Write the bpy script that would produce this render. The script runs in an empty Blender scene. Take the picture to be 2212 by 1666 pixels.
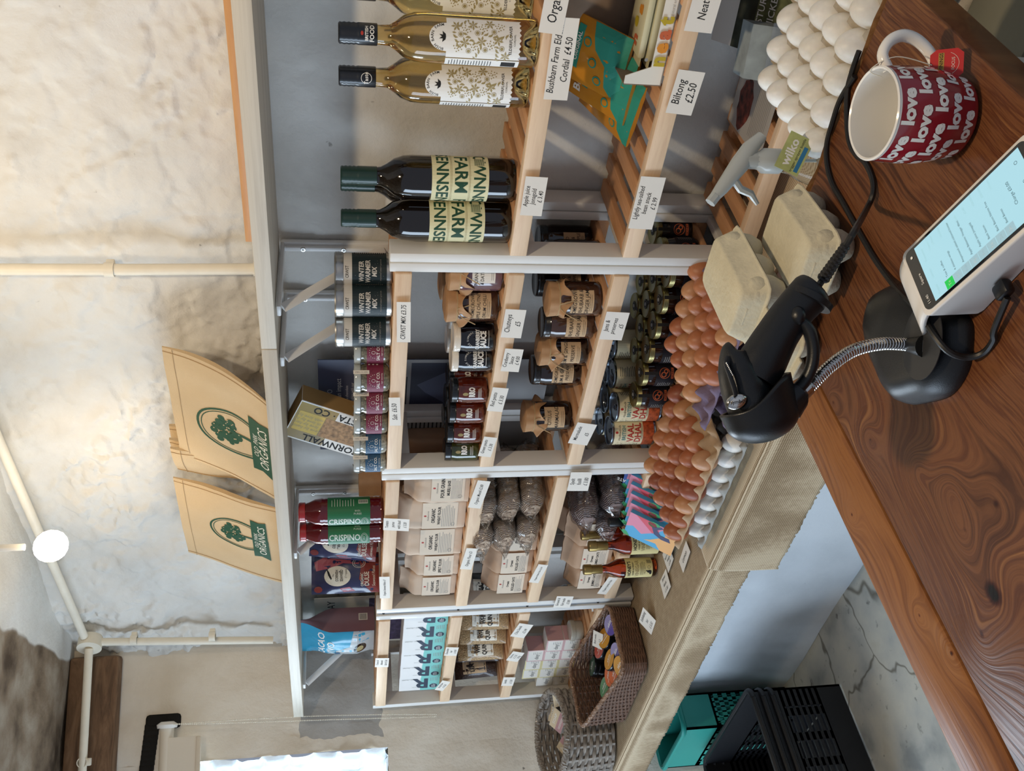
import bpy, bmesh, math, random
from math import sin, cos, pi, radians as rad, sqrt, atan2
from mathutils import Vector, Matrix, noise
random.seed(7)
SC = bpy.context.scene
COL = SC.collection
H = 1.35                                   # eye height above the floor (the photograph was taken with the phone on its side)

# ---------------------------------------------------------------- camera
FPX = 2027.0
YAW, PIT, ROL = rad(44.93), rad(-10.37), rad(0.5)
FW = Vector((-sin(YAW)*cos(PIT), cos(YAW)*cos(PIT), sin(PIT)))
RT = FW.cross(Vector((0, 0, 1))).normalized()
DN = FW.cross(RT)
RT, DN = RT*cos(ROL) + DN*sin(ROL), DN*cos(ROL) - RT*sin(ROL)
EYE = Vector((0, 0, H))
cam_d = bpy.data.cameras.new('camera'); cam = bpy.data.objects.new('camera', cam_d); COL.objects.link(cam)
cam_d.sensor_fit = 'HORIZONTAL'; cam_d.sensor_width = 36.0; cam_d.lens = FPX/2212*36
cam_d.clip_start = 0.02; cam_d.clip_end = 60
mw = Matrix.Identity(4)
for i in range(3):
    mw[i][0] = DN[i]; mw[i][1] = RT[i]; mw[i][2] = -FW[i]; mw[i][3] = EYE[i]
cam.matrix_world = mw
SC.camera = cam

# ---------------------------------------------------------------- light and exposure
SC.view_settings.view_transform = 'Standard'; SC.view_settings.look = 'None'
SC.view_settings.exposure = 0.0; SC.view_settings.gamma = 1.0; SC.view_settings.use_curve_mapping = False
wd = bpy.data.worlds.new('world'); SC.world = wd; wd.use_nodes = True
bg = wd.node_tree.nodes['Background']; bg.inputs['Color'].default_value = (0.70, 0.80, 1.0, 1); bg.inputs['Strength'].default_value = 0.36

def lamp(name, kind, loc, power, col, size=0.1, target=None, sizey=None, spot=None):
    d = bpy.data.lights.new(name, kind); d.energy = power; d.color = col
    if kind == 'AREA':
        d.size = size
        if sizey: d.shape = 'RECTANGLE'; d.size_y = sizey
    else: d.shadow_soft_size = size
    if spot: d.spot_size = rad(spot); d.spot_blend = 0.5
    o = bpy.data.objects.new(name, d); COL.objects.link(o); o.location = loc
    if target is not None:
        o.rotation_euler = (Vector(target) - Vector(loc)).to_track_quat('-Z', 'Y').to_euler()
    return o
WARM = (1.0, 0.80, 0.55)
TH = rad(28); WM = Matrix.Translation((-2.70, 1.585, 0)) @ Matrix.Rotation(-TH, 4, 'Z')   # the window wall stands askew to the back wall
lamp('window_daylight', 'AREA', WM @ Vector((-0.75, -0.85, 1.58)), 42, (0.72, 0.86, 1.0), 0.8, WM @ Vector((0.5, -0.65, 1.40)), 0.6)
lamp('door_daylight', 'AREA', (-3.2, -0.75, 1.05), 50, (0.66, 0.82, 1.0), 1.0, (-0.9, 0.9, 0.6), 1.9)
lamp('spot_light_wall', 'SPOT', (-1.74, 1.26, 1.965), 2.4, WARM, 0.03, (-1.98, 1.57, 1.86), spot=150)
lamp('spot_light_pipe', 'SPOT', (-1.08, 1.22, 2.02), 2.3, WARM, 0.03, (-1.16, 1.57, 1.93), spot=150)
lamp('spot_light_counter', 'SPOT', (-0.25, 0.42, 2.06), 34, WARM, 0.035, (-0.75, 1.15, 0.8), spot=140)

# ---------------------------------------------------------------- points from the photograph's frame
def ray(x, y):
    return (RT*((833 - y)/FPX) + DN*((x - 1106)/FPX) + FW)
def px(x, y, z):                            # on the horizontal plane at height z
    d = ray(x, y); return EYE + d*((z - H)/d.z)
def py(x, y, Y):                            # on the plane parallel to the back wall
    d = ray(x, y); return EYE + d*(Y/d.y)
def pX(x, y, X):                            # on the plane parallel to the left wall
    d = ray(x, y); return EYE + d*(X/d.x)
def pW(x, y, off=0.0):                      # on the window wall, in that wall's own frame: (out of the wall, along it, height)
    d = ray(x, y); n = WM.to_3x3() @ Vector((1, 0, 0)); c = WM @ Vector((off, 0, 0)); return WM.inverted() @ (EYE + d*((c-EYE).dot(n)/d.dot(n)))
def wallx(y): return -2.70 - (1.585-y)*math.tan(TH)
def face(p): return atan2(-p[0], p[1])      # turn about z that faces the viewer's side

# ---------------------------------------------------------------- materials
def lin(c):
    c = c.lstrip('#'); r = [int(c[i:i+2], 16)/255 for i in (0, 2, 4)]
    return [x/12.92 if x <= 0.04045 else ((x + 0.055)/1.055)**2.4 for x in r] + [1]
MC = {}
def mat(name, col, rough=0.5, metal=0.0, coat=0.0, trans=0.0, ior=1.45, emit=0.0, var=0.0, vs=20, bump=0.0, bs=60, sub=0.0, spec=None, alpha=None):
    if name in MC: return MC[name]
    m = bpy.data.materials.new(name); m.use_nodes = True; MC[name] = m
    n = m.node_tree.nodes; l = m.node_tree.links; b = n['Principled BSDF']
    b.inputs['Base Color'].default_value = lin(col); b.inputs['Roughness'].default_value = rough
    b.inputs['Metallic'].default_value = metal; b.inputs['IOR'].default_value = ior
    b.inputs['Coat Weight'].default_value = coat; b.inputs['Coat Roughness'].default_value = 0.08
    b.inputs['Transmission Weight'].default_value = trans
    if spec is not None: b.inputs['Specular IOR Level'].default_value = spec
    if sub: b.inputs['Subsurface Weight'].default_value = sub; b.inputs['Subsurface Radius'].default_value = (0.01, 0.006, 0.004)
    if emit: b.inputs['Emission Color'].default_value = lin(col); b.inputs['Emission Strength'].default_value = emit
    if var or bump:
        tc = n.new('ShaderNodeTexCoord')
    if var:
        t = n.new('ShaderNodeTexNoise'); t.inputs['Scale'].default_value = vs; t.inputs['Detail'].default_value = 5
        l.new(tc.outputs['Object'], t.inputs['Vector'])
        r = n.new('ShaderNodeValToRGB'); c = lin(col)
        r.color_ramp.elements[0].position = 0.3; r.color_ramp.elements[1].position = 0.7
        r.color_ramp.elements[0].color = [x*(1 - var) for x in c[:3]] + [1]
        r.color_ramp.elements[1].color = [min(1, x*(1 + var)) for x in c[:3]] + [1]
        l.new(t.outputs['Fac'], r.inputs['Fac']); l.new(r.outputs['Color'], b.inputs['Base Color'])
    if bump:
        t = n.new('ShaderNodeTexNoise'); t.inputs['Scale'].default_value = bs; t.inputs['Detail'].default_value = 6
        l.new(tc.outputs['Object'], t.inputs['Vector'])
        bp = n.new('ShaderNodeBump'); bp.inputs['Strength'].default_value = bump; bp.inputs['Distance'].default_value = 0.004
        l.new(t.outputs['Fac'], bp.inputs['Height']); l.new(bp.outputs['Normal'], b.inputs['Normal'])
    return m
def nodes(m): return m.node_tree.nodes, m.node_tree.links, m.node_tree.nodes['Principled BSDF']
def ramp(n, stops):
    r = n.new('ShaderNodeValToRGB'); e = r.color_ramp.elements
    while len(e) < len(stops): e.new(0.5)
    for i, (p, c) in enumerate(stops): e[i].position = p; e[i].color = lin(c)
    return r
def wood(name, stops, scale=(6, 60, 60), rough=0.45, dist=2.0, coat=0.0, knots=0.0, bump=0.15):
    m = mat(name, stops[0][1], rough, coat=coat); n, l, b = nodes(m)
    tc = n.new('ShaderNodeTexCoord'); mp = n.new('ShaderNodeMapping'); mp.inputs['Scale'].default_value = scale
    l.new(tc.outputs['Object'], mp.inputs['Vector'])
    t = n.new('ShaderNodeTexNoise'); t.inputs['Scale'].default_value = 1.0; t.inputs['Detail'].default_value = 8
    t.inputs['Distortion'].default_value = dist; t.inputs['Roughness'].default_value = 0.62
    src = mp.outputs['Vector']
    if knots:
        v = n.new('ShaderNodeTexNoise'); v.inputs['Scale'].default_value = knots; v.inputs['Detail'].default_value = 1
        l.new(tc.outputs['Object'], v.inputs['Vector'])
        a = n.new('ShaderNodeVectorMath'); a.operation = 'MULTIPLY_ADD'; a.inputs[1].default_value = (9, 9, 9)
        l.new(v.outputs['Color'], a.inputs[0]); l.new(src, a.inputs[2]); src = a.outputs['Vector']
    l.new(src, t.inputs['Vector'])
    r = ramp(n, stops); l.new(t.outputs['Fac'], r.inputs['Fac']); l.new(r.outputs['Color'], b.inputs['Base Color'])
    bp = n.new('ShaderNodeBump'); bp.inputs['Strength'].default_value = bump; bp.inputs['Distance'].default_value = 0.002
    l.new(t.outputs['Fac'], bp.inputs['Height']); l.new(bp.outputs['Normal'], b.inputs['Normal'])
    return m

# ---------------------------------------------------------------- mesh collector
I4 = Matrix.Identity(4)
def T(x=0, y=0, z=0, rx=0, ry=0, rz=0):
    return Matrix.Translation((x, y, z)) @ Matrix.Rotation(rz, 4, 'Z') @ Matrix.Rotation(ry, 4, 'Y') @ Matrix.Rotation(rx, 4, 'X')
class MB:
    def __init__(s): s.v = []; s.f = []; s.m = []; s.s = []
    def add(s, vs, fs, mi=0, smooth=False, M=None):
        o = len(s.v)
        s.v += [tuple(M @ Vector(v)) for v in vs] if M is not None else [tuple(v) for v in vs]
        for i, f in enumerate(fs):
            s.f.append([o + k for k in f]); s.m.append(mi[i] if isinstance(mi, list) else mi); s.s.append(smooth)
        return s
    def box(s, c, d, mi=0, M=None):
        x, y, z = (k/2 for k in d); P = [(c[0]+a*x, c[1]+b*y, c[2]+e*z) for a in (-1, 1) for b in (-1, 1) for e in (-1, 1)]
        return s.add(P, [(0, 1, 3, 2), (4, 6, 7, 5), (0, 4, 5, 1), (2, 3, 7, 6), (0, 2, 6, 4), (1, 5, 7, 3)], mi, False, M)
    def rbox(s, c, d, r, mi=0, M=None, seg=2):
        bm = bmesh.new(); bmesh.ops.create_cube(bm, size=1.0)
        for v in bm.verts: v.co = Vector((c[0]+v.co.x*d[0], c[1]+v.co.y*d[1], c[2]+v.co.z*d[2]))
        bmesh.ops.bevel(bm, geom=bm.edges[:], offset=r, segments=seg, profile=0.5, affect='EDGES')
        bm.verts.index_update()
        s.add([v.co[:] for v in bm.verts], [[v.index for v in f.verts] for f in bm.faces], mi, True, M); bm.free(); return s
    def lathe(s, prof, seg=24, mi=0, M=None, smooth=True):
        vs = []; fs = []; ms = []
        for r, z in prof:
            vs += [(max(r, 1e-5)*cos(2*pi*k/seg), max(r, 1e-5)*sin(2*pi*k/seg), z) for k in range(seg)]
        for i in range(len(prof)-1):
            for k in range(seg):
                a, b = i*seg+k, i*seg+(k+1) % seg
                fs.append((a, b, b+seg, a+seg)); ms.append(mi[i] if isinstance(mi, list) else mi)
        return s.add(vs, fs, ms, smooth, M)
    def tube(s, pts, r, seg=8, mi=0, caps=True, flat=1.0, M=None):
        pts = [Vector(p) for p in pts]; n = len(pts); vs = []; fs = []
        rr = r if isinstance(r, (list, tuple)) else [r]*n
        t0 = (pts[1]-pts[0]).normalized(); u = t0.orthogonal().normalized()
        for i, p in enumerate(pts):
            t = (pts[min(i+1, n-1)] - pts[max(i-1, 0)]).normalized()
            u = (u - t*u.dot(t)); u = u.normalized() if u.length > 1e-6 else t.orthogonal().normalized()
            w = t.cross(u)
            vs += [p + u*(rr[i]*cos(2*pi*k/seg)) + w*(rr[i]*flat*sin(2*pi*k/seg)) for k in range(seg)]
        for i in range(n-1):
            for k in range(seg):
                a, b = i*seg+k, i*seg+(k+1) % seg; fs.append((a, b, b+seg, a+seg))
        if caps: fs += [tuple(range(seg-1, -1, -1)), tuple((n-1)*seg+k for k in range(seg))]
        return s.add(vs, fs, mi, True, M)
    def prism(s, poly, z0, z1, mi=0, M=None, smooth=False):
        n = len(poly); vs = [(x, y, z0) for x, y in poly] + [(x, y, z1) for x, y in poly]
        fs = [tuple(range(n-1, -1, -1)), tuple(range(n, 2*n))] + [(k, (k+1) % n, n+(k+1) % n, n+k) for k in range(n)]
        return s.add(vs, fs, mi, smooth, M)
    def grid(s, fn, nu, nv, mi=0, wrap=False, M=None, smooth=True):
        vs = [fn(i/(nu), j/(nv)) for j in range(nv+1) for i in range(nu + (0 if wrap else 1))]
        w = nu if wrap else nu+1
        fs = [(j*w+i, j*w+(i+1) % w, (j+1)*w+(i+1) % w, (j+1)*w+i) for j in range(nv) for i in range(nu)]
        return s.add(vs, fs, mi, smooth, M)
    def ell(s, c, r, mi=0, M=None, nu=16, nv=10):
        return s.grid(lambda u, v: (c[0]+r[0]*cos(2*pi*u)*sin(pi*min(max(v, .001), .999)), c[1]+r[1]*sin(2*pi*u)*sin(pi*min(max(v, .001), .999)), c[2]-r[2]*cos(pi*v)), nu, nv, mi, True, M)
    def build(s, name, mats, parent=None, ang=40):
        me = bpy.data.meshes.new(name); me.from_pydata(s.v, [], s.f)
        for m in (mats if isinstance(mats, (list, tuple)) else [mats]): me.materials.append(m)
        me.polygons.foreach_set('material_index', s.m); me.polygons.foreach_set('use_smooth', s.s)
        if any(s.s): me.set_sharp_from_angle(angle=rad(ang))
        me.update()
        o = bpy.data.objects.new(name, me); COL.objects.link(o)
        if parent is not None: o.parent = parent
        return o
def tag(o, label=None, cat=None, group=None, kind=None):
    if label: o['label'] = label
    if cat: o['category'] = cat
    if group: o['group'] = group
    if kind: o['kind'] = kind
    return o
def thing(name, label, cat, loc=(0, 0, 0), rz=0.0, group=None):
    o = bpy.data.objects.new(name, None); COL.objects.link(o); o.empty_display_size = 0.02
    o.location = loc; o.rotation_euler = (0, 0, rz)
    return tag(o, label, cat, group)
def dup(root, loc, rz, label=None, group=None):
    def cp(o, par):
        c = o.copy(); COL.objects.link(c); c.parent = par
        for ch in list(o.children): cp(ch, c)
        return c
    r = cp(root, None); r.location = loc; r.rotation_euler = (0, 0, rz)
    if label: r['label'] = label
    if group: r['group'] = group
    return r

# ---------------------------------------------------------------- printed artwork: 2-D shapes and lettering laid on a flat or round face
TX = {}
def textmesh(s, bold=0.0, shear=0.0, align='CENTER'):
    k = (s, bold, shear, align)
    if k not in TX:
        c = bpy.data.curves.new('lettering', 'FONT'); c.body = s; c.fill_mode = 'FRONT'; c.resolution_u = 2
        c.align_x = align; c.align_y = 'CENTER'; c.offset = bold; c.shear = shear; c.size = 1.0
        o = bpy.data.objects.new('lettering', c); COL.objects.link(o)
        me = o.to_mesh(); TX[k] = ([v.co[:2] for v in me.vertices], [list(p.vertices) for p in me.polygons])
        o.to_mesh_clear(); bpy.data.objects.remove(o); bpy.data.curves.remove(c)
    return TX[k]
class Art:
    E = 0.00022
    def __init__(s): s.i = []
    def poly(s, pts, m=0, L=0): s.i.append(([tuple(p) for p in pts], [list(range(len(pts)))], m, L)); return s
    def rect(s, x0, y0, x1, y1, m=0, L=0): return s.poly([(x0, y0), (x1, y0), (x1, y1), (x0, y1)], m, L)
    def disc(s, x, y, rx, ry=None, m=0, L=0, n=24, a0=0, a1=2*pi):
        ry = ry or rx
        k = n if a1-a0 >= 6.28 else n+1
        return s.poly([(x+rx*cos(a0+(a1-a0)*i/n), y+ry*sin(a0+(a1-a0)*i/n)) for i in range(k)], m, L)
    def ring(s, x, y, rx, ry, w, m=0, L=0, n=32, a0=0, a1=2*pi):
        P = [(cos(a0+(a1-a0)*i/n), sin(a0+(a1-a0)*i/n)) for i in range(n+1)]
        v = [(x+rx*c, y+ry*q) for c, q in P] + [(x+(rx-w)*c, y+(ry-w)*q) for c, q in P]
        s.i.append((v, [[i, i+1, n+2+i, n+1+i] for i in range(n)], m, L)); return s
    def text(s, t, x, y, size, m=1, L=1, bold=0.0, shear=0.0, sx=1.0, rot=0.0, align='CENTER'):
        v, f = textmesh(t, bold, shear, align); c, q = cos(rot), sin(rot)
        s.i.append(([(x+size*(a*sx*c - b*q), y+size*(a*sx*q + b*c)) for a, b in v], f, m, L)); return s
    def arc(s, t, x, y, r, size, m=1, L=1, mid=pi/2, step=None, bold=0.0, inside=False):
        st = step or size*0.78/r
        for i, ch in enumerate(t):
            a = mid - (i-(len(t)-1)/2)*st*(-1 if inside else 1)
            s.text(ch, x+r*cos(a), y+r*sin(a), size, m, L, bold, rot=a-pi/2+(pi if inside else 0))
        return s
    def lines(s, x0, x1, y0, y1, n, m=1, L=1, w=0.4, rag=0.25):
        h = (y1-y0)/n
        for k in range(n):
            yy = y0+h*(k+0.5); e = x1-(x1-x0)*random.random()*rag
            s.rect(x0, yy-h*w/2, e, yy+h*w/2, m, L)
        return s
    def put(s, mb, fn, step=None, base=0.0, both=True):
        for v, f, m, L in s.i:
            if not v: continue
            if step and (max(p[0] for p in v)-min(p[0] for p in v) > step or (both and max(p[1] for p in v)-min(p[1] for p in v) > step)):
                bm = bmesh.new(); bv = [bm.verts.new((p[0], p[1], 0)) for p in v]
                for q in f:
                    try: bm.faces.new([bv[k] for k in q])
                    except ValueError: pass
                x = math.floor(min(p[0] for p in v)/step)*step + step; hi = max(p[0] for p in v)
                while x < hi:
                    bmesh.ops.bisect_plane(bm, geom=bm.verts[:]+bm.edges[:]+bm.faces[:], plane_co=(x, 0, 0), plane_no=(1, 0, 0)); x += step
                if both:
                    x = math.floor(min(p[1] for p in v)/step)*step + step; hi = max(p[1] for p in v)
                    while x < hi:
                        bmesh.ops.bisect_plane(bm, geom=bm.verts[:]+bm.edges[:]+bm.faces[:], plane_co=(0, x, 0), plane_no=(0, 1, 0)); x += step
                bm.verts.index_update(); v = [w.co[:2] for w in bm.verts]; f = [[w.index for w in q.verts] for q in bm.faces]; bm.free()
            mb.add([fn(p[0], p[1], base + L*s.E) for p in v], f, m)
        return mb
    def sx(s, f): s.i = [([(p[0]*f, p[1]) for p in v], q, m, L) for v, q, m, L in s.i]; return s
    def flat(s, mb, M=I4): return s.put(mb, lambda x, y, h: tuple(M @ Vector((x, -h, y))))          # faces -Y, x to the right, y up
    def cyl(s, mb, R, a0=0.0, z=0.0, base=0.0003): return s.put(mb, lambda x, y, h: ((R+h)*sin(x/R+a0), -(R+h)*cos(x/R+a0), z+y), R*0.16, base, False)

# ================================================================ THE SETTING
HESS, CTR, CEIL = 0.552, 0.80, 2.15
YB = 1.585                                  # face of the back wall
def plaster(name, col, col2, bump=0.5, scale=9, stain=None):
    m = mat(name, col, 0.85, spec=0.2); n, l, b = nodes(m)
    tc = n.new('ShaderNodeTexCoord')
    a = n.new('ShaderNodeTexNoise'); a.inputs['Scale'].default_value = 3.0; a.inputs['Detail'].default_value = 7; a.inputs['Roughness'].default_value = 0.6
    l.new(tc.outputs['Object'], a.inputs['Vector'])
    r = ramp(n, [(0.35, col2), (0.6, col)]); l.new(a.outputs['Fac'], r.inputs['Fac'])
    out = r.outputs['Color']
    v = n.new('ShaderNodeTexNoise'); v.inputs['Scale'].default_value = 26; v.inputs['Detail'].default_value = 4; l.new(tc.outputs['Object'], v.inputs['Vector'])
    rr = ramp(n, [(0.22, '#4a4036'), (0.27, '#ffffff')]); l.new(v.outputs['Fac'], rr.inputs['Fac'])
    mx = n.new('ShaderNodeMix'); mx.data_type = 'RGBA'; mx.blend_type = 'MULTIPLY'; mx.inputs['Factor'].default_value = 0.8
    l.new(out, mx.inputs['A']); l.new(rr.outputs['Color'], mx.inputs['B']); out = mx.outputs['Result']
    if stain: out = stain(m, n, l, tc, out)
    l.new(out, b.inputs['Base Color'])
    h = n.new('ShaderNodeTexNoise'); h.inputs['Scale'].default_value = scale*6; h.inputs['Detail'].default_value = 9; h.inputs['Roughness'].default_value = 0.65
    l.new(tc.outputs['Object'], h.inputs['Vector'])
    bp = n.new('ShaderNodeBump'); bp.inputs['Strength'].default_value = bump; bp.inputs['Distance'].default_value = 0.006
    l.new(h.outputs['Fac'], bp.inputs['Height']); l.new(bp.outputs['Normal'], b.inputs['Normal'])
    return m
M_WALL = plaster('white_limewash', '#dcd9d2', '#cbc8c1', 0.45)
def grey_patch(m, n, l, tc, out):           # mixes grey into a ragged band next to the corner, below the shelf board
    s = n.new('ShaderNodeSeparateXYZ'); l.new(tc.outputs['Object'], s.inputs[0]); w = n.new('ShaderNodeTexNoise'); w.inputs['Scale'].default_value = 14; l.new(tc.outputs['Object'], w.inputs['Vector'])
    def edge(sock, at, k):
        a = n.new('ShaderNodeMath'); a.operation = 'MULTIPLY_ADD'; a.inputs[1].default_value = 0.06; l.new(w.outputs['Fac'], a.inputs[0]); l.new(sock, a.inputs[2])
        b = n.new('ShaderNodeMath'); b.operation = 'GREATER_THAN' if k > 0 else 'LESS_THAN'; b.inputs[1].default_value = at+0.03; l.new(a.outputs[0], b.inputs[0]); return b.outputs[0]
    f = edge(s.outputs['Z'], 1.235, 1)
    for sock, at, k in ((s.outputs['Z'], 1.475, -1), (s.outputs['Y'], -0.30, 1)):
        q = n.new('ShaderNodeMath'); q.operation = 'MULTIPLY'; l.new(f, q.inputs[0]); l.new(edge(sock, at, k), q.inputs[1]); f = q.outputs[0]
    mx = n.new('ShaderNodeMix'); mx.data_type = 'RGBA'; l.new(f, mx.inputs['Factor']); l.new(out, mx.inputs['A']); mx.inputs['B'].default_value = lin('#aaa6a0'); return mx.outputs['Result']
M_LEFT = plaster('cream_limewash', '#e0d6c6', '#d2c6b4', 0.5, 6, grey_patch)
M_REVEAL = plaster('white_brick_paint', '#eef3f5', '#dfe6ea', 0.7, 4)
M_LOW = plaster('cool_white_paint', '#dde2e6', '#cdd3d8', 0.25, 5)

def sst(a, b, x):
    t = min(max((x-a)/(b-a), 0), 1); return t*t*(3-2*t)
def wall_h(x, z):
    q = Vector((x*0.9+z*0.35, z*1.1-x*0.15, 3.1)); wq = q + Vector((noise.noise(q*12), noise.noise(q*12+Vector((7, 0, 0))), 0))*0.035
    n1 = noise.fractal(q*4.5, 1.0, 2.0, 4); n2 = noise.noise(wq*8.0+Vector((5, 2, 0))); n3 = noise.noise(q*21.0); n4 = noise.noise(q*50.0)
    led = sst(0.04, 0.10, n2 + 0.3*n3 + 0.12*n4) + 0.6*sst(0.08, 0.13, noise.noise(wq*17.0+Vector((0, 0, 9)))+0.3*n4) + 0.35*sst(0.1, 0.16, noise.noise(wq*34.0+Vector((0, 3, 9)))+0.3*noise.noise(q*95))
    rough = sst(-0.05, 0.35, noise.noise(q*3.2+Vector((2, 9, 4))))
    if z > 1.48: return 0.016*n1 + 0.010*led*(0.35+0.65*rough) + 0.003*n3 + (0.0020*n4 + 0.0012*noise.noise(q*110) + 0.0007*noise.noise(q*230))*(0.4+0.8*rough)
    a = 0.28 if z > 1.28 else 0.10
    h = a*(0.012*n1 + 0.008*led + 0.0022*n3 + 0.001*n4)
    if x < -2.05 and z > 1.2:                # bare painted stones show at the window end
        k = sst(-2.05, -2.25, x); zz = z+0.006*noise.noise(Vector((x*6, 2, 1))); row = math.floor(zz/0.068); g1 = abs(zz/0.068-round(zz/0.068))*0.068; xx = (x+(row*0.37 % 1)*0.19)/0.19; g2 = abs(xx-round(xx))*0.19
        h = h*(1-k) + k*(0.010*sst(0.001, 0.014, min(g1, g2)+0.004*n4) + 0.006*n1 + 0.003*n3 + 0.0015*n4)
    return h
mb = MB()
mb.grid(lambda u, v: (-2.95+3.6*u, YB - wall_h(-2.95+3.6*u, 1.48+0.72*v) - 0.0, 1.48+0.72*v), 680, 140)
mb.grid(lambda u, v: (-2.95+3.6*u, YB - wall_h(-2.95+3.6*u, 0.5+0.98*v), 0.5+0.98*v), 300, 90)
mb.box((-1.15, YB+0.12, 1.1), (3.6, 0.2, 2.2))
tag(mb.build('wall_back', M_WALL, ang=60), kind='structure')

# window wall (askew), with its deep opening towards the daylight; x out of the wall, y along it, in the wall's own frame
w1, w2 = pW(425, 1640), pW(838, 1620)
WY1, WZ0, WZ1 = (w1.y+w2.y)/2, w2.z, w1.z+0.02; WY0 = WY1-0.85
mb = MB()
def wl(y0, y1, z0, z1):
    ny, nz = max(2, int((y1-y0)/0.025)), max(2, int((z1-z0)/0.025))
    def f(u, v):
        y, z = y0+(y1-y0)*u, z0+(z1-z0)*v
        st_ = 0.0
        if 1.20 < z < 1.50 and y > -0.36: zz = z+0.008*noise.noise(Vector((y*6, 2, 1))); row = math.floor(zz/0.074); g1 = abs(zz/0.074-round(zz/0.074))*0.074; xx = (y+(row*0.37 % 1)*0.2)/0.2; g2 = abs(xx-round(xx))*0.2; st_ = 0.012*sst(0.001, 0.014, min(g1, g2)+0.004*noise.noise(Vector((3, y*40, z*40))))+0.005*noise.noise(Vector((3, y*22, z*22)))-0.008
        return (st_ + 0.006*noise.fractal(Vector((9, y*6, z*5)), 1, 2, 4) + 0.010*noise.noise(Vector((2, y*3, z*2))) + 0.004*sst(0.05, 0.16, noise.noise(Vector((4, y*9, z*9)))), y, z)
    mb.grid(f, ny, nz)
YE_ = -1.9
wl(WY1, 0.02, 0, 2.15); wl(YE_, WY0, 0, 2.15); wl(WY0, WY1, 0, WZ0); wl(WY0, WY1, WZ1, 2.15)
for y0, y1, z0, z1 in ((WY1+.01, 0.0, 0, 2.15), (YE_, WY0-.01, 0, 2.15), (WY0, WY1, 0, WZ0-.01), (WY0, WY1, WZ1+.01, 2.15)):
    mb.box((-0.27, (y0+y1)/2, (z0+z1)/2), (0.5, y1-y0, z1-z0))
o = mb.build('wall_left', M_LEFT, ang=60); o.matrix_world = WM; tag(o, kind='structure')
mb = MB()                                   # whitewashed brick lining of the opening
def bricky(o, du, dv, nn, w, h):
    def f(u, v):
        a, b = u*w, v*h; row = math.floor(b/0.075); c = (a + (row % 2)*0.11)/0.22
        gap = min(abs(b/0.075-round(b/0.075))*0.075, abs(c-round(c))*0.22)
        return tuple(Vector(o)+Vector(du)*a+Vector(dv)*b+Vector(nn)*(0.010*sst(0.002, 0.012, gap)+0.006*noise.noise(Vector((a*14, b*14, 1)))+0.004*noise.noise(Vector((a*40, b*40, 1)))))
    mb.grid(f, int(w/0.008), int(h/0.008))
bricky((0.004, WY1, WZ0), (-0.85, -0.527, 0), (0, 0, 1), (0.527, -0.85, 0), 0.52, WZ1-WZ0)   # the far side is splayed
bricky((0.004, WY0, WZ0), (-1, 0, 0), (0, 0, 1), (0, 1, 0), 0.48, WZ1-WZ0)
bricky((0.004, WY0, WZ0), (-1, 0, 0), (0, 1, 0), (0, 0, 1), 0.48, WY1-WY0)
bricky((0.004, WY0, WZ1), (-1, 0, 0), (0, 1, 0), (0, 0, -1), 0.48, WY1-WY0)
o = mb.build('window_1', M_REVEAL, ang=60); o.matrix_world = WM; tag(o, kind='structure')

def bare(m, n, l, tc, out):                 # the ceiling's paint stops short of the window wall along a ragged diagonal
    a, b = px(0, 1350, CEIL), px(170, 1436, CEIL); d = Vector((b.y-a.y, a.x-b.x, 0)).normalized()
    if d.x > 0: d = -d
    s = n.new('ShaderNodeVectorMath'); s.operation = 'SUBTRACT'; s.inputs[1].default_value = a; l.new(tc.outputs['Object'], s.inputs[0])
    k = n.new('ShaderNodeVectorMath'); k.operation = 'DOT_PRODUCT'; k.inputs[1].default_value = d; l.new(s.outputs['Vector'], k.inputs[0])
    w = n.new('ShaderNodeTexNoise'); w.inputs['Scale'].default_value = 6; l.new(tc.outputs['Object'], w.inputs['Vector'])
    ad = n.new('ShaderNodeMath'); ad.operation = 'MULTIPLY_ADD'; ad.inputs[1].default_value = 0.06; l.new(w.outputs['Fac'], ad.inputs[0]); l.new(k.outputs['Value'], ad.inputs[2])
    r = ramp(n, [(0.028, '#000000'), (0.036, '#ffffff')]); l.new(ad.outputs['Value'], r.inputs['Fac'])
    w2 = n.new('ShaderNodeTexNoise'); w2.inputs['Scale'].default_value = 9; w2.inputs['Detail'].default_value = 6; l.new(tc.outputs['Object'], w2.inputs['Vector'])
    c = ramp(n, [(0.3, '#4f4235'), (0.5, '#857461'), (0.7, '#a39786')]); l.new(w2.outputs['Fac'], c.inputs['Fac'])
    mx = n.new('ShaderNodeMix'); mx.data_type = 'RGBA'; l.new(r.outputs['Color'], mx.inputs['Factor']); l.new(out, mx.inputs['A']); l.new(c.outputs['Color'], mx.inputs['B'])
    return mx.outputs['Result']
mb = MB()
mb.grid(lambda u, v: (-3.6+4.3*u, -0.3+2.1*v, CEIL + 0.012*noise.fractal(Vector(((-3.6+4.3*u)*4, (-.3+2.1*v)*4, 0)), 1, 2, 4)), 150, 90)
mb.box((-1.45, 0.75, CEIL+0.08), (4.3, 2.1, 0.1))
tag(mb.build('ceiling', plaster('ceiling_limewash', '#e2e0da', '#d2d0ca', 0.5, 7, bare)), kind='structure')
M_BEAM = wood('bare_brown_timber', [(0.3, '#4d3826'), (0.55, '#7a5d44'), (0.75, '#8f7359')], (30, 5, 30), 0.8, 1.5, bump=0.5)
mb = MB(); mb.rbox((0.03, -0.95, 2.075), (0.06, 1.86, 0.14), 0.012)
o = mb.build('trim_1', M_BEAM); o.matrix_world = WM; tag(o, kind='structure')

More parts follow.
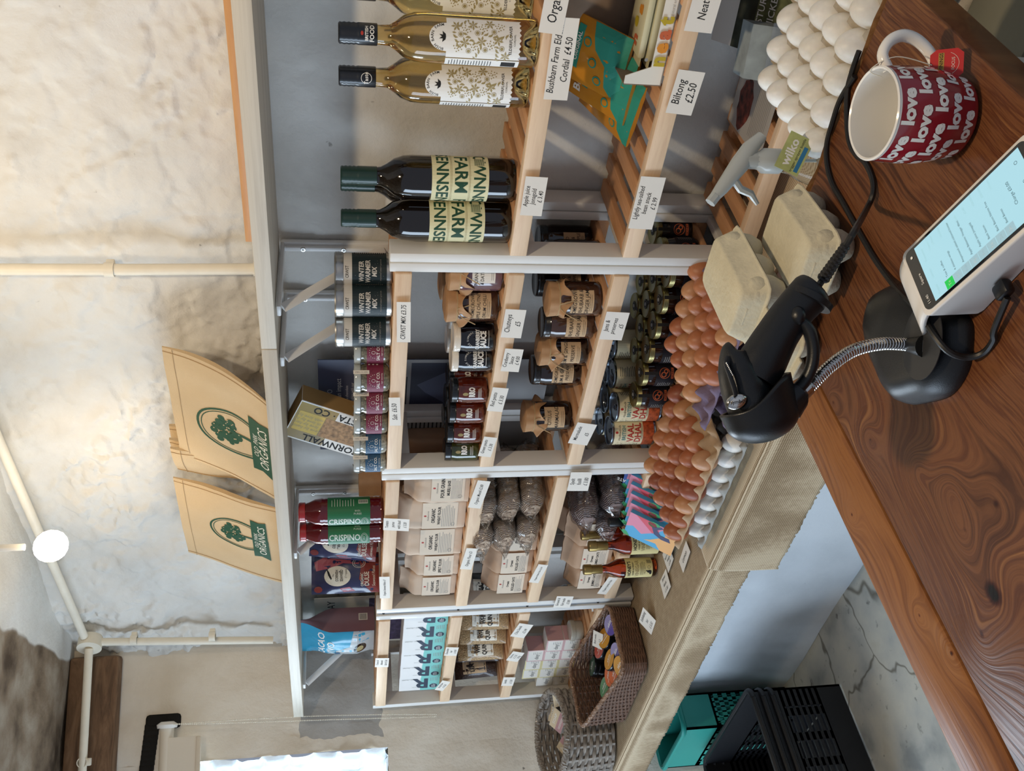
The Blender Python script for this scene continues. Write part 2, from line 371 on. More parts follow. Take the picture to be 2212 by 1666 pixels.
# stone floor and the low masonry ledge the goods stand on
m = mat('stone_floor', '#a8a69c', 0.8); n, l, b = nodes(m)
tc = n.new('ShaderNodeTexCoord'); mp = n.new('ShaderNodeMapping'); mp.inputs['Scale'].default_value = (2.3, 1.6, 1); mp.inputs['Rotation'].default_value = (0, 0, 0.35)
l.new(tc.outputs['Object'], mp.inputs['Vector'])
wn = n.new('ShaderNodeTexNoise'); wn.inputs['Scale'].default_value = 5; l.new(mp.outputs['Vector'], wn.inputs['Vector'])
va = n.new('ShaderNodeVectorMath'); va.operation = 'MULTIPLY_ADD'; va.inputs[1].default_value = (.25, .25, 0); l.new(wn.outputs['Color'], va.inputs[0]); l.new(mp.outputs['Vector'], va.inputs[2])
vo = n.new('ShaderNodeTexVoronoi'); vo.feature = 'DISTANCE_TO_EDGE'; vo.inputs['Scale'].default_value = 1.0; l.new(va.outputs['Vector'], vo.inputs['Vector'])
cr = ramp(n, [(0.002, '#8a8478'), (0.009, '#ffffff')]); l.new(vo.outputs['Distance'], cr.inputs['Fac'])
ns = n.new('ShaderNodeTexNoise'); ns.inputs['Scale'].default_value = 7; ns.inputs['Detail'].default_value = 8; l.new(tc.outputs['Object'], ns.inputs['Vector'])
nr = ramp(n, [(0.3, '#8c8f8c'), (0.45, '#b3b2aa'), (0.62, '#c6c2b4'), (0.75, '#bab3a0')]); l.new(ns.outputs['Fac'], nr.inputs['Fac'])
sp = n.new('ShaderNodeTexNoise'); sp.inputs['Scale'].default_value = 30; sp.inputs['Detail'].default_value = 5; l.new(tc.outputs['Object'], sp.inputs['Vector'])
sr = ramp(n, [(0.28, '#4c4a45'), (0.36, '#ffffff')]); l.new(sp.outputs['Fac'], sr.inputs['Fac'])
m1 = n.new('ShaderNodeMix'); m1.data_type = 'RGBA'; m1.blend_type = 'MULTIPLY'; m1.inputs['Factor'].default_value = 0.85; l.new(nr.outputs['Color'], m1.inputs['A']); l.new(cr.outputs['Color'], m1.inputs['B'])
m2 = n.new('ShaderNodeMix'); m2.data_type = 'RGBA'; m2.blend_type = 'MULTIPLY'; m2.inputs['Factor'].default_value = 0.6; l.new(m1.outputs['Result'], m2.inputs['A']); l.new(sr.outputs['Color'], m2.inputs['B'])
l.new(m2.outputs['Result'], b.inputs['Base Color'])
bp = n.new('ShaderNodeBump'); bp.inputs['Strength'].default_value = 0.5; bp.inputs['Distance'].default_value = 0.01; l.new(ns.outputs['Fac'], bp.inputs['Height']); l.new(bp.outputs['Normal'], b.inputs['Normal'])
mb = MB(); mb.grid(lambda u, v: (-3.3+4.3*u, -2.0+3.8*v, 0.006*noise.noise(Vector((u*9, v*9, 0)))), 90, 80); mb.box((-1.15, -0.1, -0.08), (4.3, 3.8, 0.1))
tag(mb.build('floor', m), kind='structure')
mb = MB(); mb.grid(lambda u, v: (-2.95+3.05*u, 1.275 - 0.010*noise.fractal(Vector((u*9, v*3, 4)), 1, 2, 3) - 0.012*(1-v)**6, 0.53*v), 120, 30)
mb.box((-1.33, 1.42, 0.257), (2.78, 0.26, 0.512))
tag(mb.build('wall_ledge', M_LOW, ang=60), kind='structure')
M_PALE = wood('pale_birch', [(0.3, '#d9b592'), (0.55, '#e8c9a6'), (0.75, '#dcb896')], (5, 60, 60), 0.5, 0.6, bump=0.05)
M_SLAT = wood('slat_birch', [(0.3, '#b9835a'), (0.5, '#d09a6c'), (0.7, '#c08a5e')], (60, 5, 60), 0.5, 0.8, bump=0.08)
t = thing('bench_top', 'long wooden bench board hidden under the hessian cloths along the wall', 'bench', (-1.36, 1.345, HESS-0.027))
mb = MB(); mb.rbox((0, -0.005, 0.0155), (2.72, 0.445, 0.0155), 0.003); mb.build('board', M_BEAM, t)

# hessian cloths
def hessian():
    m = mat('hessian', '#b79a78', 1.0, spec=0.0); n, l, b = nodes(m)
    tc = n.new('ShaderNodeTexCoord'); outs = []
    for d in ('X', 'Y'):
        w = n.new('ShaderNodeTexWave'); w.bands_direction = d; w.inputs['Scale'].default_value = 75; w.inputs['Distortion'].default_value = 0.8; w.inputs['Detail'].default_value = 1
        l.new(tc.outputs['Object'], w.inputs['Vector']); outs.append(w.outputs['Fac'])
    wz = n.new('ShaderNodeTexWave'); wz.bands_direction = 'Z'; wz.inputs['Scale'].default_value = 75; wz.inputs['Distortion'].default_value = 0.8; l.new(tc.outputs['Object'], wz.inputs['Vector'])
    a = n.new('ShaderNodeMath'); a.operation = 'ADD'; l.new(outs[0], a.inputs[0]); l.new(outs[1], a.inputs[1])
    a2 = n.new('ShaderNodeMath'); a2.operation = 'ADD'; l.new(a.outputs[0], a2.inputs[0]); l.new(wz.outputs['Fac'], a2.inputs[1])
    dv = n.new('ShaderNodeMath'); dv.operation = 'DIVIDE'; dv.inputs[1].default_value = 3; l.new(a2.outputs[0], dv.inputs[0])
    r = ramp(n, [(0.25, '#7c6850'), (0.5, '#b59e80'), (0.75, '#d8c7ab')]); l.new(dv.outputs[0], r.inputs['Fac']); l.new(r.outputs['Color'], b.inputs['Base Color'])
    return m
M_HESS = hessian()
def cloth(x0, x1, drop, seed, lift, label):
    R = 0.012; arc = R*pi/2; top = 0.40; L = top+arc+drop
    def f(u, v):
        s = L*v; yy_ = 1.51-min(s, top+R); xa = max(x0, wallx(yy_)+0.02); x = xa+(x1-xa)*u
        if s < top: y, z = 1.51-s, HESS+lift
        elif s < top+arc: a = (s-top)/R; y, z = 1.51-top-R*sin(a), HESS+lift-R*(1-cos(a))
        else:
            d = s-top-arc; y, z = 1.51-top-R, HESS+lift-R-d
            wv = noise.noise(Vector((x*5, seed, d*3)))*0.004+noise.noise(Vector((x*13, seed, 0)))*0.0015
            y -= abs(wv)*min(1, d/0.04) + 0.003*min(1, d/.02)
            if v > 0.985: z += 0.005*noise.noise(Vector((x*18, seed, 7))) + 0.006*noise.noise(Vector((x*150, seed, 3)))
        return (x, y - lift*0.6, z)
    mb = MB(); mb.grid(f, int((x1-x0)/0.006), 60)
    o = mb.build('hessian_cloth', M_HESS); sd = o.modifiers.new('s', 'SOLIDIFY'); sd.thickness = 0.0012; sd.offset = 1
    return tag(o, label, 'cloth', 'hessian cloths over the bench')
cloth(-2.93, -1.60, 0.085, 1, 0.0003, 'hessian cloth with a shallow frayed drop under the wicker baskets')
cloth(-1.675, -0.37, 0.150, 2, 0.0032, 'hessian cloth with a deep frayed drop under the brown egg trays')

# grey wall shelf (two boards end to end), bamboo board on it, brackets below
M_GREY = wood('greige_laminate', [(0.3, '#b5aa99'), (0.55, '#c6bcab'), (0.75, '#bdb2a1')], (3, 40, 90), 0.55, 0.8, bump=0.05)
M_BAMB = wood('bamboo', [(0.3, '#c08a56'), (0.55, '#cf9b66'), (0.75, '#b9814e')], (3, 50, 50), 0.4, 0.6, bump=0.05)
xm = py(580, 757, 1.345).x
for x0, x1, lab in ((-2.745, xm-0.001, 'greige wall shelf board on the window side, under the tote bags'), (xm+0.001, 0.1, 'greige wall shelf board carrying the bamboo board')):
    mb = MB(); mb.rbox(((x0+x1)/2, 1.458, 1.482), (x1-x0, 0.222, 0.029), 0.0015)
    tag(mb.build('shelf_board', M_GREY), lab, 'shelf', 'greige wall shelf boards')
mb = MB(); xe = py(526, 523, 1.43).x; mb.rbox(((xe+0.1)/2, 1.485, 1.5065), (0.1-xe, 0.11, 0.0195), 0.0015)
tag(mb.build('bamboo_board', M_BAMB), 'narrow bamboo board lying on top of the greige wall shelf', 'board')
M_WPAINT = mat('white_enamel', '#e4e2de', 0.35, coat=0.2)
M_STEEL = mat('screw_steel', '#b9b7b2', 0.3, 1.0)
M_DARK = mat('black_hole', '#141210', 0.8)
def bracket(x, lab):
    t = thing('shelf_bracket', lab, 'bracket', (x, YB-0.012, 1.466), 0, 'white brackets under the wall shelf')
    mb = MB(); mb.rbox((0, 0, -0.112), (0.024, 0.012, 0.22), 0.003); mb.rbox((0, -0.008, -0.10), (0.010, 0.012, 0.19), 0.003); mb.build('wall_leg', M_WPAINT, t)
    mb = MB(); mb.rbox((0, -0.105, -0.005), (0.024, 0.20, 0.008), 0.002); mb.build('top_arm', M_WPAINT, t)
    mb = MB(); mb.tube([(0.0, -0.195, -0.012), (0.0, -0.006, -0.205)], 0.009, 4, 0, True, 0.35); mb.build('strut', M_WPAINT, t)
    for z in (-0.045, -0.125):
        mb = MB(); mb.lathe([(0, 0), (0.0055, 0), (0.0045, 0.0025), (0, 0.0028)], 14, 0, T(0, -0.013, z, rx=pi/2)); mb.box((0, -0.0158, z), (0.006, 0.0006, 0.0012), 1); mb.box((0, -0.0158, z), (0.0012, 0.0006, 0.006), 1)
        mb.build('screw', [M_STEEL, M_DARK], t)
bracket(-1.165, 'white shelf bracket by the apple juice bottles, under the board joint side')
bracket(-1.295, 'white shelf bracket behind the dark winter drink tins')
bracket(-1.945, 'white shelf bracket behind the red sauce bottles')
bracket(-2.60, 'white shelf bracket behind the turquoise cacao bag, nearest the window')

# conduits, junction box
M_COND = mat('cream_conduit', '#e3dccb', 0.5, var=0.04, vs=30)
def conduit(pts, t, r=0.0115):
    mb = MB(); mb.tube(pts, r, 12); mb.build('pipe', M_COND, t)
def clip(t, p, M):
    mb = MB(); mb.lathe([(0.0118, -0.009), (0.0145, -0.009), (0.0145, 0.009), (0.0118, 0.009)], 16, 0, T(*p) @ M); mb.rbox((0, 0.016, 0), (0.02, 0.012, 0.016), 0.002, 0, T(*p) @ M); mb.build('clip', M_COND, t)
t = thing('conduit', 'cream vertical conduit running down the rough wall to the shelf', 'pipe', (-1.197, 1.536, 1.5))
conduit([(0, 0, -0.002), (-0.006, 0, 0.25), (-0.012, 0, 0.645)], t); clip(t, (-0.007, 0, 0.29), I4)
mb = MB(); mb.lathe([(0.0118, 0), (0.015, 0), (0.015, 0.018), (0.0118, 0.018)], 16, 0, T(0, 0, 0)); mb.build('coupler', M_COND, t)
jb = py(195, 1388, 1.535)
t = thing('conduit', 'cream conduits meeting at a round junction box in the ceiling corner', 'pipe', (jb.x, 1.535, jb.z))
mb = MB(); mb.lathe([(0, -0.016), (0.032, -0.016), (0.034, -0.010), (0.034, 0.02), (0, 0.02)], 28, 0, T(0, 0, 0, rx=pi/2)); mb.build('junction_box', M_COND, t)
e1 = py(-60, 850, 1.535); a1 = py(590, 1383, 1.535)
conduit([(0, 0, -0.02), (a1.x-jb.x, 0, a1.z-jb.z)], t)
conduit([(0.02, 0, 0.01), (e1.x-jb.x, 0.0, min(e1.z-jb.z, 0.04))], t)
pw = lambda s, o_=0.075: WM @ Vector((o_, -s, jb.z)) - Vector((jb.x, 1.535, jb.z))
conduit([(0, -0.02, 0), pw(1.4, 0.085)], t)
clip(t, (0.0, 0, -0.12), I4); clip(t, (-0.003, 0, -0.34), I4)
clip(t, Vector((0, -0.02, 0)).lerp(pw(1.4, 0.085), 0.22), Matrix.Rotation(pi/2-TH, 4, 'Z') @ Matrix.Rotation(pi/2, 4, 'X') @ Matrix.Rotation(pi, 4, 'Z'))

# spot lamps
M_BULB = mat('lit_bulb', '#ffe9c4', 0.3, emit=70)
M_LAMPW = mat('lamp_white', '#d8d4cc', 0.4)
def spot(p, aim, lab):
    t = thing('ceiling_spotlight', lab, 'lamp', (p[0], p[1], CEIL-0.012), 0, 'ceiling spotlights')
    d = p[2]-CEIL+0.012; q = (Vector(aim)-Vector(p)).to_track_quat('-Z', 'Y').to_matrix().to_4x4()
    mb = MB(); mb.lathe([(0, -0.012), (0.04, -0.012), (0.045, 0), (0.045, 0.014), (0, 0.014)], 24); mb.build('base', M_LAMPW, t)
    mb = MB(); mb.tube([(0, 0, -0.01), (0, 0, d+0.05)], 0.007, 8); mb.build('stem', M_LAMPW, t)
    Mx = T(0, 0, d) @ q
    mb = MB(); mb.lathe([(0.0, 0.052), (0.018, 0.05), (0.024, 0.02), (0.031, -0.004), (0.029, -0.004), (0.022, 0.02), (0.012, 0.03)], 24, 0, Mx); mb.build('housing', M_LAMPW, t)
    mb = MB(); mb.ell((0, 0, 0.0), (0.034, 0.034, 0.018), 0, Mx); mb.build('bulb', M_BULB, t)
LP = py(110, 1180, 1.235)
spot(LP, LP+Vector((0.55, -0.75, -0.5)), 'lit warm spotlight under the ceiling, dazzling above the tote bags')

# ================================================================ THE SHELF UNITS
M_STILE = mat('white_unit_paint', '#e0ddd7', 0.45)
M_STRIP = mat('grey_joining_metal', '#a7abb0', 0.4, 0.6)
LV = {4: (None, 1.047, 0.835, 0.617), 3: (1.252, 1.044, 0.842, 0.632), 2: (1.252, 1.053, 0.858, 0.642), 1: (1.255, 1.060, 0.872, 0.650)}
UX = {1: (-2.735, -2.212), 2: (-2.198, -1.627), 3: (-1.625, -1.037), 4: (-1.035, -0.435)}
def unit(k, lab):
    x0, x1 = UX[k]; lv = LV[k]; y0, y1, zt = 1.352, 1.572, 1.258
    t = thing('shelf_unit', lab, 'shelf', ((x0+x1)/2, y0, HESS), 0, 'slatted shelf units'); c = (x0+x1)/2; w = x1-x0
    for sx in (-1, 1):
        mb = MB(); xx = sx*(w/2-0.010)
        for yy, dy in ((0.0225, 0.045), (y1-y0-0.0225, 0.045)): mb.rbox((xx, yy, (zt-HESS)/2+0.003), (0.0195, dy, zt-HESS), 0.002)
        for z in [q for q in lv if q] + ([zt-0.006] if lv[0] is None else []):
            mb.rbox((xx, (y1-y0)/2, z-HESS-0.040), (0.016, y1-y0-0.08, 0.030), 0.002)
        mb.build('side_frame', M_STILE, t)
    for z in lv:
        if z is None: continue
        zz = z-HESS; s = MB(); iw = w-0.042
        s.rbox((0, y1-y0-0.03, zz-0.019), (iw, 0.022, 0.026), 0.002)
        n = 10; pit = (iw-0.042)/(n-1)
        for i in range(n): s.rbox((-iw/2+0.021+i*pit, (y1-y0)/2, zz-0.005), (0.033, y1-y0-0.028, 0.010), 0.0015)
        so = s.build('shelf', M_SLAT, t)
        f = MB(); f.rbox((0, 0.006, zz-0.0162), (iw, 0.02, 0.031), 0.002); f.build('front_rail', M_PALE, so)
    if k == 2:
        mb = MB(); mb.rbox((-w/2-0.0075, 0.03, (zt-HESS)/2), (0.012, 0.05, zt-HESS-0.004), 0.001)
        for z in (0.1, 0.3, 0.49, 0.69): mb.lathe([(0, 0), (0.0035, 0), (0.003, 0.002), (0, 0.002)], 10, 1, T(-w/2-0.0075, 0.005, z, rx=pi/2))
        mb.build('joining_strip', [M_STRIP, M_DARK], t)
unit(4, 'slatted shelf unit holding the cordial and apple juice bottles')
unit(3, 'slatted shelf unit holding the jars of jam and chutney')
unit(2, 'slatted shelf unit holding the brown paper bags of flour and oats')
unit(1, 'slatted shelf unit nearest the window, with white and turquoise boxes')

# ================================================================ THE COUNTER
def knotty(name, stops, knots, sc, rough):
    m = mat(name, stops[0][1], rough, coat=0.0, spec=0.25); n, l, b = nodes(m); tc = n.new('ShaderNodeTexCoord')
    def mth(op, a, c=None, d=None):
        k = n.new('ShaderNodeMath'); k.operation = op
        for i, q in enumerate((a, c, d)):
            if q is None: continue
            if isinstance(q, (int, float)): k.inputs[i].default_value = q
            else: l.new(q, k.inputs[i])
        return k.outputs[0]
    w = n.new('ShaderNodeTexNoise'); w.inputs['Scale'].default_value = 5; w.inputs['Detail'].default_value = 2; l.new(tc.outputs['Object'], w.inputs['Vector'])
    sx = n.new('ShaderNodeSeparateXYZ'); l.new(tc.outputs['Object'], sx.inputs[0])
    acc = mth('MULTIPLY', w.outputs['Fac'], 0.035); core = None; ring = None
    for kx, ky, r, dk in knots:
        dx = mth('SUBTRACT', sx.outputs['X'], kx); dy = mth('MULTIPLY', mth('SUBTRACT', sx.outputs['Y'], ky), 0.75)
        d2 = mth('ADD', mth('MULTIPLY', dx, dx), mth('MULTIPLY', dy, dy)); d = mth('SQRT', d2)
        g = mth('DIVIDE', 1.0, mth('ADD', 1.0, mth('DIVIDE', d2, (r*2.2)**2)))
        acc = mth('MULTIPLY_ADD', mth('MULTIPLY', g, dx), -1.0, acc)
        acc = mth('MULTIPLY_ADD', g, 0.035, acc)
        c = mth('SUBTRACT', dk, mth('DIVIDE', d, r*0.75)); core = c if core is None else mth('MAXIMUM', core, c)
    u = mth('ADD', sx.outputs['X'], acc)
    cb = n.new('ShaderNodeCombineXYZ'); l.new(mth('MULTIPLY', u, sc), cb.inputs[0]); l.new(mth('MULTIPLY', sx.outputs['Y'], 3.0), cb.inputs[1])
    t = n.new('ShaderNodeTexNoise'); t.inputs['Scale'].default_value = 1; t.inputs['Detail'].default_value = 9; t.inputs['Roughness'].default_value = 0.68; l.new(cb.outputs[0], t.inputs['Vector'])
    cb2 = n.new('ShaderNodeCombineXYZ'); l.new(mth('MULTIPLY', u, sc*4.5), cb2.inputs[0]); l.new(mth('MULTIPLY', sx.outputs['Y'], 5.0), cb2.inputs[1])
    t2 = n.new('ShaderNodeTexNoise'); t2.inputs['Scale'].default_value = 1; t2.inputs['Detail'].default_value = 4; l.new(cb2.outputs[0], t2.inputs['Vector'])
    big = n.new('ShaderNodeTexNoise'); big.inputs['Scale'].default_value = 6; big.inputs['Detail'].default_value = 3; l.new(tc.outputs['Object'], big.inputs['Vector'])
    f = mth('ADD', mth('MULTIPLY', t.outputs['Fac'], 0.47), mth('ADD', mth('MULTIPLY', t2.outputs['Fac'], 0.38), mth('MULTIPLY', big.outputs['Fac'], 0.15)))
    r_ = ramp(n, stops); l.new(f, r_.inputs['Fac'])
    cr_ = ramp(n, [(0.0, '#ffffff'), (0.25, '#a06a3c'), (0.5, '#20120a')]); cm_ = n.new('ShaderNodeMix'); cm_.data_type = 'RGBA'; cm_.blend_type = 'MULTIPLY'; cm_.inputs['Factor'].default_value = 1.0
    wb = n.new('ShaderNodeTexNoise'); wb.inputs['Scale'].default_value = 60; l.new(tc.outputs['Object'], wb.inputs['Vector'])
    l.new(mth('ADD', core, mth('MULTIPLY_ADD', wb.outputs['Fac'], 0.5, -0.25)), cr_.inputs['Fac']); l.new(r_.outputs['Color'], cm_.inputs['A']); l.new(cr_.outputs['Color'], cm_.inputs['B'])
    l.new(cm_.outputs['Result'], b.inputs['Base Color'])
    bp = n.new('ShaderNodeBump'); bp.inputs['Strength'].default_value = 0.35; bp.inputs['Distance'].default_value = 0.0015; l.new(t2.outputs['Fac'], bp.inputs['Height']); l.new(bp.outputs['Normal'], b.inputs['Normal'])
    rr = ramp(n, [(0.35, '#b0b0b0'), (0.65, '#8c8c8c')]); l.new(big.outputs['Fac'], rr.inputs['Fac']); l.new(rr.outputs['Color'], b.inputs['Roughness'])
    return m
KN = [(lambda p: (p.x+0.55, p.y-0.35, r, dk))(px(x, y, CTR)) for x, y, r, dk in ((2147, 1283, 0.016, 0.85), (2152, 1088, 0.015, 0.42), (2120, 1370, 0.012, 0.35), (2085, 1145, 0.014, 0.22), (2060, 1060, 0.010, 0.2), (1985, 1015, 0.010, 0.12), (1800, 870, 0.010, 0.25), (1880, 950, 0.009, 0.2))]
M_CTR = knotty('old_waxed_pine', [(0.33, '#24120b'), (0.42, '#4b2a19'), (0.49, '#74492c'), (0.54, '#57301d'), (0.60, '#855834'), (0.68, '#936844')], KN, 46, 0.5)
M_CTR2 = knotty('orange_pine', [(0.32, '#54301a'), (0.43, '#7b4c2b'), (0.52, '#966339'), (0.58, '#825231'), (0.68, '#a37348')], [(lambda p: (p.x+0.55, p.y-0.35, 0.006, 0.45))(px(x, y, CTR)) for x, y in ((1841, 1112), (2056, 1412), (1987, 1330))], 34, 0.55)
M_RAW = wood('raw_end_grain', [(0.3, '#6b4526'), (0.6, '#a97a4a')], (60, 8, 60), 0.7, 0.8, bump=0.6)
cx0, cx1, cy1 = -0.792, -0.315, 0.893
t = thing('counter', 'dark red brown wooden shop counter with knots and a scarred surface', 'counter', (-0.55, 0.35, 0))
mb = MB(); mb.rbox(((cx0+0.074+cx1)/2+0.55, (cy1-0.65)/2-0.35, CTR-0.021), (cx1-cx0-0.074, cy1+0.65, 0.042), 0.004)
mb.build('plank_top', M_CTR, t)
mb = MB(); mb.rbox((cx0+0.0365+0.55, (cy1-0.65)/2-0.35, CTR-0.0205), (0.073, cy1+0.65, 0.042), 0.005); mb.build('edge_batten', M_CTR2, t)
mb = MB(); mb.grid(lambda u, v: (cx0+0.55+(cx1-cx0)*u, cy1-0.35+0.004+0.005*noise.noise(Vector((u*14, v, 2))), CTR-0.045+0.0455*v), 60, 4); mb.build('rough_edge', M_RAW, t)
M_PANEL = mat('grey_panel_paint', '#b8b5a8', 0.6, var=0.08, vs=6)
mb = MB()
for i in range(4): mb.rbox((cx0+0.05+0.55+0.01, -0.55+i*0.28, 0.379), (0.02, 0.276, 0.757), 0.004)
mb.rbox((-0.02, cy1-0.05-0.35, 0.379), (cx1-cx0-0.08, 0.02, 0.757), 0.004); mb.build('panel', M_PANEL, t)
t = thing('painted_cupboard', 'low grey painted cupboard of boards beside the counter end', 'cupboard', (-0.215, 0.982, 0.0))
M_OLIVE = mat('drab_paint', '#6f6a58', 0.6, var=0.12, vs=8)
mb = MB()
for i in range(4): mb.rbox((-0.21+i*0.142, 0, 0.29), (0.139, 0.11, 0.56), 0.004)
mb.build('boards', M_OLIVE, t)
mb = MB(); mb.rbox((0, 0, 0.584), (0.57, 0.128, 0.022), 0.005); mb.build('top', M_OLIVE, t)

# ================================================================ GOODS: builders
INK = mat('black_ink', '#1d1b1a', 0.7); WHITE = mat('white_print', '#f1efe9', 0.6); PAPER = mat('label_paper', '#e9e2d2', 0.7); KRAFT = mat('kraft_label', '#c9a983', 0.75, var=0.05, vs=40)
GREEN = mat('deep_green_print', '#1f4a33', 0.6); GREY = mat('grey_print', '#8d8a85', 0.7); RED = mat('red_print', '#b23428', 0.6); GOLD = mat('gold_print', '#a8986a', 0.5)
BLACKP = mat('black_plastic', '#101113', 0.38); BLACKL = mat('black_lid', '#16181b', 0.25, coat=0.5); GOLDLID = mat('gold_lid', '#968a5e', 0.30, 1.0); WHITELID = mat('cream_lid', '#e9dfd0', 0.3, coat=0.4)
JAM = mat('dark_jam_glass', '#1c0d0b', 0.06, coat=0.8); BROWNJ = mat('brown_chutney_glass', '#43291d', 0.07, coat=0.8); PURPJ = mat('purple_chutney_glass', '#6b4f57', 0.08, coat=0.8)
BLACKJ = mat('black_jar_glass', '#0f0c12', 0.06, coat=0.8); REDJ = mat('red_pesto_glass', '#5a1f10', 0.07, coat=0.8, var=0.3, vs=90); GRNJ = mat('green_pesto_glass', '#3a401a', 0.07, coat=0.8, var=0.35, vs=90)
HONEYJ = mat('dark_honey_glass', '#190c07', 0.06, coat=0.8); TINM = mat('tinplate', '#8b95a0', 0.25, 1.0); TINALU = mat('brushed_tin', '#b9b6b0', 0.3, 1.0); WRAP = mat('brown_paper_wrap', '#b98d63', 0.7, var=0.12, vs=30, bump=0.3, bs=40)
TWINE = mat('natural_twine', '#b79a72', 0.9); PBAG = mat('brown_paper_bag', '#bd9a7c', 0.75, var=0.08, vs=12, bump=0.25, bs=30)

def jar_prof(R, h, neck, nk): return [(0, 0.002), (R*0.80, 0), (R*0.95, 0.003), (R, 0.009), (R, h-neck*1.1), (R*0.97, h-neck*0.8), (nk, h-neck*0.25), (nk, h), (0, h)]
def jar(name, lab, cat, p, rz, R, h, glass, lid, lidR, lidH, art=None, mats=None, az=0.03, grp=None, nm='label', wrapped=False, clip=False):
    t = thing(name, lab, cat, p, rz, grp)
    mb = MB(); mb.lathe(jar_prof(R, h, 0.018, lidR*0.93), 28); mb.build('glass', glass, t)
    mb = MB(); z0 = h-0.008
    if not wrapped:
        pr = [(lidR*0.97, z0), (lidR, z0+0.001)] + [(lidR*(1 if i % 2 else 0.985), z0+0.002+lidH*0.6*i/8) for i in range(9)] + [(lidR*0.985, z0+lidH*0.9), (lidR*0.93, z0+lidH), (lidR*0.85, z0+lidH-0.0012), (0, z0+lidH-0.0012)]
        mb.lathe(pr, 28); mb.build('lid', lid, t)
    else:
        z1 = h+0.010; sd = len(lab)
        def f(u, v):
            a = 2*pi*u; fl = noise.noise(Vector((cos(a)*2.2, sin(a)*2.2, sd)))
            if v < 0.45: r = lidR*1.04*(v/0.45); z = z1-0.003*(v/0.45)**6 + 0.0015*noise.noise(Vector((cos(a)*3*v, sin(a)*3*v, sd)))
            elif v < 0.72: q = (v-0.45)/0.27; r = lidR*(1.06-0.07*q)+0.001*sin(9*a+sd); z = z1-0.003-0.02*q
            else: q = (v-0.72)/0.28; r = lidR*(0.99+(0.25+0.20*sin(4*a+sd)+0.15*fl)*q)+0.0015*sin(11*a)*q; z = z1-0.023-(0.018+0.011*sin(4*a+sd+pi))*q
            return (r*cos(a), r*sin(a), z)
        mb.grid(f, 64, 22, 0, True); o = mb.build('paper_cover', lid, t); o.modifiers.new('s', 'SOLIDIFY').thickness = 0.0006
        s = MB(); zz = z1-0.023
        for k in range(2): s.tube([(lidR*1.0*cos(2*pi*i/32)*1.01, lidR*1.01*sin(2*pi*i/32), zz+0.0015*k) for i in range(33)], 0.0011, 5, 0, False)
        for q in (-1, 1): s.tube([(0.004*q-0.008, -lidR*1.02, zz), (0.010*q-0.010, -lidR*1.25, zz-0.008), (0.016*q-0.012, -lidR*1.22, zz-0.022), (0.018*q-0.016, -lidR*1.15, zz-0.034)], 0.0011, 5)
        s.build('twine', TWINE, o)
    if art:
        mb = MB(); art.cyl(mb, R, 0, az); mb.build(nm, mats, t)
    return t

def bottle(name, lab, cat, p, rz, prof, glass, cap, capmat, art=None, mats=None, az=0, R=0.03, grp=None, art2=None, mats2=None, z2=0, R2=0.015):
    t = thing(name, lab, cat, p, rz, grp)
    mb = MB(); mb.lathe(prof, 32); mb.build('glass', glass, t)
    mb = MB(); mb.lathe(cap, 24); c = mb.build('cap', capmat, t)
    if art: mb = MB(); art.cyl(mb, R, 0, az); mb.build('label', mats, t)
    if art2: mb = MB(); art2.cyl(mb, R2, 0, z2); mb.build('cap_print', mats2, c)
    return t

def pillow(w, h, t, seed, top=0.9, base=0.35):
    """front surface of a soft pouch: depth at (x, z)"""
    def d(x, z):
        u = min(abs(2*x/w), 1); v = min(max(z/h, 0), 1)
        e = (1-u**3)*min(1, base + v*3)*(1-sst(top-0.35, 1.0, v)*0.97)
        return t/2*e*(1+0.10*noise.noise(Vector((x*35, z*22, seed)))) + 0.0012*noise.noise(Vector((x*70, z*50, seed+3))) + 0.0015
    return d
def pouch(name, lab, cat, p, rz, w, h, t, seed, film, art=None, mats=None, grp=None, tilt=0.0, roll=0.0, back=None):
    p = Vector(p)+Vector((0, 0, 0.002+(0.35*t/2+0.003)*abs(sin(tilt))+w/2*abs(sin(roll)))); o = thing(name, lab, cat, p, rz, grp); d = pillow(w, h, t, seed); Mx = T(0, 0, 0, rx=tilt, ry=roll)
    mb = MB(); nu, nv = 20, 26
    mb.grid(lambda u, v: (w*(u-0.5), -d(w*(u-0.5), h*v), h*v), nu, nv, 0, False, Mx)
    mb.grid(lambda u, v: (w*(0.5-u), d(w*(0.5-u), h*v), h*v), nu, nv, 1 if back else 0, False, Mx)
    edge = [(-w/2, 0)]+[(w/2, 0)]
    mb.grid(lambda u, v: (w*(u-0.5), (2*v-1)*d(w*(u-0.5), 0), 0), nu, 1, 0, False, Mx)
    for s in (-1, 1): mb.grid(lambda u, v: (s*w/2, s*(2*u-1)*d(s*w/2, h*v), h*v), 1, nv, 0, False, Mx)
    mb.build('pouch_body', [film, back] if back else film, o)
    if art:
        mb = MB(); art.put(mb, lambda x, y, hh: tuple(Mx @ Vector((x, -d(x, y)-hh-0.0004, y))), 0.012); mb.build('printed_front', mats, o)
    return o
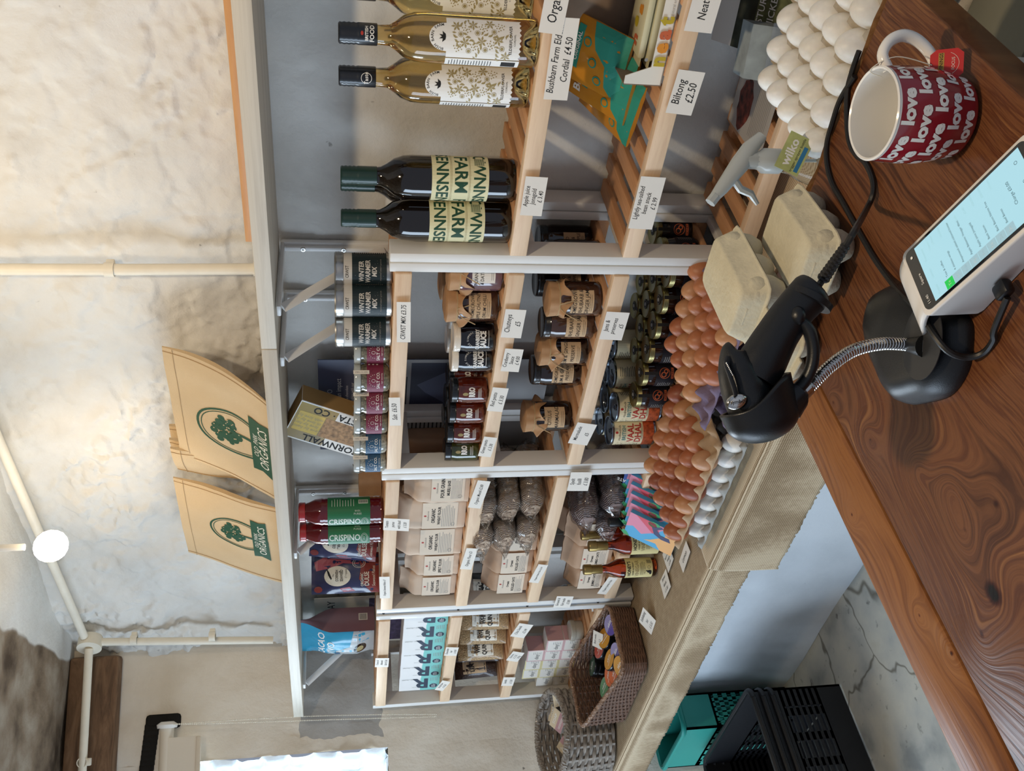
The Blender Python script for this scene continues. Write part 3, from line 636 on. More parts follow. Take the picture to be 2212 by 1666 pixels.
def paper_bag(name, lab, cat, p, rz, w, d, h, seed, art=None, mats=None, grp=None, m=None, lean=0.2, foldtop=0.28):
    t = thing(name, lab, cat, p, rz, grp); NS = 44
    def sec(u, v):
        a = 2*pi*u; c, q = cos(a), sin(a); k = (abs(c)**7+abs(q)**7)**(-1/7); z = h*v
        hw, hd = w/2, d/2
        bul = 1+0.05*sin(pi*min(v/0.75, 1))
        f = sst(1-foldtop, 1.0, v)
        hd2 = hd*(1-f*0.93)*bul; x = c*k*hw*(1+0.02*bul-0.04*f); y = q*k*hd2 + lean*d*f*0.6
        n = noise.noise(Vector((x*38, y*38+seed, z*26+seed*3.1)))
        s = 0.0035*(0.35+f)*n + 0.002*noise.noise(Vector((x*90, y*90, z*60+seed)))
        return (x+s*c, y+s*q, z + (0.004*noise.noise(Vector((x*30, seed, 1))) if v > 0.9 else 0))
    mb = MB(); mb.grid(sec, NS, 26, 0, True); n0 = len(mb.v)
    mb.f.append(list(range(NS-1, -1, -1))); mb.m.append(0); mb.s.append(True); mb.f.append([26*NS+k for k in range(NS)]); mb.m.append(0); mb.s.append(True)
    body = mb.build('bag_body', m or PBAG, t, 50)
    if art:
        def fr(x, y, hh):
            v = y/h; f = sst(1-foldtop, 1.0, v); bul = 1+0.05*sin(pi*min(v/0.75, 1))
            c = -(d/2)*(1-f*0.93)*bul + lean*d*f*0.6
            n = noise.noise(Vector((x*38, c*38+seed, y*26+seed*3.1)))
            return (x, c - max(0.0035*(0.35+f)*n, 0) - 0.0026 - hh, y)
        mb = MB(); art.put(mb, fr, 0.015); mb.build('label', mats, t)
    return t
def carton(name, lab, cat, p, rz, d, mats, art=None, amats=None, grp=None, Mx=None, r=0.0008):
    t = thing(name, lab, cat, p, rz, grp); mb = MB(); Mx = Mx or I4
    o = len(mb.f); mb.rbox((0, 0, d[2]/2), d, r, 0, Mx, 1)
    if isinstance(mats, list):             # face colours: front, sides, top
        for i, f in enumerate(mb.f):
            a, b, c = (Vector(mb.v[k]) for k in f[:3]); nn = (Mx.to_3x3().inverted() @ (b-a).cross(c-a)).normalized()
            mb.m[i] = 1 if abs(nn.x) > 0.8 else (2 if abs(nn.z) > 0.8 and len(mats) > 2 else 0)
    mb.build('carton_body', mats, t)
    if art: mb = MB(); art.flat(mb, Mx @ T(0, -d[1]/2-0.0003, 0)); mb.build('printed_front', amats, t)
    return t
def label_art(w, h, lines, sizes, ink=1, pad=0.12, fill=0.5, seed=0):
    a = Art().rect(-w/2, 0, w/2, h, 0, 0); y = h*(1-pad)
    for tx, sz in zip(lines, sizes): y -= sz*0.6; a.text(tx, 0, y, sz, ink, 1, 0.01); y -= sz*0.62
    if fill and y > h*0.16: a.lines(-w*0.4, w*0.4, h*0.08, y-h*0.03, max(2, int((y-h*0.1)/0.0042)), ink, 1, 0.28)
    return a

# ---------------------------------------------------------------- price cards
CARD = mat('white_card', '#e6ded2', 0.6); TAPE = mat('clear_tape', '#f4f1ea', 0.08, coat=1.0)
def pen(t, x, y, sz, a, sx=0.8): a.text(t, x, y, sz, 1, 1, 0.004, 0.12+0.1*random.random(), sx, random.uniform(-0.03, 0.03))
def card(lab, P, w, h, lines, sz, rz=0.0, tilt=0.0, roll=0.0, grp='handwritten price cards on the shelf edges', lie=False, ink=INK):
    a = Art().rect(-w/2, -h/2, w/2, h/2, 0, 0); n = len(lines)
    for i, tx in enumerate(lines):
        pen(tx, 0, h*0.5-h*(i+0.5)/n*0.94-h*0.02, sz if not isinstance(sz, list) else sz[i], a)
    mb = MB(); Mx = T(0, 0, 0, rx=(-pi/2 if lie else tilt), ry=roll)
    mb.box((0, 0.0004, 0), (w, 0.0005, h), 0, Mx); a.flat(mb, Mx)
    o = mb.build('price_card', [CARD, ink]); o.location = P; o.rotation_euler = (0, 0, rz)
    return tag(o, lab, 'price card', grp)
YF = 1.3395
def lipcard(x, y, w, h, lines, sz, lab, roll=0.03, tilt=-0.05, Y=YF): return card(lab, py(x, y, Y), w, h, lines, sz, 0, tilt, roll)
lipcard(1200, 12, 0.085, 0.036, ['Organic'], 0.021, 'price card reading Organ on the rail below the cordial bottles', 0.04)
lipcard(1212, 130, 0.132, 0.038, ['Bushbarn Farm Elderfl', 'Cordial  £4.50'], 0.0155, 'long price card for Bushbarn elderflower cordial', -0.02)
lipcard(1153, 425, 0.078, 0.038, ['Apple juice', 'Jonagold', '£ 3.40'], 0.0115, 'price card for Jonagold apple juice', 0.0)
lipcard(1524, 10, 0.085, 0.044, ['Neat en'], 0.0185, 'price card reading Neat below the energy bar box', 0.02)
lipcard(1480, 201, 0.075, 0.044, ['Biltong', '£2.50'], 0.019, 'price card for Biltong', 0.05)
lipcard(1397, 440, 0.108, 0.044, ['Lightly sea-salted', 'bean snack', '£ 2.99'], 0.0125, 'price card for lightly sea-salted bean snack', 0.0)
lipcard(872, 697, 0.100, 0.026, ['CRWST MIX £3.75'], 0.0135, 'price card for CRWST mix under the drink tins', -0.04)
lipcard(853, 890, 0.084, 0.023, ['Salt  £6.50'], 0.0145, 'price card for salt under the salt jars', -0.06)
lipcard(1109, 700, 0.072, 0.040, ['Chutneys', '£5'], 0.0150, 'price card for chutneys at five pounds', 0.02)
lipcard(1106, 779, 0.062, 0.037, ['Cranberry', 'Sauce', '£ 4.00'], 0.0115, 'price card for cranberry sauce', 0.04)
lipcard(1075, 864, 0.070, 0.033, ['Red pesto', '£ 3.30'], 0.0125, 'price card for red pesto', 0.08)
lipcard(1053, 966, 0.064, 0.029, ['Green pesto', '£ 3.30'], 0.0110, 'price card for green pesto', 0.12)
lipcard(1327, 705, 0.072, 0.046, ['Jams &', 'preserves', '£5'], 0.0130, 'price card for jams and preserves', 0.02)
lipcard(1258, 938, 0.068, 0.045, ['Marmalade', '£5'], 0.0125, 'price card for marmalade below the lone jar', 0.16)
lipcard(856, 1134, 0.046, 0.060, ['Tomato', 'puree', 'with basil', '£ 3.20'], 0.0105, 'price card for tomato puree with basil', 0.0, -0.1)
lipcard(831, 1270, 0.098, 0.026, ['Organic Seaweed flakes £7'], 0.0085, 'price card for organic seaweed flakes', -0.04)
lipcard(1035, 1069, 0.100, 0.030, ['Organic Muesli £2.80'], 0.0105, 'price card for organic muesli', 0.14)
lipcard(1013, 1208, 0.090, 0.029, ['Organic Flour £3'], 0.0115, 'price card for organic flour at three pounds', 0.10)
lipcard(1252, 1041, 0.068, 0.050, ['Spelt', 'fusilli', '£ 3.80'], 0.0140, 'price card for spelt fusilli on the white upright', -0.02)
lipcard(1163, 1240, 0.082, 0.026, ['Organic Rolled Oats £2.50'], 0.0070, 'price card for organic rolled oats', 0.18)
lipcard(1312, 1266, 0.080, 0.026, ['Organic Jumbo Oats'], 0.0085, 'price card for organic jumbo oats', 0.22)
lipcard(825, 1432, 0.050, 0.038, ['Cacao &', 'Almond', 'Gift £5.50'], 0.0095, 'price card for cacao under the turquoise bag', 0.02)
lipcard(975, 1408, 0.046, 0.036, ['Chocolate', 'bar', '£ 4.50'], 0.0095, 'price card for chocolate bar under the turquoise boxes', 0.06)
lipcard(956, 1482, 0.058, 0.026, ['Body bar', '£ 4.20'], 0.0100, 'tilted price card nearest the window, under the white boxes', 0.36)
lipcard(1127, 1363, 0.070, 0.042, ['Chia Seeds', '£2.99'], 0.0125, 'price card for chia seeds', 0.26)
lipcard(1113, 1419, 0.052, 0.036, ['Quinoa', '£ 3.25', '250g'], 0.0100, 'price card for quinoa', 0.30)
lipcard(1098, 1473, 0.052, 0.036, ['Lentils', '£ 1.50'], 0.0110, 'price card for lentils', 0.04)
lipcard(1217, 1301, 0.056, 0.046, ['Ground &', 'Fair trade', '£3.80'], 0.0115, 'price card taped across the grey strip between two units', 0.04)
g2 = 'handwritten cards on the hessian'
p = px(1436, 1203, HESS+0.014); card('price card lying by the vinegar bottles and chocolate bars', (p.x, p.y, HESS+0.0062), 0.056, 0.056, ['Honey', 'Perry & Cider', 'Vinegar', '£5.99'], 0.0105, 0.05, 0, 0, g2, True)
p = px(1477, 1203, HESS+0.008); card('price card reading Lemon beside the brown egg tray corner', (p.x, p.y, HESS+0.0062), 0.075, 0.034, ['Lemon'], 0.017, 0.1, 0, 0, g2, True)
p = px(1432, 1262, HESS+0.012); card('price card standing between the vinegar bottles and the wicker basket', (p.x, p.y, HESS+0.0062), 0.062, 0.050, ['Shower', 'blocks', '£ 5.50'], 0.012, -0.05, 0, 0, g2, True)
p = px(1398, 1342, HESS+0.013); card('price card leaning against the brown wicker basket', (p.x, p.y, p.z), 0.060, 0.050, ['Exfoliating', 'bar', '£ 5.50'], 0.012, 0.1, -1.1, 0.0, g2)
p = px(1291, 1310, HESS+0.085); card('card reading Shower at the back of the brown wicker basket', (p.x, p.y, p.z), 0.062, 0.036, ['Shower'], 0.013, 0.3, -0.2, -0.2, g2)
p = px(1291, 1383, HESS+0.085); card('small grey card lying on the coloured pots in the basket', (p.x, p.y, p.z), 0.05, 0.034, ['Bath melts', '£ 2'], 0.009, 0.5, -0.9, 0.0, g2)

# ================================================================ GOODS ON THE SHELVES
def base(x, y, z, R=0.0):
    p = px(x, y, z); d = Vector((p.x, p.y, 0)).normalized(); q = p + d*R; q.z = z + 0.0006; return q
def put(x, y, z, R, ymin=None, ymax=1.57):
    p = base(x, y, z, R)
    if ymin: p.y = max(p.y, ymin)
    p.y = min(p.y, ymax-R); return p

# --- winter drink tins, top shelf
a = Art().rect(-0.105, 0.010, 0.105, 0.074, 0, 0).rect(-0.105, 0.074, 0.105, 0.092, 1, 0)
for tx, y, s in (('WINTER', 0.0565, 0.0125), ('WARMER', 0.0445, 0.0125), ('MIX', 0.0325, 0.0125)): a.text(tx, -0.004, y, s, 1, 1, 0.025, 0.15, 0.85)
a.text('CRWST', -0.004, 0.083, 0.0085, 2, 1, 0.01, 0, 0.8); a.text('DRINKING GREAT COCOA', 0, 0.021, 0.0035, 3, 1); a.rect(0.036, 0.014, 0.062, 0.070, 4, 1); a.lines(0.0375, 0.0605, 0.016, 0.068, 15, 1, 2, 0.3)
for i in range(70): x, y = random.uniform(-.1, .1), random.uniform(.012, .072); a.disc(x, y, 0.00035, None, 1, 1, 5)
TINB = mat('dark_teal_print', '#142427', 0.5)
t = thing('drink_tin', 'dark winter drink tin with a silver lid, nearest the white unit upright', 'tin', put(848, 584, 1.252, 0.032, 1.385), face((-1.08, 1.38)), 'winter drink tins')
mb = MB(); mb.lathe([(0, 0.0015), (0.029, 0.0015), (0.0318, 0), (0.0325, 0.002), (0.0318, 0.006), (0.0318, 0.096), (0.0325, 0.099), (0.030, 0.099), (0, 0.099)], 32); mb.build('can', TINALU, t)
mb = MB(); mb.lathe([(0.0333, 0.090), (0.0337, 0.091), (0.033, 0.095), (0.0337, 0.098), (0.033, 0.101), (0.0337, 0.104), (0.032, 0.1065), (0.029, 0.105), (0, 0.105)], 32); mb.build('lid', TINALU, t)
mb = MB(); a.cyl(mb, 0.0319, 0.0, 0.0); mb.build('label', [TINB, mat('silver_print', '#c9c4bb', 0.45), INK, GREY, INK], t)
dup(t, Vector((-1.155, 1.392, 1.2526)), face((-1.155, 1.40))-0.12, 'dark winter drink tin, middle one of the row of three')
dup(t, Vector((-1.228, 1.388, 1.2526)), face((-1.228, 1.40))-0.16, 'dark winter drink tin nearest the salt jars')

# --- salt jars
SALTG = mat('herb_salt_glass', '#6f6a58', 0.08, coat=0.8, var=0.75, vs=160); SALTW = mat('pale_salt_glass', '#9a988a', 0.08, coat=0.8, var=0.6, vs=160)
CLEARLID = mat('frosted_lid_glass', '#aeb2ae', 0.12, coat=0.6); BURG = mat('burgundy_print', '#7a2c45', 0.55); BLUEP = mat('slate_blue_print', '#2d5573', 0.55); WIRE = mat('clip_wire', '#a9a7a2', 0.3, 1.0)
def salt(p, rz, glass, band, lab, strip=True):
    t = thing('salt_jar', lab, 'jar', p, rz, 'clip jars of salt')
    mb = MB(); mb.lathe([(0, 0.002), (0.024, 0), (0.0285, 0.004), (0.0295, 0.010), (0.0295, 0.047), (0.027, 0.052), (0.0275, 0.056), (0, 0.056)], 28); mb.build('glass', glass, t)
    mb = MB(); mb.lathe([(0.0285, 0.0565), (0.030, 0.058), (0.030, 0.066), (0.028, 0.070), (0, 0.070)], 28); mb.build('lid', CLEARLID, t)
    mb = MB()
    for s in (-1, 1): mb.tube([(s*0.0302, 0, 0.050), (s*0.032, -0.004, 0.058), (s*0.031, -0.002, 0.066), (s*0.012, 0.0, 0.0715)], 0.0009, 5)
    mb.build('clip', WIRE, t)
    a = Art().rect(-0.09, 0.012, 0.09, 0.045, 0, 0)
    a.text('SALT CO.', -0.004, 0.0225, 0.0085, 1, 1, 0.015); a.text('sugar seasoning', 0.0, 0.0155, 0.0035, 1, 1)
    for k in range(9): q = pi*k/8; a.disc(-0.004+0.012*cos(q), 0.030+0.010*sin(q), 0.0007, None, 1, 1, 6)
    a.ring(-0.004, 0.032, 0.0032, 0.0040, 0.0006, 1, 1, 12)
    for k in range(5): a.ring(-0.03+0.015*k, 0.036-0.004*(k % 2), 0.004, 0.004, 0.0004, 2, 1, 10, 0, 4)
    for y in (0.040, 0.032, 0.024): a.disc(0.034, y, 0.0022, None, 1, 1, 12)
    mb = MB(); a.cyl(mb, 0.0296); mb.build('label', [band, WHITE, mat('deep_wine', '#4d1a2c', 0.6)], t)
    if strip:
        mb = MB(); A = Art().rect(0.010, 0.040, 0.018, 0.0715, 0, 0).text('TIDE TO TABLE', 0.014, 0.0555, 0.0036, 1, 1, 0.01, rot=pi/2); A.cyl(mb, 0.0308); mb.build('paper_strip', [CARD, GREY], t)
X0 = [(-1.295, 1.405, 'burgundy salt jar at the tin end of the row, set back', 1), (-1.345, 1.375, 'burgundy salt jar, second from the drink tins', 1), (-1.409, 1.375, 'burgundy salt jar in the middle of the row', 1), (-1.474, 1.378, 'burgundy salt jar beside the first blue one', 0)]
for x, y, lab, s in X0: salt((x, y, 1.2526), face((x, y))-0.1, SALTG, BURG, lab, s)
for x, lab in ((-1.538, 'blue salt jar touching the burgundy ones'), (-1.600, 'blue salt jar at the window end of the row')): salt((x, 1.378, 1.2526), face((x, 1.4))-0.35, SALTW, BLUEP, lab)

# --- chocolate poster against the wall, pasta box
POST = mat('slate_poster', '#4b5068', 0.45); POSTL = mat('pale_poster', '#9c9a98', 0.5); MOUNT = mat('dark_mountain_print', '#23243a', 0.5); PALEP = mat('pale_ink', '#c9c9d2', 0.6)
p1, p2 = py(686, 776, 1.553), py(975, 945, 1.553); w = 0.30; zt = p1.z; zb = 0.865
a = Art().rect(-w/2, 0, w/2, zt-zb, 0, 0).rect(-w/2, 0, w/2, 0.375, 1, 1)
a.poly([(-0.02, 0.23), (w/2-0.01, 0.23), (w/2-0.01, 0.325), (-0.02, 0.325)], 2, 2).poly([(0.0, 0.23), (0.12, 0.23), (0.07, 0.31), (0.045, 0.29)], 0, 3)
a.text('N  U  E  V  O', 0.01, zt-zb-0.026, 0.017, 3, 1).text('Chocolate with an impact', 0.01, zt-zb-0.046, 0.0165, 4, 1, 0, 0, 0.95)
for k, tx in enumerate(('We are showing the chocolate', 'makers close relationships with our', 'growers puts money in their hands,')): a.text(tx, 0.01, zt-zb-0.064-0.0125*k, 0.0095, 3, 1)
a.lines(-0.02, w/2-0.02, 0.33, 0.368, 5, 5, 2, 0.3).lines(-0.14, -0.03, 0.24, 0.36, 12, 5, 2, 0.3)
mb = MB(); a.flat(mb); mb.box((0, 0.0013, (zt-zb)/2), (w, 0.002, zt-zb))
o = mb.build('poster', [POST, POSTL, MOUNT, PALEP, WHITE, INK]); o.location = (p1.x-w/2, 1.550, zb); tag(o, 'slate blue chocolate poster standing against the wall behind the salt jars', 'poster')
GOLDB = mat('gold_box_card', '#b5915a', 0.55); PASTA = mat('dry_pasta', '#a5825c', 0.6, var=0.5, vs=110, bump=0.6, bs=120); YEL = mat('yellow_print', '#d3b458', 0.6)
a = Art().rect(-0.055, -0.0001, 0.055, 0.19, 0, 0).rect(-0.052, 0.10, 0.052, 0.188, 1, 0).rect(-0.028, 0.02, 0.028, 0.12, 2, 1).rect(-0.028, 0.122, 0.028, 0.182, 1, 1)
a.text('CORNWALL', -0.041, 0.08, 0.025, 3, 1, 0.02, rot=pi/2, sx=1.0).text('PASTA · CO', 0.041, 0.09, 0.025, 3, 1, 0.02, rot=pi/2)
for k in range(4): a.text('with love by hand'[k*2:k*2+12], 0.016-0.011*k, 0.152, 0.012, 4, 2, 0, 0.3, 1, rot=pi/2)
p = py(770, 950, 1.47)
carton('pasta_box', 'white and gold pasta box leaning over behind the blue salt jars', 'box', (p.x, 1.485, 1.262), 0.12, (0.112, 0.055, 0.19), [WHITE, GOLDB, GOLDB], a, [WHITE, YEL, PASTA, INK, GOLD], None, T(0, 0, 0.02, ry=0.42))

# --- red sauce bottles
REDS = mat('tomato_glass', '#5c0f16', 0.07, coat=0.8); REDLID = mat('red_lid', '#a52828', 0.3, coat=0.4); GRNL = mat('green_label', '#1f6b42', 0.5); SILVP = mat('silver_ink', '#c7d0c4', 0.4)
pr = [(0, 0.002), (0.028, 0), (0.031, 0.004)] + [(0.0325-0.0012*(i % 2), 0.006+0.005*i) for i in range(5)] + [(0.032, 0.032), (0.032, 0.128)] + [(0.0325-0.0012*(i % 2), 0.132+0.005*i) for i in range(4)] + [(0.030, 0.158), (0.023, 0.172), (0.0205, 0.180), (0.0205, 0.188), (0, 0.188)]
a = Art().rect(-0.075, 0.031, 0.075, 0.129, 0, 0)
a.text('CRISPINO', -0.018, 0.090, 0.024, 1, 1, 0.02, 0, 0.70, rot=-pi/2); a.ring(-0.020, 0.044, 0.014, 0.009, 0.0008, 1, 1).ring(-0.020, 0.044, 0.011, 0.0065, 0.0008, 1, 1).text('1919', -0.020, 0.044, 0.006, 1, 1).text('PUREE', 0.004, 0.060, 0.0065, 1, 1, rot=-pi/2).text('BASIL', 0.011, 0.060, 0.0055, 1, 1, rot=-pi/2)
a.rect(0.028, 0.036, 0.040, 0.058, 1, 1); a.lines(0.030, 0.038, 0.037, 0.057, 9, 2, 2, 0.5, 0); a.lines(0.022, 0.044, 0.066, 0.122, 9, 1, 1, 0.2)
cap = [(0.0222, 0.180), (0.0232, 0.181), (0.0232, 0.193), (0.021, 0.1955), (0, 0.195)]
t = bottle('sauce_bottle', 'red tomato sauce bottle with a green label, nearer the white bracket', 'bottle', (-1.795, 1.385, 1.2526), face((-1.79, 1.38))-0.35, pr, REDS, cap, REDLID, a, [GRNL, SILVP, INK], 0, 0.0322, 'red sauce bottles')
dup(t, Vector((-1.875, 1.388, 1.2526)), face((-1.87, 1.38))-0.05, 'red tomato sauce bottle with a green label, beside the seaweed pouches')

# --- seaweed pouches, cards and cacao bag
SWF = mat('navy_red_foil', '#2c2f52', 0.22, coat=0.6); CREAM = mat('cream_print', '#dfd9c8', 0.6); RUST = mat('rust_print', '#7e2f2a', 0.4); ROSE = mat('rose_print', '#a14f5c', 0.4)
def seaweed_art():
    w, h = 0.135, 0.175; a = Art().poly([(-w/2, 0), (w/2, 0), (w/2, 0.055), (0.02, 0.045), (-0.02, 0.05), (-w/2, 0.02)], 1, 0)
    a.poly([(0.01, 0.16), (0.04, 0.165), (0.062, 0.13), (0.05, 0.085), (0.062, 0.05), (0.03, 0.05), (0.035, 0.09), (0.02, 0.12)], 2, 0)
    a.poly([(-0.06, 0.06), (-0.045, 0.075), (-0.05, 0.10), (-0.062, 0.09)], 2, 0)
    a.disc(-0.008, 0.105, 0.034, 0.034, 3, 1, 28).text('CORNISH', -0.006, 0.106, 0.0105, 4, 2, 0.02, 0, 0.85).text('SEAWEED', -0.006, 0.094, 0.0105, 4, 2, 0.02, 0, 0.85).text('Company', 0.0, 0.083, 0.008, 4, 2, 0, 0.3).text('The', -0.006, 0.1155, 0.006, 4, 2, 0, 0.3)
    for k in range(3): a.poly([(-0.02+0.006*k, 0.122+0.003*k), (0.006+0.004*k, 0.129+0.002*k), (0.008+0.004*k, 0.1265+0.002*k), (-0.016+0.006*k, 0.119+0.003*k)], 4, 2)
    a.ring(0.034, 0.050, 0.0165, 0.0165, 0.0012, 3, 1).ring(0.034, 0.050, 0.012, 0.012, 0.0008, 3, 1)
    a.text('ORGANIC', -0.022, 0.042, 0.010, 3, 1, 0.01).text('DULSE', -0.020, 0.030, 0.0165, 3, 1, 0.02).text('Seaweed Flakes', -0.012, 0.013, 0.011, 3, 1, 0, 0.25)
    a.disc(-0.052, 0.155, 0.011, 0.011, 1, 1, 9); return a
sm = [SWF, RUST, ROSE, CREAM, INK]
pouch('seaweed_pouch', 'navy and red seaweed pouch standing in front at the rail', 'pouch', (-2.075, 1.40, 1.2526), face((-2.07, 1.4))-0.05, 0.102, 0.172, 0.040, 1, SWF, seaweed_art().sx(0.755), sm, 'seaweed pouches', -0.08)
pouch('seaweed_pouch', 'navy and red seaweed pouch next to the red sauce bottles', 'pouch', (-1.990, 1.430, 1.2526), face((-1.97, 1.45))-0.35, 0.102, 0.168, 0.036, 2, SWF, seaweed_art().sx(0.755), sm, 'seaweed pouches', -0.10, 0.10)
pouch('seaweed_pouch', 'navy and red seaweed pouch squeezed behind the front pouch', 'pouch', (-2.010, 1.492, 1.2526), face((-2.03, 1.5))-0.3, 0.102, 0.168, 0.036, 3, SWF, seaweed_art().sx(0.755), sm, 'seaweed pouches', -0.10)
p1 = py(690, 1300, 1.553); LIME = mat('lime_print', '#7f9a3e', 0.6)
a = Art().rect(-0.13, 0, 0.13, 0.36, 0, 0).rect(-0.13, 0, 0.13, 0.075, 1, 1).text('ORGANIC DAY', 0, 0.31, 0.033, 2, 1).text('Grow plants', -0.02, 0.25, 0.018, 2, 1).text('help nature', -0.02, 0.22, 0.018, 2, 1)
a.rect(-0.12, 0.20, 0.12, 0.10, 3, 1).lines(-0.12, 0.12, 0.01, 0.07, 6, 2, 2, 0.3)
mb = MB(); a.flat(mb); mb.box((0, 0.0013, 0.18), (0.26, 0.002, 0.36)); o = mb.build('poster', [PAPER, LIME, INK, mat('lavender_print', '#5a4c6c', 0.6, var=0.5, vs=60)]); o.location = (p1.x-0.11, 1.550, p1.z-0.345)
tag(o, 'pale leaflet with a lime green foot, against the wall behind the seaweed pouch', 'poster')
CACP = mat('mauve_foil', '#7d5a62', 0.35, coat=0.3); CACB = mat('turquoise_foil', '#2f9fc4', 0.25, coat=0.6)
w, h = 0.15, 0.215
a = Art().poly([(-w/2, 0), (w/2*0.98, 0), (w/2*0.98, 0.055), (0.0, 0.07), (-0.02, 0.11), (-w/2, 0.105)], 1, 0).text('CACAO', 0.0, 0.150, 0.027, 2, 1, 0.02).text('VIVO', -0.01, 0.122, 0.030, 2, 1, 0.01, 0.2).disc(-0.012, 0.04, 0.022, 0.018, 3, 1).disc(-0.012, 0.04, 0.012, 0.010, 4, 2).disc(-0.04, 0.105, 0.010, 0.008, 5, 2)
t = pouch('cacao_bag', 'turquoise cacao bag with a mauve side, nearest the window on the top shelf', 'bag', (-2.50, 1.47, 1.2556), face((-2.5, 1.47))-0.95, w, h, 0.085, 5, CACB, a, [CACB, mat('pale_foil', '#b9bfc0', 0.3, coat=0.4), WHITE, BLACKJ, GOLD, BLUEP], None, -0.04)
mb = MB()
d = pillow(w, h, 0.085, 5)
mb.grid(lambda u, v: (w/2+0.001+0.010*sin(pi*u), (2*u-1)*(0.042*(1-sst(0.55, 1.0, v)*0.95)), h*v*0.995), 8, 20); a2 = Art().rect(-0.012, 0.02, 0.012, 0.045, 0, 0).lines(-0.010, 0.010, 0.022, 0.043, 9, 1, 1, 0.5, 0)
a2.put(mb, lambda x, y, hh: (w/2+0.012+hh, x, y)); mb.m = [m_+1 if i >= 160 else 0 for i, m_ in enumerate(mb.m)]
mb.build('side_gusset', [CACP, CARD, INK], t)
carton('cardboard_box', 'small brown box behind the red sauce bottles', 'box', (-1.80, 1.50, 1.2526), 0.3, (0.09, 0.06, 0.055), WRAP)

# --- apple juice and elderflower cordial
APG = mat('dark_bottle_glass', '#140c05', 0.05, coat=0.8); CAPG = mat('green_capsule', '#143229', 0.4, coat=0.3); APL = mat('pale_green_label', '#e6e0b4', 0.6)
pr = [(0, 0.008), (0.020, 0.006), (0.030, 0.001), (0.0355, 0.001), (0.0375, 0.006), (0.0378, 0.02), (0.0378, 0.178), (0.0365, 0.193), (0.031, 0.209), (0.022, 0.221), (0.0165, 0.231), (0.0150, 0.243), (0.0145, 0.292), (0, 0.292)]
cap = [(0.0153, 0.237), (0.0163, 0.238), (0.0163, 0.268)] + [(0.0163-0.0009*(i % 2), 0.269+0.0035*i) for i in range(8)] + [(0.0160, 0.297), (0.014, 0.299), (0, 0.299)]
a = Art().rect(-0.117, 0.048, 0.117, 0.146, 0, 0)
for tx, y, s, x in (('NNSENNSENNSENNSENN', 0.129, 0.029, 0), ('FARM  FARM  FARM', 0.097, 0.031, 0), ('TOWNNSTOWNNSTOWNNS', 0.065, 0.029, 0)): a.text(tx, x, y, s, 1, 1, 0.02, 0, 0.95, rot=pi)
for y in (0.113, 0.081): a.lines(-0.11, 0.11, y-0.002, y+0.002, 2, 2, 1, 0.3)
a.rect(0.012, 0.055, 0.030, 0.075, 0, 2).lines(0.013, 0.029, 0.056, 0.073, 10, 1, 3, 0.5, 0)
t = bottle('juice_bottle', 'dark apple juice bottle nearest the cordial bottles', 'bottle', (-0.893, 1.408, 1.0476), face((-0.93, 1.4))+0.25, pr, APG, cap, CAPG, a, [APL, GREEN, GOLD], 0, 0.0379, 'apple juice bottles')
dup(t, Vector((-0.955, 1.482, 1.0476)), face((-0.97, 1.4))+1.5, 'dark apple juice bottle standing behind the front pair')
dup(t, Vector((-0.974, 1.398, 1.0476)), face((-0.99, 1.4))+0.05, 'dark apple juice bottle touching the white unit upright')
CORG = mat('amber_cordial_glass', '#f3d58e', 0.02, trans=1.0, ior=1.36, coat=0.4); CAPB = mat('black_capsule', '#15171d', 0.35, coat=0.4)
pr = [(0, 0.022), (0.010, 0.020), (0.022, 0.006), (0.028, 0.001), (0.034, 0.001), (0.0365, 0.006), (0.0368, 0.02), (0.0368, 0.170), (0.0355, 0.188), (0.030, 0.204), (0.021, 0.216), (0.0155, 0.225), (0.0143, 0.240), (0.0143, 0.296), (0, 0.296)]
cap = [(0.0155, 0.243), (0.0163, 0.244), (0.0163, 0.270)] + [(0.0163-0.0009*(i % 2), 0.271+0.0035*i) for i in range(8)] + [(0.0160, 0.299), (0.014, 0.301), (0, 0.301)]
def botanic(a, x0, y0, w, h, n, m=1):
    for i in range(n):
        x, y = x0+w*((i*0.618) % 1), y0+h*((i+0.5)/n); k = i % 4; r = i*1.9
        if k == 0:
            for j in range(6): q = r+j*pi/3; a.poly([(x, y), (x+0.005*cos(q-.35), y+0.005*sin(q-.35)), (x+0.0085*cos(q), y+0.0085*sin(q)), (x+0.005*cos(q+.35), y+0.005*sin(q+.35))], m, 1)
        elif k == 1:
            for j in range(-3, 4): q = r+0.5*(j % 2); X, Y = x+0.0035*j*cos(r), y+0.0035*j*sin(r); a.poly([(X, Y), (X+0.0035*cos(q+1), Y+0.0035*sin(q+1)), (X+0.007*cos(q+.6), Y+0.007*sin(q+.6)), (X+0.0035*cos(q+.1), Y+0.0035*sin(q+.1))], m, 1)
        elif k == 2: a.disc(x, y, 0.0042, None, m, 1, 14).ring(x, y, 0.0035, 0.0035, 0.0008, 0, 2, 14)
        else:
            for j in range(12): a.disc(x+0.0075*cos(j*2.4)*sqrt(j/12), y+0.0075*sin(j*2.4)*sqrt(j/12), 0.0011, None, m, 1, 6)
a = Art(); WB = 0.062
a.poly([(-WB/2, 0.030)]+[(-WB/2+WB*i/16, 0.030+(0.0015 if i % 2 else -0.0015)) for i in range(17)]+[(WB/2, 0.142)]+[(0.021*cos(q*pi/12), 0.142+0.026*sin(q*pi/12)) for q in range(13)]+[(-WB/2, 0.142)], 0, 0)
a.arc('BUSH BARN FARM', 0, 0.146, 0.0175, 0.0058, 2, 1, pi/2, 0.225, 0.01)
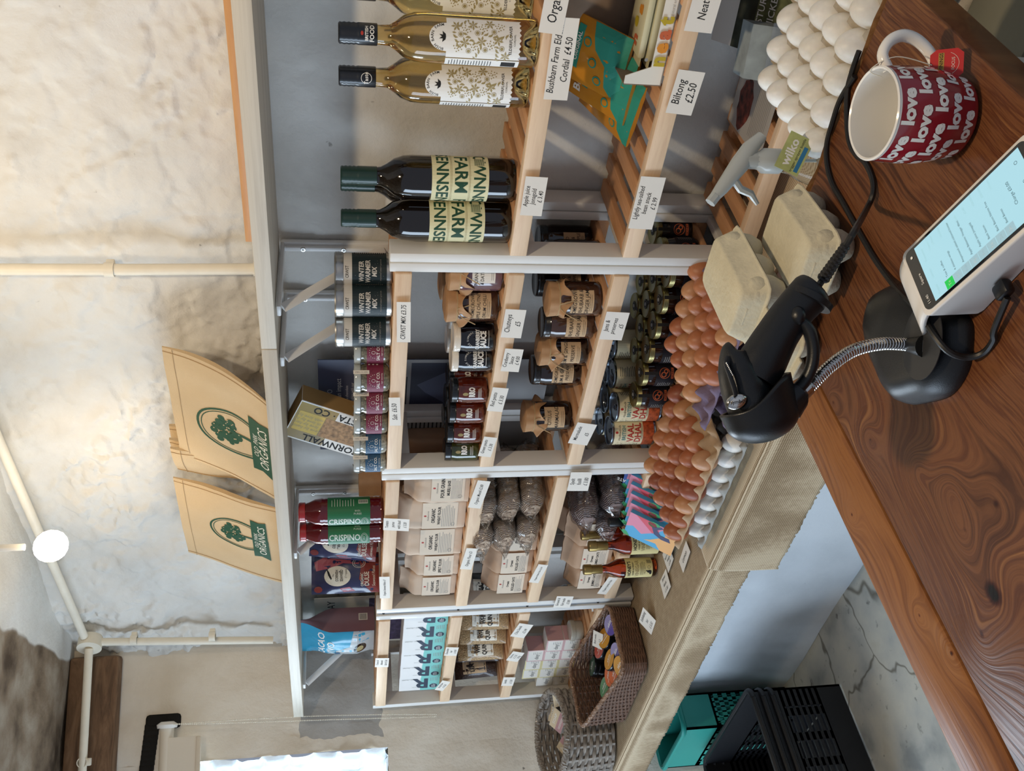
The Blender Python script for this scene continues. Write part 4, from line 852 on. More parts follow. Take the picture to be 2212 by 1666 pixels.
for q in (0.5, 1.2, 1.9, 2.6): a.poly([(0, 0.143), (0.004*cos(q-.4), 0.143+0.006*sin(q-.4)), (0.009*cos(q), 0.143+0.011*sin(q)), (0.004*cos(q+.4), 0.143+0.006*sin(q+.4))], 2, 1)
botanic(a, -0.025, 0.050, 0.050, 0.082, 26); a.text('ELDERFLOWER', 0, 0.0445, 0.0063, 2, 1, 0.01).text('CORDIAL', 0, 0.0385, 0.0040, 2, 1)
b2 = Art().rect(-0.052, 0.0285, -0.033, 0.142, 0, 0).lines(-0.050, -0.035, 0.07, 0.138, 16, 2, 1, 0.25).rect(-0.049, 0.034, -0.036, 0.056, 2, 1)
a.i += b2.i
c2 = Art().text('BRITISH', 0, 0.259, 0.0065, 0, 0, 0.02).text('FOOD', 0, 0.251, 0.0090, 0, 0, 0.02).disc(0, 0.266, 0.003, 0.002, 1, 0)
c3 = Art().ring(0, 0.258, 0.0085, 0.0085, 0.0008, 0, 0).text('Taste', 0, 0.258, 0.0085, 0, 0, 0.01)
cm = [WHITE, RED]; lm = [WHITE, GOLD, INK]
bottle('cordial_bottle', 'elderflower cordial bottle standing alone at the front, nearest the bare slats', 'bottle', (-0.712, 1.408, 1.0476), face((-0.71, 1.4))-0.15, pr, CORG, cap, CAPB, a, lm, 0, 0.0369, 'elderflower cordial bottles', c3, cm, 0, 0.0164)
bottle('cordial_bottle', 'elderflower cordial bottle with a badge on its cap, middle of the three', 'bottle', (-0.632, 1.385, 1.0476), face((-0.63, 1.4))+0.08, pr, CORG, cap, CAPB, a, lm, 0, 0.0369, 'elderflower cordial bottles', c2, cm, 0, 0.0164)
bottle('cordial_bottle', 'elderflower cordial bottle half hidden behind the badge one', 'bottle', (-0.600, 1.47, 1.0476), face((-0.6, 1.4))+0.1, pr, CORG, cap, CAPB, a, lm, 0, 0.0369, 'elderflower cordial bottles', c2, cm, 0, 0.0164)

# --- chutneys, sauces and pesto
z = LV[3][1]; G = 'jars of chutney, sauce and pesto'
def hand(lines, w=0.05, h=0.04, sz=0.0095):
    a = Art().rect(-w/2, 0, w/2, h, 0, 0)
    for i, tx in enumerate(lines): a.text(tx, random.uniform(-.002, .002), h-h*(i+0.7)/(len(lines)+0.8), sz, 1, 1, 0.004, 0.1, 0.85)
    return a.lines(-w*0.4, w*0.35, h*0.05, h*0.2, 2, 1, 1, 0.15)
KL = [KRAFT, INK]; CL = [CARD, INK]
jar('chutney_jar', 'mauve courgette chutney jar with a paper cover, against the white upright', 'jar', (-1.101, 1.412, z+.0006), face((-1.08, 1.4))+0.25, 0.036, 0.094, PURPJ, WRAP, 0.034, 0.012, hand(['INDIAN COURGETTE', '& DATE CHUTNEY', 'mild'], 0.062, 0.044), CL, 0.016, G, wrapped=True)
jar('chutney_jar', 'brown square-shouldered chutney jar with a brown paper cover and twine', 'jar', (-1.178, 1.412, z+.0006), face((-1.16, 1.4))-0.2, 0.0365, 0.094, BROWNJ, WRAP, 0.035, 0.012, hand(['HOMEGROWN', 'APPLE CHUTNEY', 'DRUM CHILLI'], 0.055, 0.044), KL, 0.016, G, wrapped=True)
def cran_art():
    a = Art().text('CRANBERRY', 0, 0.031, 0.0105, 0, 1, 0.04, 0, 0.72).text('SAUCE', 0, 0.0195, 0.0155, 0, 1, 0.05, 0, 0.75).arc('UNCLE SIMMERS.', 0, 0.036, 0.015, 0.005, 0, 1, pi/2, 0.22).rect(-0.019, 0.0085, 0.019, 0.0093, 0, 1)
    return a
t = jar('cranberry_jar', 'cranberry sauce jar with a cream lid, next to the brown paper-covered chutney', 'jar', put(1073, 728, z, 0.031, 1.39), face((-1.24, 1.4))-0.2, 0.0305, 0.078, BLACKJ, WHITELID, 0.030, 0.014, cran_art(), [WHITE], 0.006, G)
dup(t, put(1068, 778, z, 0.031, 1.39), face((-1.3, 1.4))-0.15, 'cranberry sauce jar with a cream lid, beside the red pesto')
dup(t, (-1.262, 1.475, z+.0006), 0.5, 'cream-lidded cranberry jar behind, nearest the paper-covered chutney'); dup(t, (-1.33, 1.475, z+.0006), 0.5, 'cream-lidded cranberry jar behind the pair, on the pesto side')
jar('chutney_jar', 'paper-covered jar hidden in the back row behind the brown chutney', 'jar', (-1.195, 1.50, z+.0006), 0.3, 0.036, 0.096, BROWNJ, WRAP, 0.034, 0.012, None, None, 0, G, wrapped=True)
def pest(): return Art().text('RRO', 0.0, 0.030, 0.0165, 0, 1, 0.06, 0, 0.62).lines(-0.012, 0.012, 0.010, 0.018, 3, 0, 1, 0.3).disc(-0.004, 0.044, 0.0035, 0.006, 1, 1)
zz = (('red pesto jar next to the cranberry sauce', -1.398), ('red pesto jar in the middle of the front three', -1.462), ('red pesto jar beside the green one', -1.526))
for i, (lab, x) in enumerate(zz):
    if i == 0: rp = jar('pesto_jar', lab, 'jar', (x, 1.39, z+.0006), face((x, 1.4))-0.2, 0.0285, 0.070, REDJ, BLACKL, 0.027, 0.015, pest(), [WHITE, GOLD], 0.004, G)
    else: dup(rp, (x, 1.39, z+.0006), face((x, 1.4))-0.2, lab)
for lab, x in (('black-lidded red pesto jar at the back, behind the first red pesto', -1.42), ('black-lidded red pesto jar at the back, behind the middle one', -1.485), ('black-lidded red pesto jar at the back, nearest the green one', -1.548)): dup(rp, (x, 1.46, z+.0006), 0.6, lab)
jar('pesto_jar', 'green pesto jar with a black lid, at the end of the pesto row', 'jar', (-1.588, 1.392, z+.0006), face((-1.58, 1.4))-0.15, 0.0285, 0.070, GRNJ, BLACKL, 0.027, 0.015, pest(), [WHITE, GOLD], 0.004, G)

# --- jams
z = LV[3][2]; G = 'jars of jam and marmalade'; jz = 0.018
j0 = jar('jam_jar', 'black-lidded jam jar against the white upright', 'jar', (-1.098, 1.462, z+.0006), face((-1.09, 1.45))-0.05, 0.034, 0.100, JAM, BLACKL, 0.0325, 0.016, hand(['SPICED', 'PLUM &', 'CRAB APPLE'], 0.046, 0.044), KL, jz, G)
jar('jam_jar', 'light brown jam jar with a paper cover, in front of the black-lidded jars', 'jar', put(1305, 650, z, 0.034, 1.40), face((-1.15, 1.4))-0.22, 0.0345, 0.098, BROWNJ, WRAP, 0.033, 0.012, hand(['HOMEGROWN', 'RHUBARB &', 'GINGER JAM'], 0.05, 0.046, 0.011), KL, jz, G, wrapped=True)
jar('jam_jar', 'black-lidded rhubarb jam jar between the two paper-covered jars', 'jar', put(1290, 705, z, 0.034, 1.41), face((-1.22, 1.4))-0.3, 0.034, 0.098, BROWNJ, BLACKL, 0.0325, 0.016, hand(['RHUBARB &', 'GINGER JAM'], 0.05, 0.042, 0.011), KL, jz, G)
jar('preserve_jar', 'dark plum preserve jar with a torn paper cover and twine', 'jar', put(1274, 754, z, 0.034, 1.40), face((-1.28, 1.4))-0.3, 0.034, 0.094, JAM, WRAP, 0.0325, 0.012, hand(['PLUM & GINGER', 'PRESERVE'], 0.05, 0.042, 0.0105), KL, jz, G, wrapped=True)
jar('preserve_jar', 'black-lidded homegrown plum preserve jar at the end of the jam row', 'jar', put(1258, 798, z, 0.034, 1.40), face((-1.34, 1.4))-0.25, 0.034, 0.096, JAM, BLACKL, 0.0325, 0.016, hand(['HOMEGROWN', 'PLUM & GINGER', 'PRESERVE'], 0.05, 0.046, 0.0105), KL, jz, G)
dup(j0, (-1.115, 1.536, z+.0006), 0.5, 'black-lidded jam jar in the back corner by the upright'); dup(j0, (-1.195, 1.505, z+.0006), 0.6, 'black-lidded jam jar behind the light brown one')
jar('marmalade_jar', 'dark marmalade jar with a paper cover and twine, standing alone', 'jar', put(1238, 898, z, 0.034, 1.40), face((-1.5, 1.4))-0.12, 0.0345, 0.098, JAM, WRAP, 0.0335, 0.012, hand(['CITRUS', 'MARMALADE'], 0.05, 0.046, 0.012), KL, jz, G, wrapped=True)

# --- honey jars, gold lids
z = LV[3][3]; ORG = mat('orange_print', '#c4623a', 0.5); HLAB = mat('black_honey_label', '#17151c', 0.45)
a = Art().rect(-0.07, 0.008, 0.07, 0.050, 0, 0).ring(0.0, 0.031, 0.012, 0.012, 0.0012, 1, 1).ring(-0.003, 0.033, 0.006, 0.006, 0.002, 1, 1).ring(0.004, 0.028, 0.005, 0.005, 0.002, 1, 1).rect(-0.012, 0.011, 0.012, 0.0165, 1, 1).text('HONEY', 0, 0.0138, 0.006, 0, 2, 0.02)
a.lines(0.022, 0.042, 0.014, 0.044, 7, 2, 1, 0.3).lines(-0.042, -0.022, 0.014, 0.044, 7, 2, 1, 0.3)
h0 = jar('honey_jar', 'gold-lidded dark honey jar beside the spiced lentil tins, alone at the row end', 'jar', (-1.428, 1.40, z+.0006), face((-1.42, 1.4))-0.1, 0.0295, 0.074, HONEYJ, GOLDLID, 0.0295, 0.013, a, [HLAB, ORG, GREY], 0, 'gold-lidded honey jars')
mb = MB(); A = Art().disc(0, 0, 0.0105, None, 0, 0).ring(0, 0, 0.009, 0.009, 0.0006, 1, 1).disc(0, 0.001, 0.004, 0.005, 1, 1).rect(-0.0035, -0.030, 0.0035, -0.006, 0, 0)
A.put(mb, lambda x, y, hh: (x, y, 0.0785+hh)); mb.box((0, -0.0300, 0.060), (0.007, 0.0008, 0.032), 0); mb.build('seal', [INK, GREY], h0)
cols = (('first', -1.362, 1.402), ('second', -1.298, 1.406), ('third', -1.233, 1.41), ('fourth', -1.168, 1.414), ('fifth', -1.103, 1.418))
rows = (('front row', 0), ('middle row', 0.062), ('back row', 0.124))
for cn, x, y in cols:
    for rn, dy in rows:
        if cn == 'first' and dy > 0.1: continue
        dup(h0, (x+dy*0.12+random.uniform(-.002, .002), y+dy, z+.0006), face((x, y))+random.uniform(-.5, .3), 'gold-lidded honey jar, %s, %s counted from the lentil tins' % (rn, cn))
# --- spiced lentil tins
TCREAM = mat('cream_tin_label', '#e3d5ae', 0.5); TEAL = mat('teal_print', '#3f7a78', 0.6); BEAN = mat('bean_print', '#b4552e', 0.5, var=0.5, vs=130)
a = Art().rect(-0.105, 0.006, 0.105, 0.100, 0, 0).rect(-0.105, 0.006, 0.105, 0.032, 3, 1).text('BRITISH', -0.004, 0.077, 0.0125, 2, 1, 0.02, 0, 0.85).text('VAAL', -0.004, 0.061, 0.0205, 1, 1, 0.03, 0, 0.9).text('DHAL', -0.004, 0.044, 0.0205, 1, 1, 0.03, 0, 0.9).text('Hodmedods', -0.004, 0.0875, 0.0075, 4, 1, 0, 0.2).disc(-0.002, 0.0945, 0.0028, 0.0035, 1, 1)
a.lines(-0.02, 0.02, 0.033, 0.038, 2, 4, 1, 0.3)
for sg in (-1, 1):
    a.lines(sg*0.045-0.012, sg*0.045+0.012, 0.040, 0.094, 13, 4, 1, 0.3)
    for k in range(7): a.ring(sg*0.03, 0.04+0.008*k, 0.003, 0.003, 0.0005, 5, 1, 10, k, k+4)
t = thing('lentil_tin', 'spiced lentil tin at the front, touching the honey jars', 'tin', (-1.493, 1.425, z+.0006), face((-1.49, 1.42))-0.12, 'tins of spiced lentils')
mb = MB(); mb.lathe([(0, 0.002), (0.031, 0.002), (0.0335, 0), (0.0345, 0.0025), (0.0333, 0.005), (0.0333, 0.101), (0.0345, 0.1035), (0.034, 0.106), (0.032, 0.106), (0.0315, 0.1025), (0.026, 0.1022), (0.0255, 0.1030), (0, 0.1030)], 36); mb.build('can', TINM, t)
mb = MB(); a.cyl(mb, 0.0334); mb.build('label', [TCREAM, RED, TEAL, BEAN, INK, GOLD], t)
mb = MB(); mb.tube([(0.006*cos(q*pi/8), -0.010+0.010*sin(q*pi/8), 0.1045) for q in range(17)], 0.0012, 6); mb.box((0, 0.004, 0.1042), (0.006, 0.012, 0.0012)); mb.build('ring_pull', TINM, t)
for x, y, r, lab in ((-1.562, 1.415, -0.1, 'spiced lentil tin at the front, at the window end'), (-1.452, 1.492, -1.2, 'spiced lentil tin behind, between the honey jars and the front tin'), (-1.535, 1.492, -1.4, 'spiced lentil tin in the second row behind the front pair'), (-1.605, 1.486, -0.2, 'spiced lentil tin in the second row nearest the window'), (-1.40, 1.535, -2.2, 'spiced lentil tin in the back row behind the gold lids'), (-1.49, 1.555-0.02, -1.6, 'spiced lentil tin in the middle of the back row')):
    dup(t, (x, y, z+.0006), face((x, y))+r, lab)

# ================================================================ PAPER BAGS, PASTA, BOXES
PLBL = mat('printed_kraft_label', '#e2d1bb', 0.7)
def bag_art(l1, l2, w=0.085, h=0.085, z0=0.02, s1=0.0105, s2=0.0085):
    a = Art().rect(-w/2, z0, w/2, z0+h, 0, 0).disc(0, z0+h-0.007, 0.0026, 0.0032, 2, 1).text('Hodmedods', 0, z0+h-0.014, 0.0065, 3, 1, 0, 0.2)
    a.text(l1, 0, z0+h-0.027, s1*1.15, 1, 1, 0.03, 0, 0.85).text(l2, 0, z0+h-0.041, s2*1.15, 1, 1, 0.03, 0, 0.85)
    return a.lines(-w*0.42, w*0.42, z0+0.006, z0+h-0.046, 8, 3, 1, 0.3).ring(-w*0.33, z0+0.010, 0.005, 0.005, 0.0007, 3, 2, 14)
BM = [PLBL, INK, RED, GREY]; z = LV[2][1]; G = 'brown paper bags of flour and muesli'
B2 = mat('pale_paper_bag', '#d2b79d', 0.72, var=0.07, vs=12, bump=0.25, bs=30)
def pb(lab, x, y, zz, w, d, h, sd, art, r, g=G, m=None, lean=0.2, ft=0.28): return paper_bag('paper_bag', lab, 'bag', (x, y, zz+0.0006), face((x, y))+r, w, d, h, sd, art, BM, g, m, lean, ft)
pb('paper bag of four grain muesli base, against the white upright', -1.712, 1.412, z, 0.108, 0.07, 0.150, 1, bag_art('FOUR GRAIN', 'MUESLI BASE', 0.082, 0.078, 0.012), -0.72, m=B2)
pb('paper bag of organic wheat flour, right beside the muesli base', -1.823, 1.416, z, 0.1, 0.068, 0.185, 2, bag_art('ORGANIC', 'WHEAT FLOUR'), -0.75, m=B2)
pb('paper bag of organic wheat flour, second from the muesli', -1.932, 1.416, z, 0.1, 0.068, 0.180, 3, bag_art('ORGANIC', 'WHEAT FLOUR'), -0.75, m=B2)
pb('paper bag of organic spelt flour beside the wheat flour', -2.033, 1.412, z, 0.084, 0.06, 0.135, 4, bag_art('ORGANIC', 'SPELT FLOUR', 0.07, 0.075, 0.014, 0.009), -0.8, m=B2)
pb('paper bag of organic spelt flour nearest the window-side upright', -2.126, 1.412, z, 0.084, 0.06, 0.145, 5, bag_art('ORGANIC', 'SPELT FLOUR', 0.07, 0.075, 0.014, 0.009), -0.85, m=B2)
pb('unprinted brown paper bag behind the muesli base', -1.735, 1.53, z, 0.09, 0.055, 0.165, 6, None, -0.85, m=PBAG); pb('unprinted brown paper bag behind the first wheat flour', -1.85, 1.53, z, 0.10, 0.055, 0.165, 7, None, -0.95, m=PBAG)
z = LV[2][2]; G2 = 'brown paper bags of oats'
pb('paper bag of rolled oats beside the clear pasta bags', -1.935, 1.422, z, 0.1, 0.08, 0.135, 11, bag_art('Organic', 'ROLLED OATS', 0.075, 0.07, 0.012, 0.0075), -0.78, G2)
pb('paper bag of rolled oats in the middle of the three', -2.038, 1.418, z, 0.092, 0.072, 0.125, 12, bag_art('Organic', 'ROLLED OATS', 0.075, 0.07, 0.012, 0.0075), -0.8, G2)
pb('paper bag of rolled oats nearest the window-side upright', -2.128, 1.412, z, 0.078, 0.065, 0.120, 13, bag_art('Organic', 'ROLLED OATS', 0.075, 0.07, 0.012, 0.0075), -0.85, G2)
pb('dark wrapped paper bag at the back behind the rolled oats', -2.03, 1.53, z, 0.11, 0.055, 0.14, 14, None, -0.95, G2, PBAG)
z = LV[2][3]
pb('paper bag of jumbo oats behind the vinegar bottles', -1.935, 1.428, z, 0.1, 0.08, 0.130, 15, bag_art('Organic', 'JUMBO OATS', 0.075, 0.07, 0.012, 0.0075), -0.78, G2)
pb('paper bag of jumbo oats between two others on the bottom shelf', -2.036, 1.42, z, 0.092, 0.072, 0.125, 16, bag_art('Organic', 'JUMBO OATS', 0.075, 0.07, 0.012, 0.0075), -0.8, G2)
pb('paper bag of jumbo oats nearest the window-side upright', -2.126, 1.412, z, 0.078, 0.065, 0.105, 17, bag_art('Organic', 'JUMBO OATS', 0.072, 0.065, 0.010, 0.0075), -0.85, G2)
pb('unprinted paper bag on the bottom shelf behind the jumbo oats', -2.03, 1.53, z, 0.10, 0.055, 0.135, 18, None, -0.95, G2, PBAG)

def pasta_mat(name, c0, c1, c2, sc, dist):
    m = mat(name, c1, 0.5, coat=0.35); n, l, b = nodes(m)
    tc = n.new('ShaderNodeTexCoord'); v = n.new('ShaderNodeTexVoronoi'); v.inputs['Scale'].default_value = sc; v.feature = 'F1'
    l.new(tc.outputs['Object'], v.inputs['Vector'])
    w = n.new('ShaderNodeTexWave'); w.inputs['Scale'].default_value = sc*1.6; w.inputs['Distortion'].default_value = dist; w.inputs['Detail'].default_value = 2
    a = n.new('ShaderNodeVectorMath'); a.operation = 'MULTIPLY_ADD'; a.inputs[1].default_value = (3, 3, 3); l.new(v.outputs['Color'], a.inputs[0]); l.new(tc.outputs['Object'], a.inputs[2]); l.new(a.outputs['Vector'], w.inputs['Vector'])
    r = ramp(n, [(0.15, c0), (0.5, c1), (0.9, c2)]); l.new(w.outputs['Fac'], r.inputs['Fac'])
    rd = ramp(n, [(0.35, '#ffffff'), (0.75, '#3a2c24')]); l.new(v.outputs['Distance'], rd.inputs['Fac'])
    l.new(r.outputs['Color'], b.inputs['Base Color'])
    bp = n.new('ShaderNodeBump'); bp.inputs['Strength'].default_value = 0.9; bp.inputs['Distance'].default_value = 0.004; l.new(w.outputs['Fac'], bp.inputs['Height']); l.new(bp.outputs['Normal'], b.inputs['Normal'])
    return m
PST = pasta_mat('spelt_pasta', '#7a604c', '#bb9d84', '#dcc3aa', 62, 3); PSD = pasta_mat('dark_fusilli', '#4d3d3b', '#8a726e', '#b59f9a', 52, 3)
QUI = mat('quinoa_grain', '#a98a60', 0.55, var=0.45, vs=260, bump=0.6, bs=240); LEN = mat('dark_lentils', '#37241b', 0.5, var=0.6, vs=220, bump=0.7, bs=200); CHI = mat('chia_seed', '#2d2b2d', 0.5, var=0.5, vs=300)
def film(name='clear_film', fac=0.09):
    m = bpy.data.materials.new(name); m.use_nodes = True; n = m.node_tree.nodes; l = m.node_tree.links; n.remove(n['Principled BSDF'])
    tr = n.new('ShaderNodeBsdfTransparent'); gl = n.new('ShaderNodeBsdfGlossy'); gl.inputs['Roughness'].default_value = 0.12; mx = n.new('ShaderNodeMixShader')
    lw = n.new('ShaderNodeLayerWeight'); lw.inputs['Blend'].default_value = 0.35; ma = n.new('ShaderNodeMath'); ma.operation = 'MULTIPLY_ADD'; ma.inputs[1].default_value = 0.40; ma.inputs[2].default_value = fac
    l.new(lw.outputs['Fresnel'], ma.inputs[0]); l.new(ma.outputs[0], mx.inputs['Fac']); l.new(tr.outputs[0], mx.inputs[1]); l.new(gl.outputs[0], mx.inputs[2]); l.new(mx.outputs[0], n['Material Output'].inputs['Surface']); return m
FILM = film()
def clear_bag(name, lab, p, rz, L, W, D, fill, seed, grp, up=False, art=None, mats=None, tip=0.0, cat='bag'):
    """a filled clear bag: contents, wrinkled film and a flattened free end; it lies along its own x, or stands when up"""
    t = thing(name, lab, cat, p, rz, grp); Mx = T(0, 0, 0 if up else D/2, ry=(-pi/2 if up else tip))
    def sk(k, wr, e0):
        def f(u, v):
            a = 2*pi*u; x = L*v; q = sst(0, 0.14, v)*(1-sst(0.72, 1.0, v)*e0); c, s = cos(a), sin(a); kk = (abs(c)**3.2+abs(s)**3.2)**(-1/3.2)
            nz = noise.noise(Vector((x*26, c*2.2+seed, s*2.2)))*0.004 + wr*noise.noise(Vector((x*70, c*5, s*5+seed)))
            wd = W/2*(0.55+0.45*q) if e0 > 0.9 else W/2*max(q, 0.05); dp = D/2*max(q, 0.03)
            return (x, (wd*k+nz)*c*kk, (dp*k+nz)*s*kk)
        return f
    mb = MB(); mb.grid(lambda u, v: sk(0.97, 0.0015, 0.80)(u, 0.02+0.84*v), 36, 30, 0, True, Mx); n = 36
    mb.f.append([k for k in range(n)]); mb.m.append(0); mb.s.append(True); mb.f.append([30*n+k for k in range(n)][::-1]); mb.m.append(0); mb.s.append(True)
    mb.build('contents', fill, t)
    mb = MB(); mb.grid(sk(1.06, 0.0085, 0.97), 54, 54, 0, True, Mx); mb.build('clear_wrapper', FILM, t, 180)
    if art:
        mb = MB(); art.put(mb, lambda x, y, hh: tuple(Mx @ Vector((y, -x, D/2*1.10+hh+0.002))), 0.02); mb.build('label', mats, t)
    return t
z = LV[2][2]; G = 'clear bags of spelt pasta'
k = 0; nm = (('bottom', 'nearest the white upright'), ('bottom', 'on the oats side'), ('middle', 'nearest the white upright'), ('middle', 'on the oats side'), ('top', 'nearest the white upright'), ('top', 'on the oats side'))
for i, (lv_, sd) in enumerate(nm):
    x = -1.752 - 0.112*(i % 2) - 0.012*(i//2); y = 1.555-0.175-0.012*(i % 2)
    clear_bag('pasta_bag', 'clear bag of spelt pasta, %s of the pile, %s' % (lv_, sd), (x+0.02, y+0.15, z+0.012+0.055*(i//2)), -pi/2-0.25+0.1*(i % 2), 0.212, 0.100, 0.058, PST, i*3+1, G)
z = LV[2][3]; G = 'clear bags of dark fusilli'
for i, (x, y, zz, r, lab) in enumerate(((-1.745, 1.545, 0, -0.55, 'clear bag of dark fusilli lying lowest, nearest the white upright'), (-1.86, 1.545, 0, -0.55, 'clear bag of dark fusilli lying lowest, on the oats side'), (-1.795, 1.54, 0.066, -0.5, 'clear bag of dark fusilli lying on top of the others'))):
    clear_bag('fusilli_bag', lab, (x, y, z+0.009+zz), -pi/2+r*0.6, 0.21, 0.10, 0.062, PSD, i*5+2, G)
# upright pasta packs seen through the open side frame
cl = Art().rect(-0.04, 0.0, 0.04, 0.075, 0, 0).text('100% BRITISH', 0, 0.062, 0.0085, 1, 1, 0.02, 0, 0.9).text('& ORGANIC', 0, 0.052, 0.0085, 1, 1, 0.02, 0, 0.9).lines(-0.033, 0.033, 0.022, 0.045, 6, 1, 1, 0.3).ring(-0.02, 0.011, 0.006, 0.006, 0.001, 1, 1, 14).rect(0.0, 0.006, 0.016, 0.016, 2, 1).disc(0.03, 0.011, 0.005, None, 1, 1, 12)
# --- window-side unit
z = LV[1][1]; G = 'white and turquoise chocolate boxes'; TURQ = mat('turquoise_card', '#7cc5bd', 0.5); NAVY = mat('navy_print', '#223247', 0.5); BOXW = mat('white_box_card', '#e9e6e2', 0.55)
a = Art().rect(-0.0355, 0.0, 0.0355, 0.058, 0, 0).text('R', 0.0, 0.055, 0.062, 1, 1, 0.03, 0, 1.25, rot=pi/2).text('GOOD | PROPER', 0.018, 0.092, 0.006, 2, 1, rot=pi/2).text('chocolate', -0.02, 0.075, 0.0045, 2, 1, rot=pi/2).disc(-0.016, 0.018, 0.010, 0.012, 1, 1).lines(-0.024, -0.008, 0.012, 0.024, 3, 3, 2, 0.3).lines(0.008, 0.026, 0.006, 0.03, 5, 2, 1, 0.3)
xs = [px(966, y_, z).x for y_ in (1345, 1502)]
for i in range(6):
    x = -2.285-0.0745*i; lab = ('first', 'second', 'third', 'fourth', 'fifth', 'sixth')[i]
    q = dict(loc=(x, 1.414, z+.0006))
    if i == 0: b0 = carton('chocolate_box', 'white and turquoise chocolate box, first counted from the flour bags', 'box', q['loc'], 0.10, (0.0715, 0.060, 0.122), [BOXW], a, [TURQ, NAVY, GREY, WHITE], G)
    else: dup(b0, q['loc'], 0.10+0.025*(i % 3), 'white and turquoise chocolate box, %s counted from the flour bags' % lab)
z = LV[1][2]; G = 'clear packs of grains and seeds'
def grain(lab, x, y, r, fill, lines, sd, w=0.085, h=0.135, d=0.045, tilt=-0.12, lm=None):
    a = Art().rect(-0.030, 0.028, 0.030, 0.105, 0, 0); zz = 0.096
    a.text('Hodmedods', 0, zz, 0.0065, 2, 1); zz -= 0.014
    for tx, s in lines: a.text(tx, 0, zz, s, 1, 1, 0.03, 0, 0.75); zz -= s*1.05
    a.lines(-0.026, 0.026, 0.032, zz, 5, 2, 1, 0.3)
    return pouch('grain_pack', lab, 'bag', (x, y, z+0.0006), face((x, y))+r, w, h, d, sd, fill, a, lm or [PAPER, INK, GREY], G, tilt, 0.0)
LQ = [('WHOLEGRAIN', 0.009), ('WHITE', 0.018), ('QUINOA', 0.018)]
for m_ in (QUI, LEN, CHI): nodes(m_)[2].inputs['Coat Weight'].default_value = 0.5
grain('pack of white quinoa nearest the chia seeds', -2.365, 1.43, -0.25, QUI, LQ, 1); grain('pack of white quinoa in the middle of three', -2.435, 1.425, -0.2, QUI, LQ, 2); grain('pack of white quinoa leaning towards the lentils', -2.515, 1.42, 0.0, QUI, LQ, 3, tilt=-0.2)
grain('dark pack of chia seeds behind the quinoa, nearest the grey strip', -2.29, 1.47, -0.2, CHI, [('CHIA', 0.018), ('SEEDS', 0.018)], 4); grain('dark pack of black quinoa between the chia and the white quinoa', -2.33, 1.50, -0.3, CHI, [('BLACK', 0.016), ('QUINOA', 0.016)], 5)
LL = [('DARK GREEN', 0.010), ('LENTILS', 0.019)]
grain('dark pack of lentils behind, next to the quinoa', -2.590, 1.455, -0.1, LEN, LL, 6, tilt=-0.2, lm=[KRAFT, INK, GREY]); grain('dark pack of lentils lying back nearest the window', -2.655, 1.44, 0.12, LEN, LL, 7, tilt=-0.38, lm=[KRAFT, INK, GREY])
z = LV[1][3]; G = 'small cream boxes in the stack'; CRM = mat('cream_box_card', '#e6dfd3', 0.6); PNK = mat('pink_box_card', '#d9a9a9', 0.6); YLW = mat('yellow_box_card', '#e3d38f', 0.6); WBX = mat('off_white_box_card', '#dcd6cb', 0.6)
da = Art().rect(-0.025, 0.0005, 0.025, 0.0035, 2, 0).rect(-0.025, 0.048, 0.025, 0.051, 2, 0).rect(-0.025, 0.0005, -0.0225, 0.051, 2, 0).rect(0.0225, 0.0005, 0.025, 0.051, 2, 0).text('day', -0.006, 0.021, 0.017, 0, 0, 0.02).lines(0.006, 0.017, 0.008, 0.034, 5, 1, 0, 0.25)
def dayb(side, lab, i, k, proto={}):
    P = (-2.478-0.0525*i, 1.408, z+0.0006+0.0520*k)
    if side not in proto: proto[side] = carton('deodorant_box', lab, 'box', P, 0.16, (0.0505, 0.055, 0.0515), [CRM, {'pink': PNK, 'yellow': YLW, 'cream': WBX}[side]], da, [GREY, GREY, {'pink': PNK, 'yellow': YLW, 'cream': WBX}[side]], G)
    else: dup(proto[side], P, 0.16, lab)
lvn = ('bottom', 'middle', 'top'); cn = ('nearest the clear tub', 'second from the clear tub', 'third from the clear tub', 'fourth from the clear tub', 'nearest the window')
for i, (sd, n_) in enumerate((('pink', 2), ('pink', 3), ('yellow', 3), ('yellow', 3), ('cream', 2))):
    for k in range(n_): dayb(sd, 'small %s-sided box in the %s layer, %s' % (sd, lvn[k], cn[i]), i, k)
TUB = mat('cloudy_plastic', '#b9b3a4', 0.2, coat=0.5)
t = thing('clear_tub', 'cloudy screw-top tub in front of the pink-sided boxes', 'tub', (lambda p: (p.x, max(p.y, 1.402), z+.0006))(px(1258, 1366, z)))
mb = MB(); mb.lathe([(0, 0), (0.026, 0), (0.028, 0.003), (0.028, 0.026), (0, 0.026)], 24); mb.build('tub', TUB, t); mb = MB(); mb.lathe([(0.030, 0.024), (0.031, 0.026), (0.031, 0.036), (0.029, 0.038), (0, 0.038)], 24); mb.build('lid', TUB, t)
pr = [(0, 0), (0.019, 0), (0.020, 0.003), (0.020, 0.058), (0.016, 0.068), (0.009, 0.074), (0.009, 0.082), (0, 0.082)]
a = Art().rect(-0.05, 0.008, 0.05, 0.048, 0, 0).text('THE', 0, 0.040, 0.006, 1, 1).text('COULEUR', 0, 0.031, 0.007, 1, 1, 0.02).text('BALM', 0, 0.022, 0.007, 1, 1, 0.02)
bottle('dropper_bottle', 'small black dropper bottle with a gold collar, behind the grey strip', 'bottle', (-2.330, 1.475, z+.0006), face((-2.26, 1.47))-0.3, pr, BLACKJ, [(0.0105, 0.075), (0.0105, 0.09), (0.006, 0.094), (0.006, 0.118), (0, 0.120)], BLACKP, a, [KRAFT, INK], 0, 0.0202)

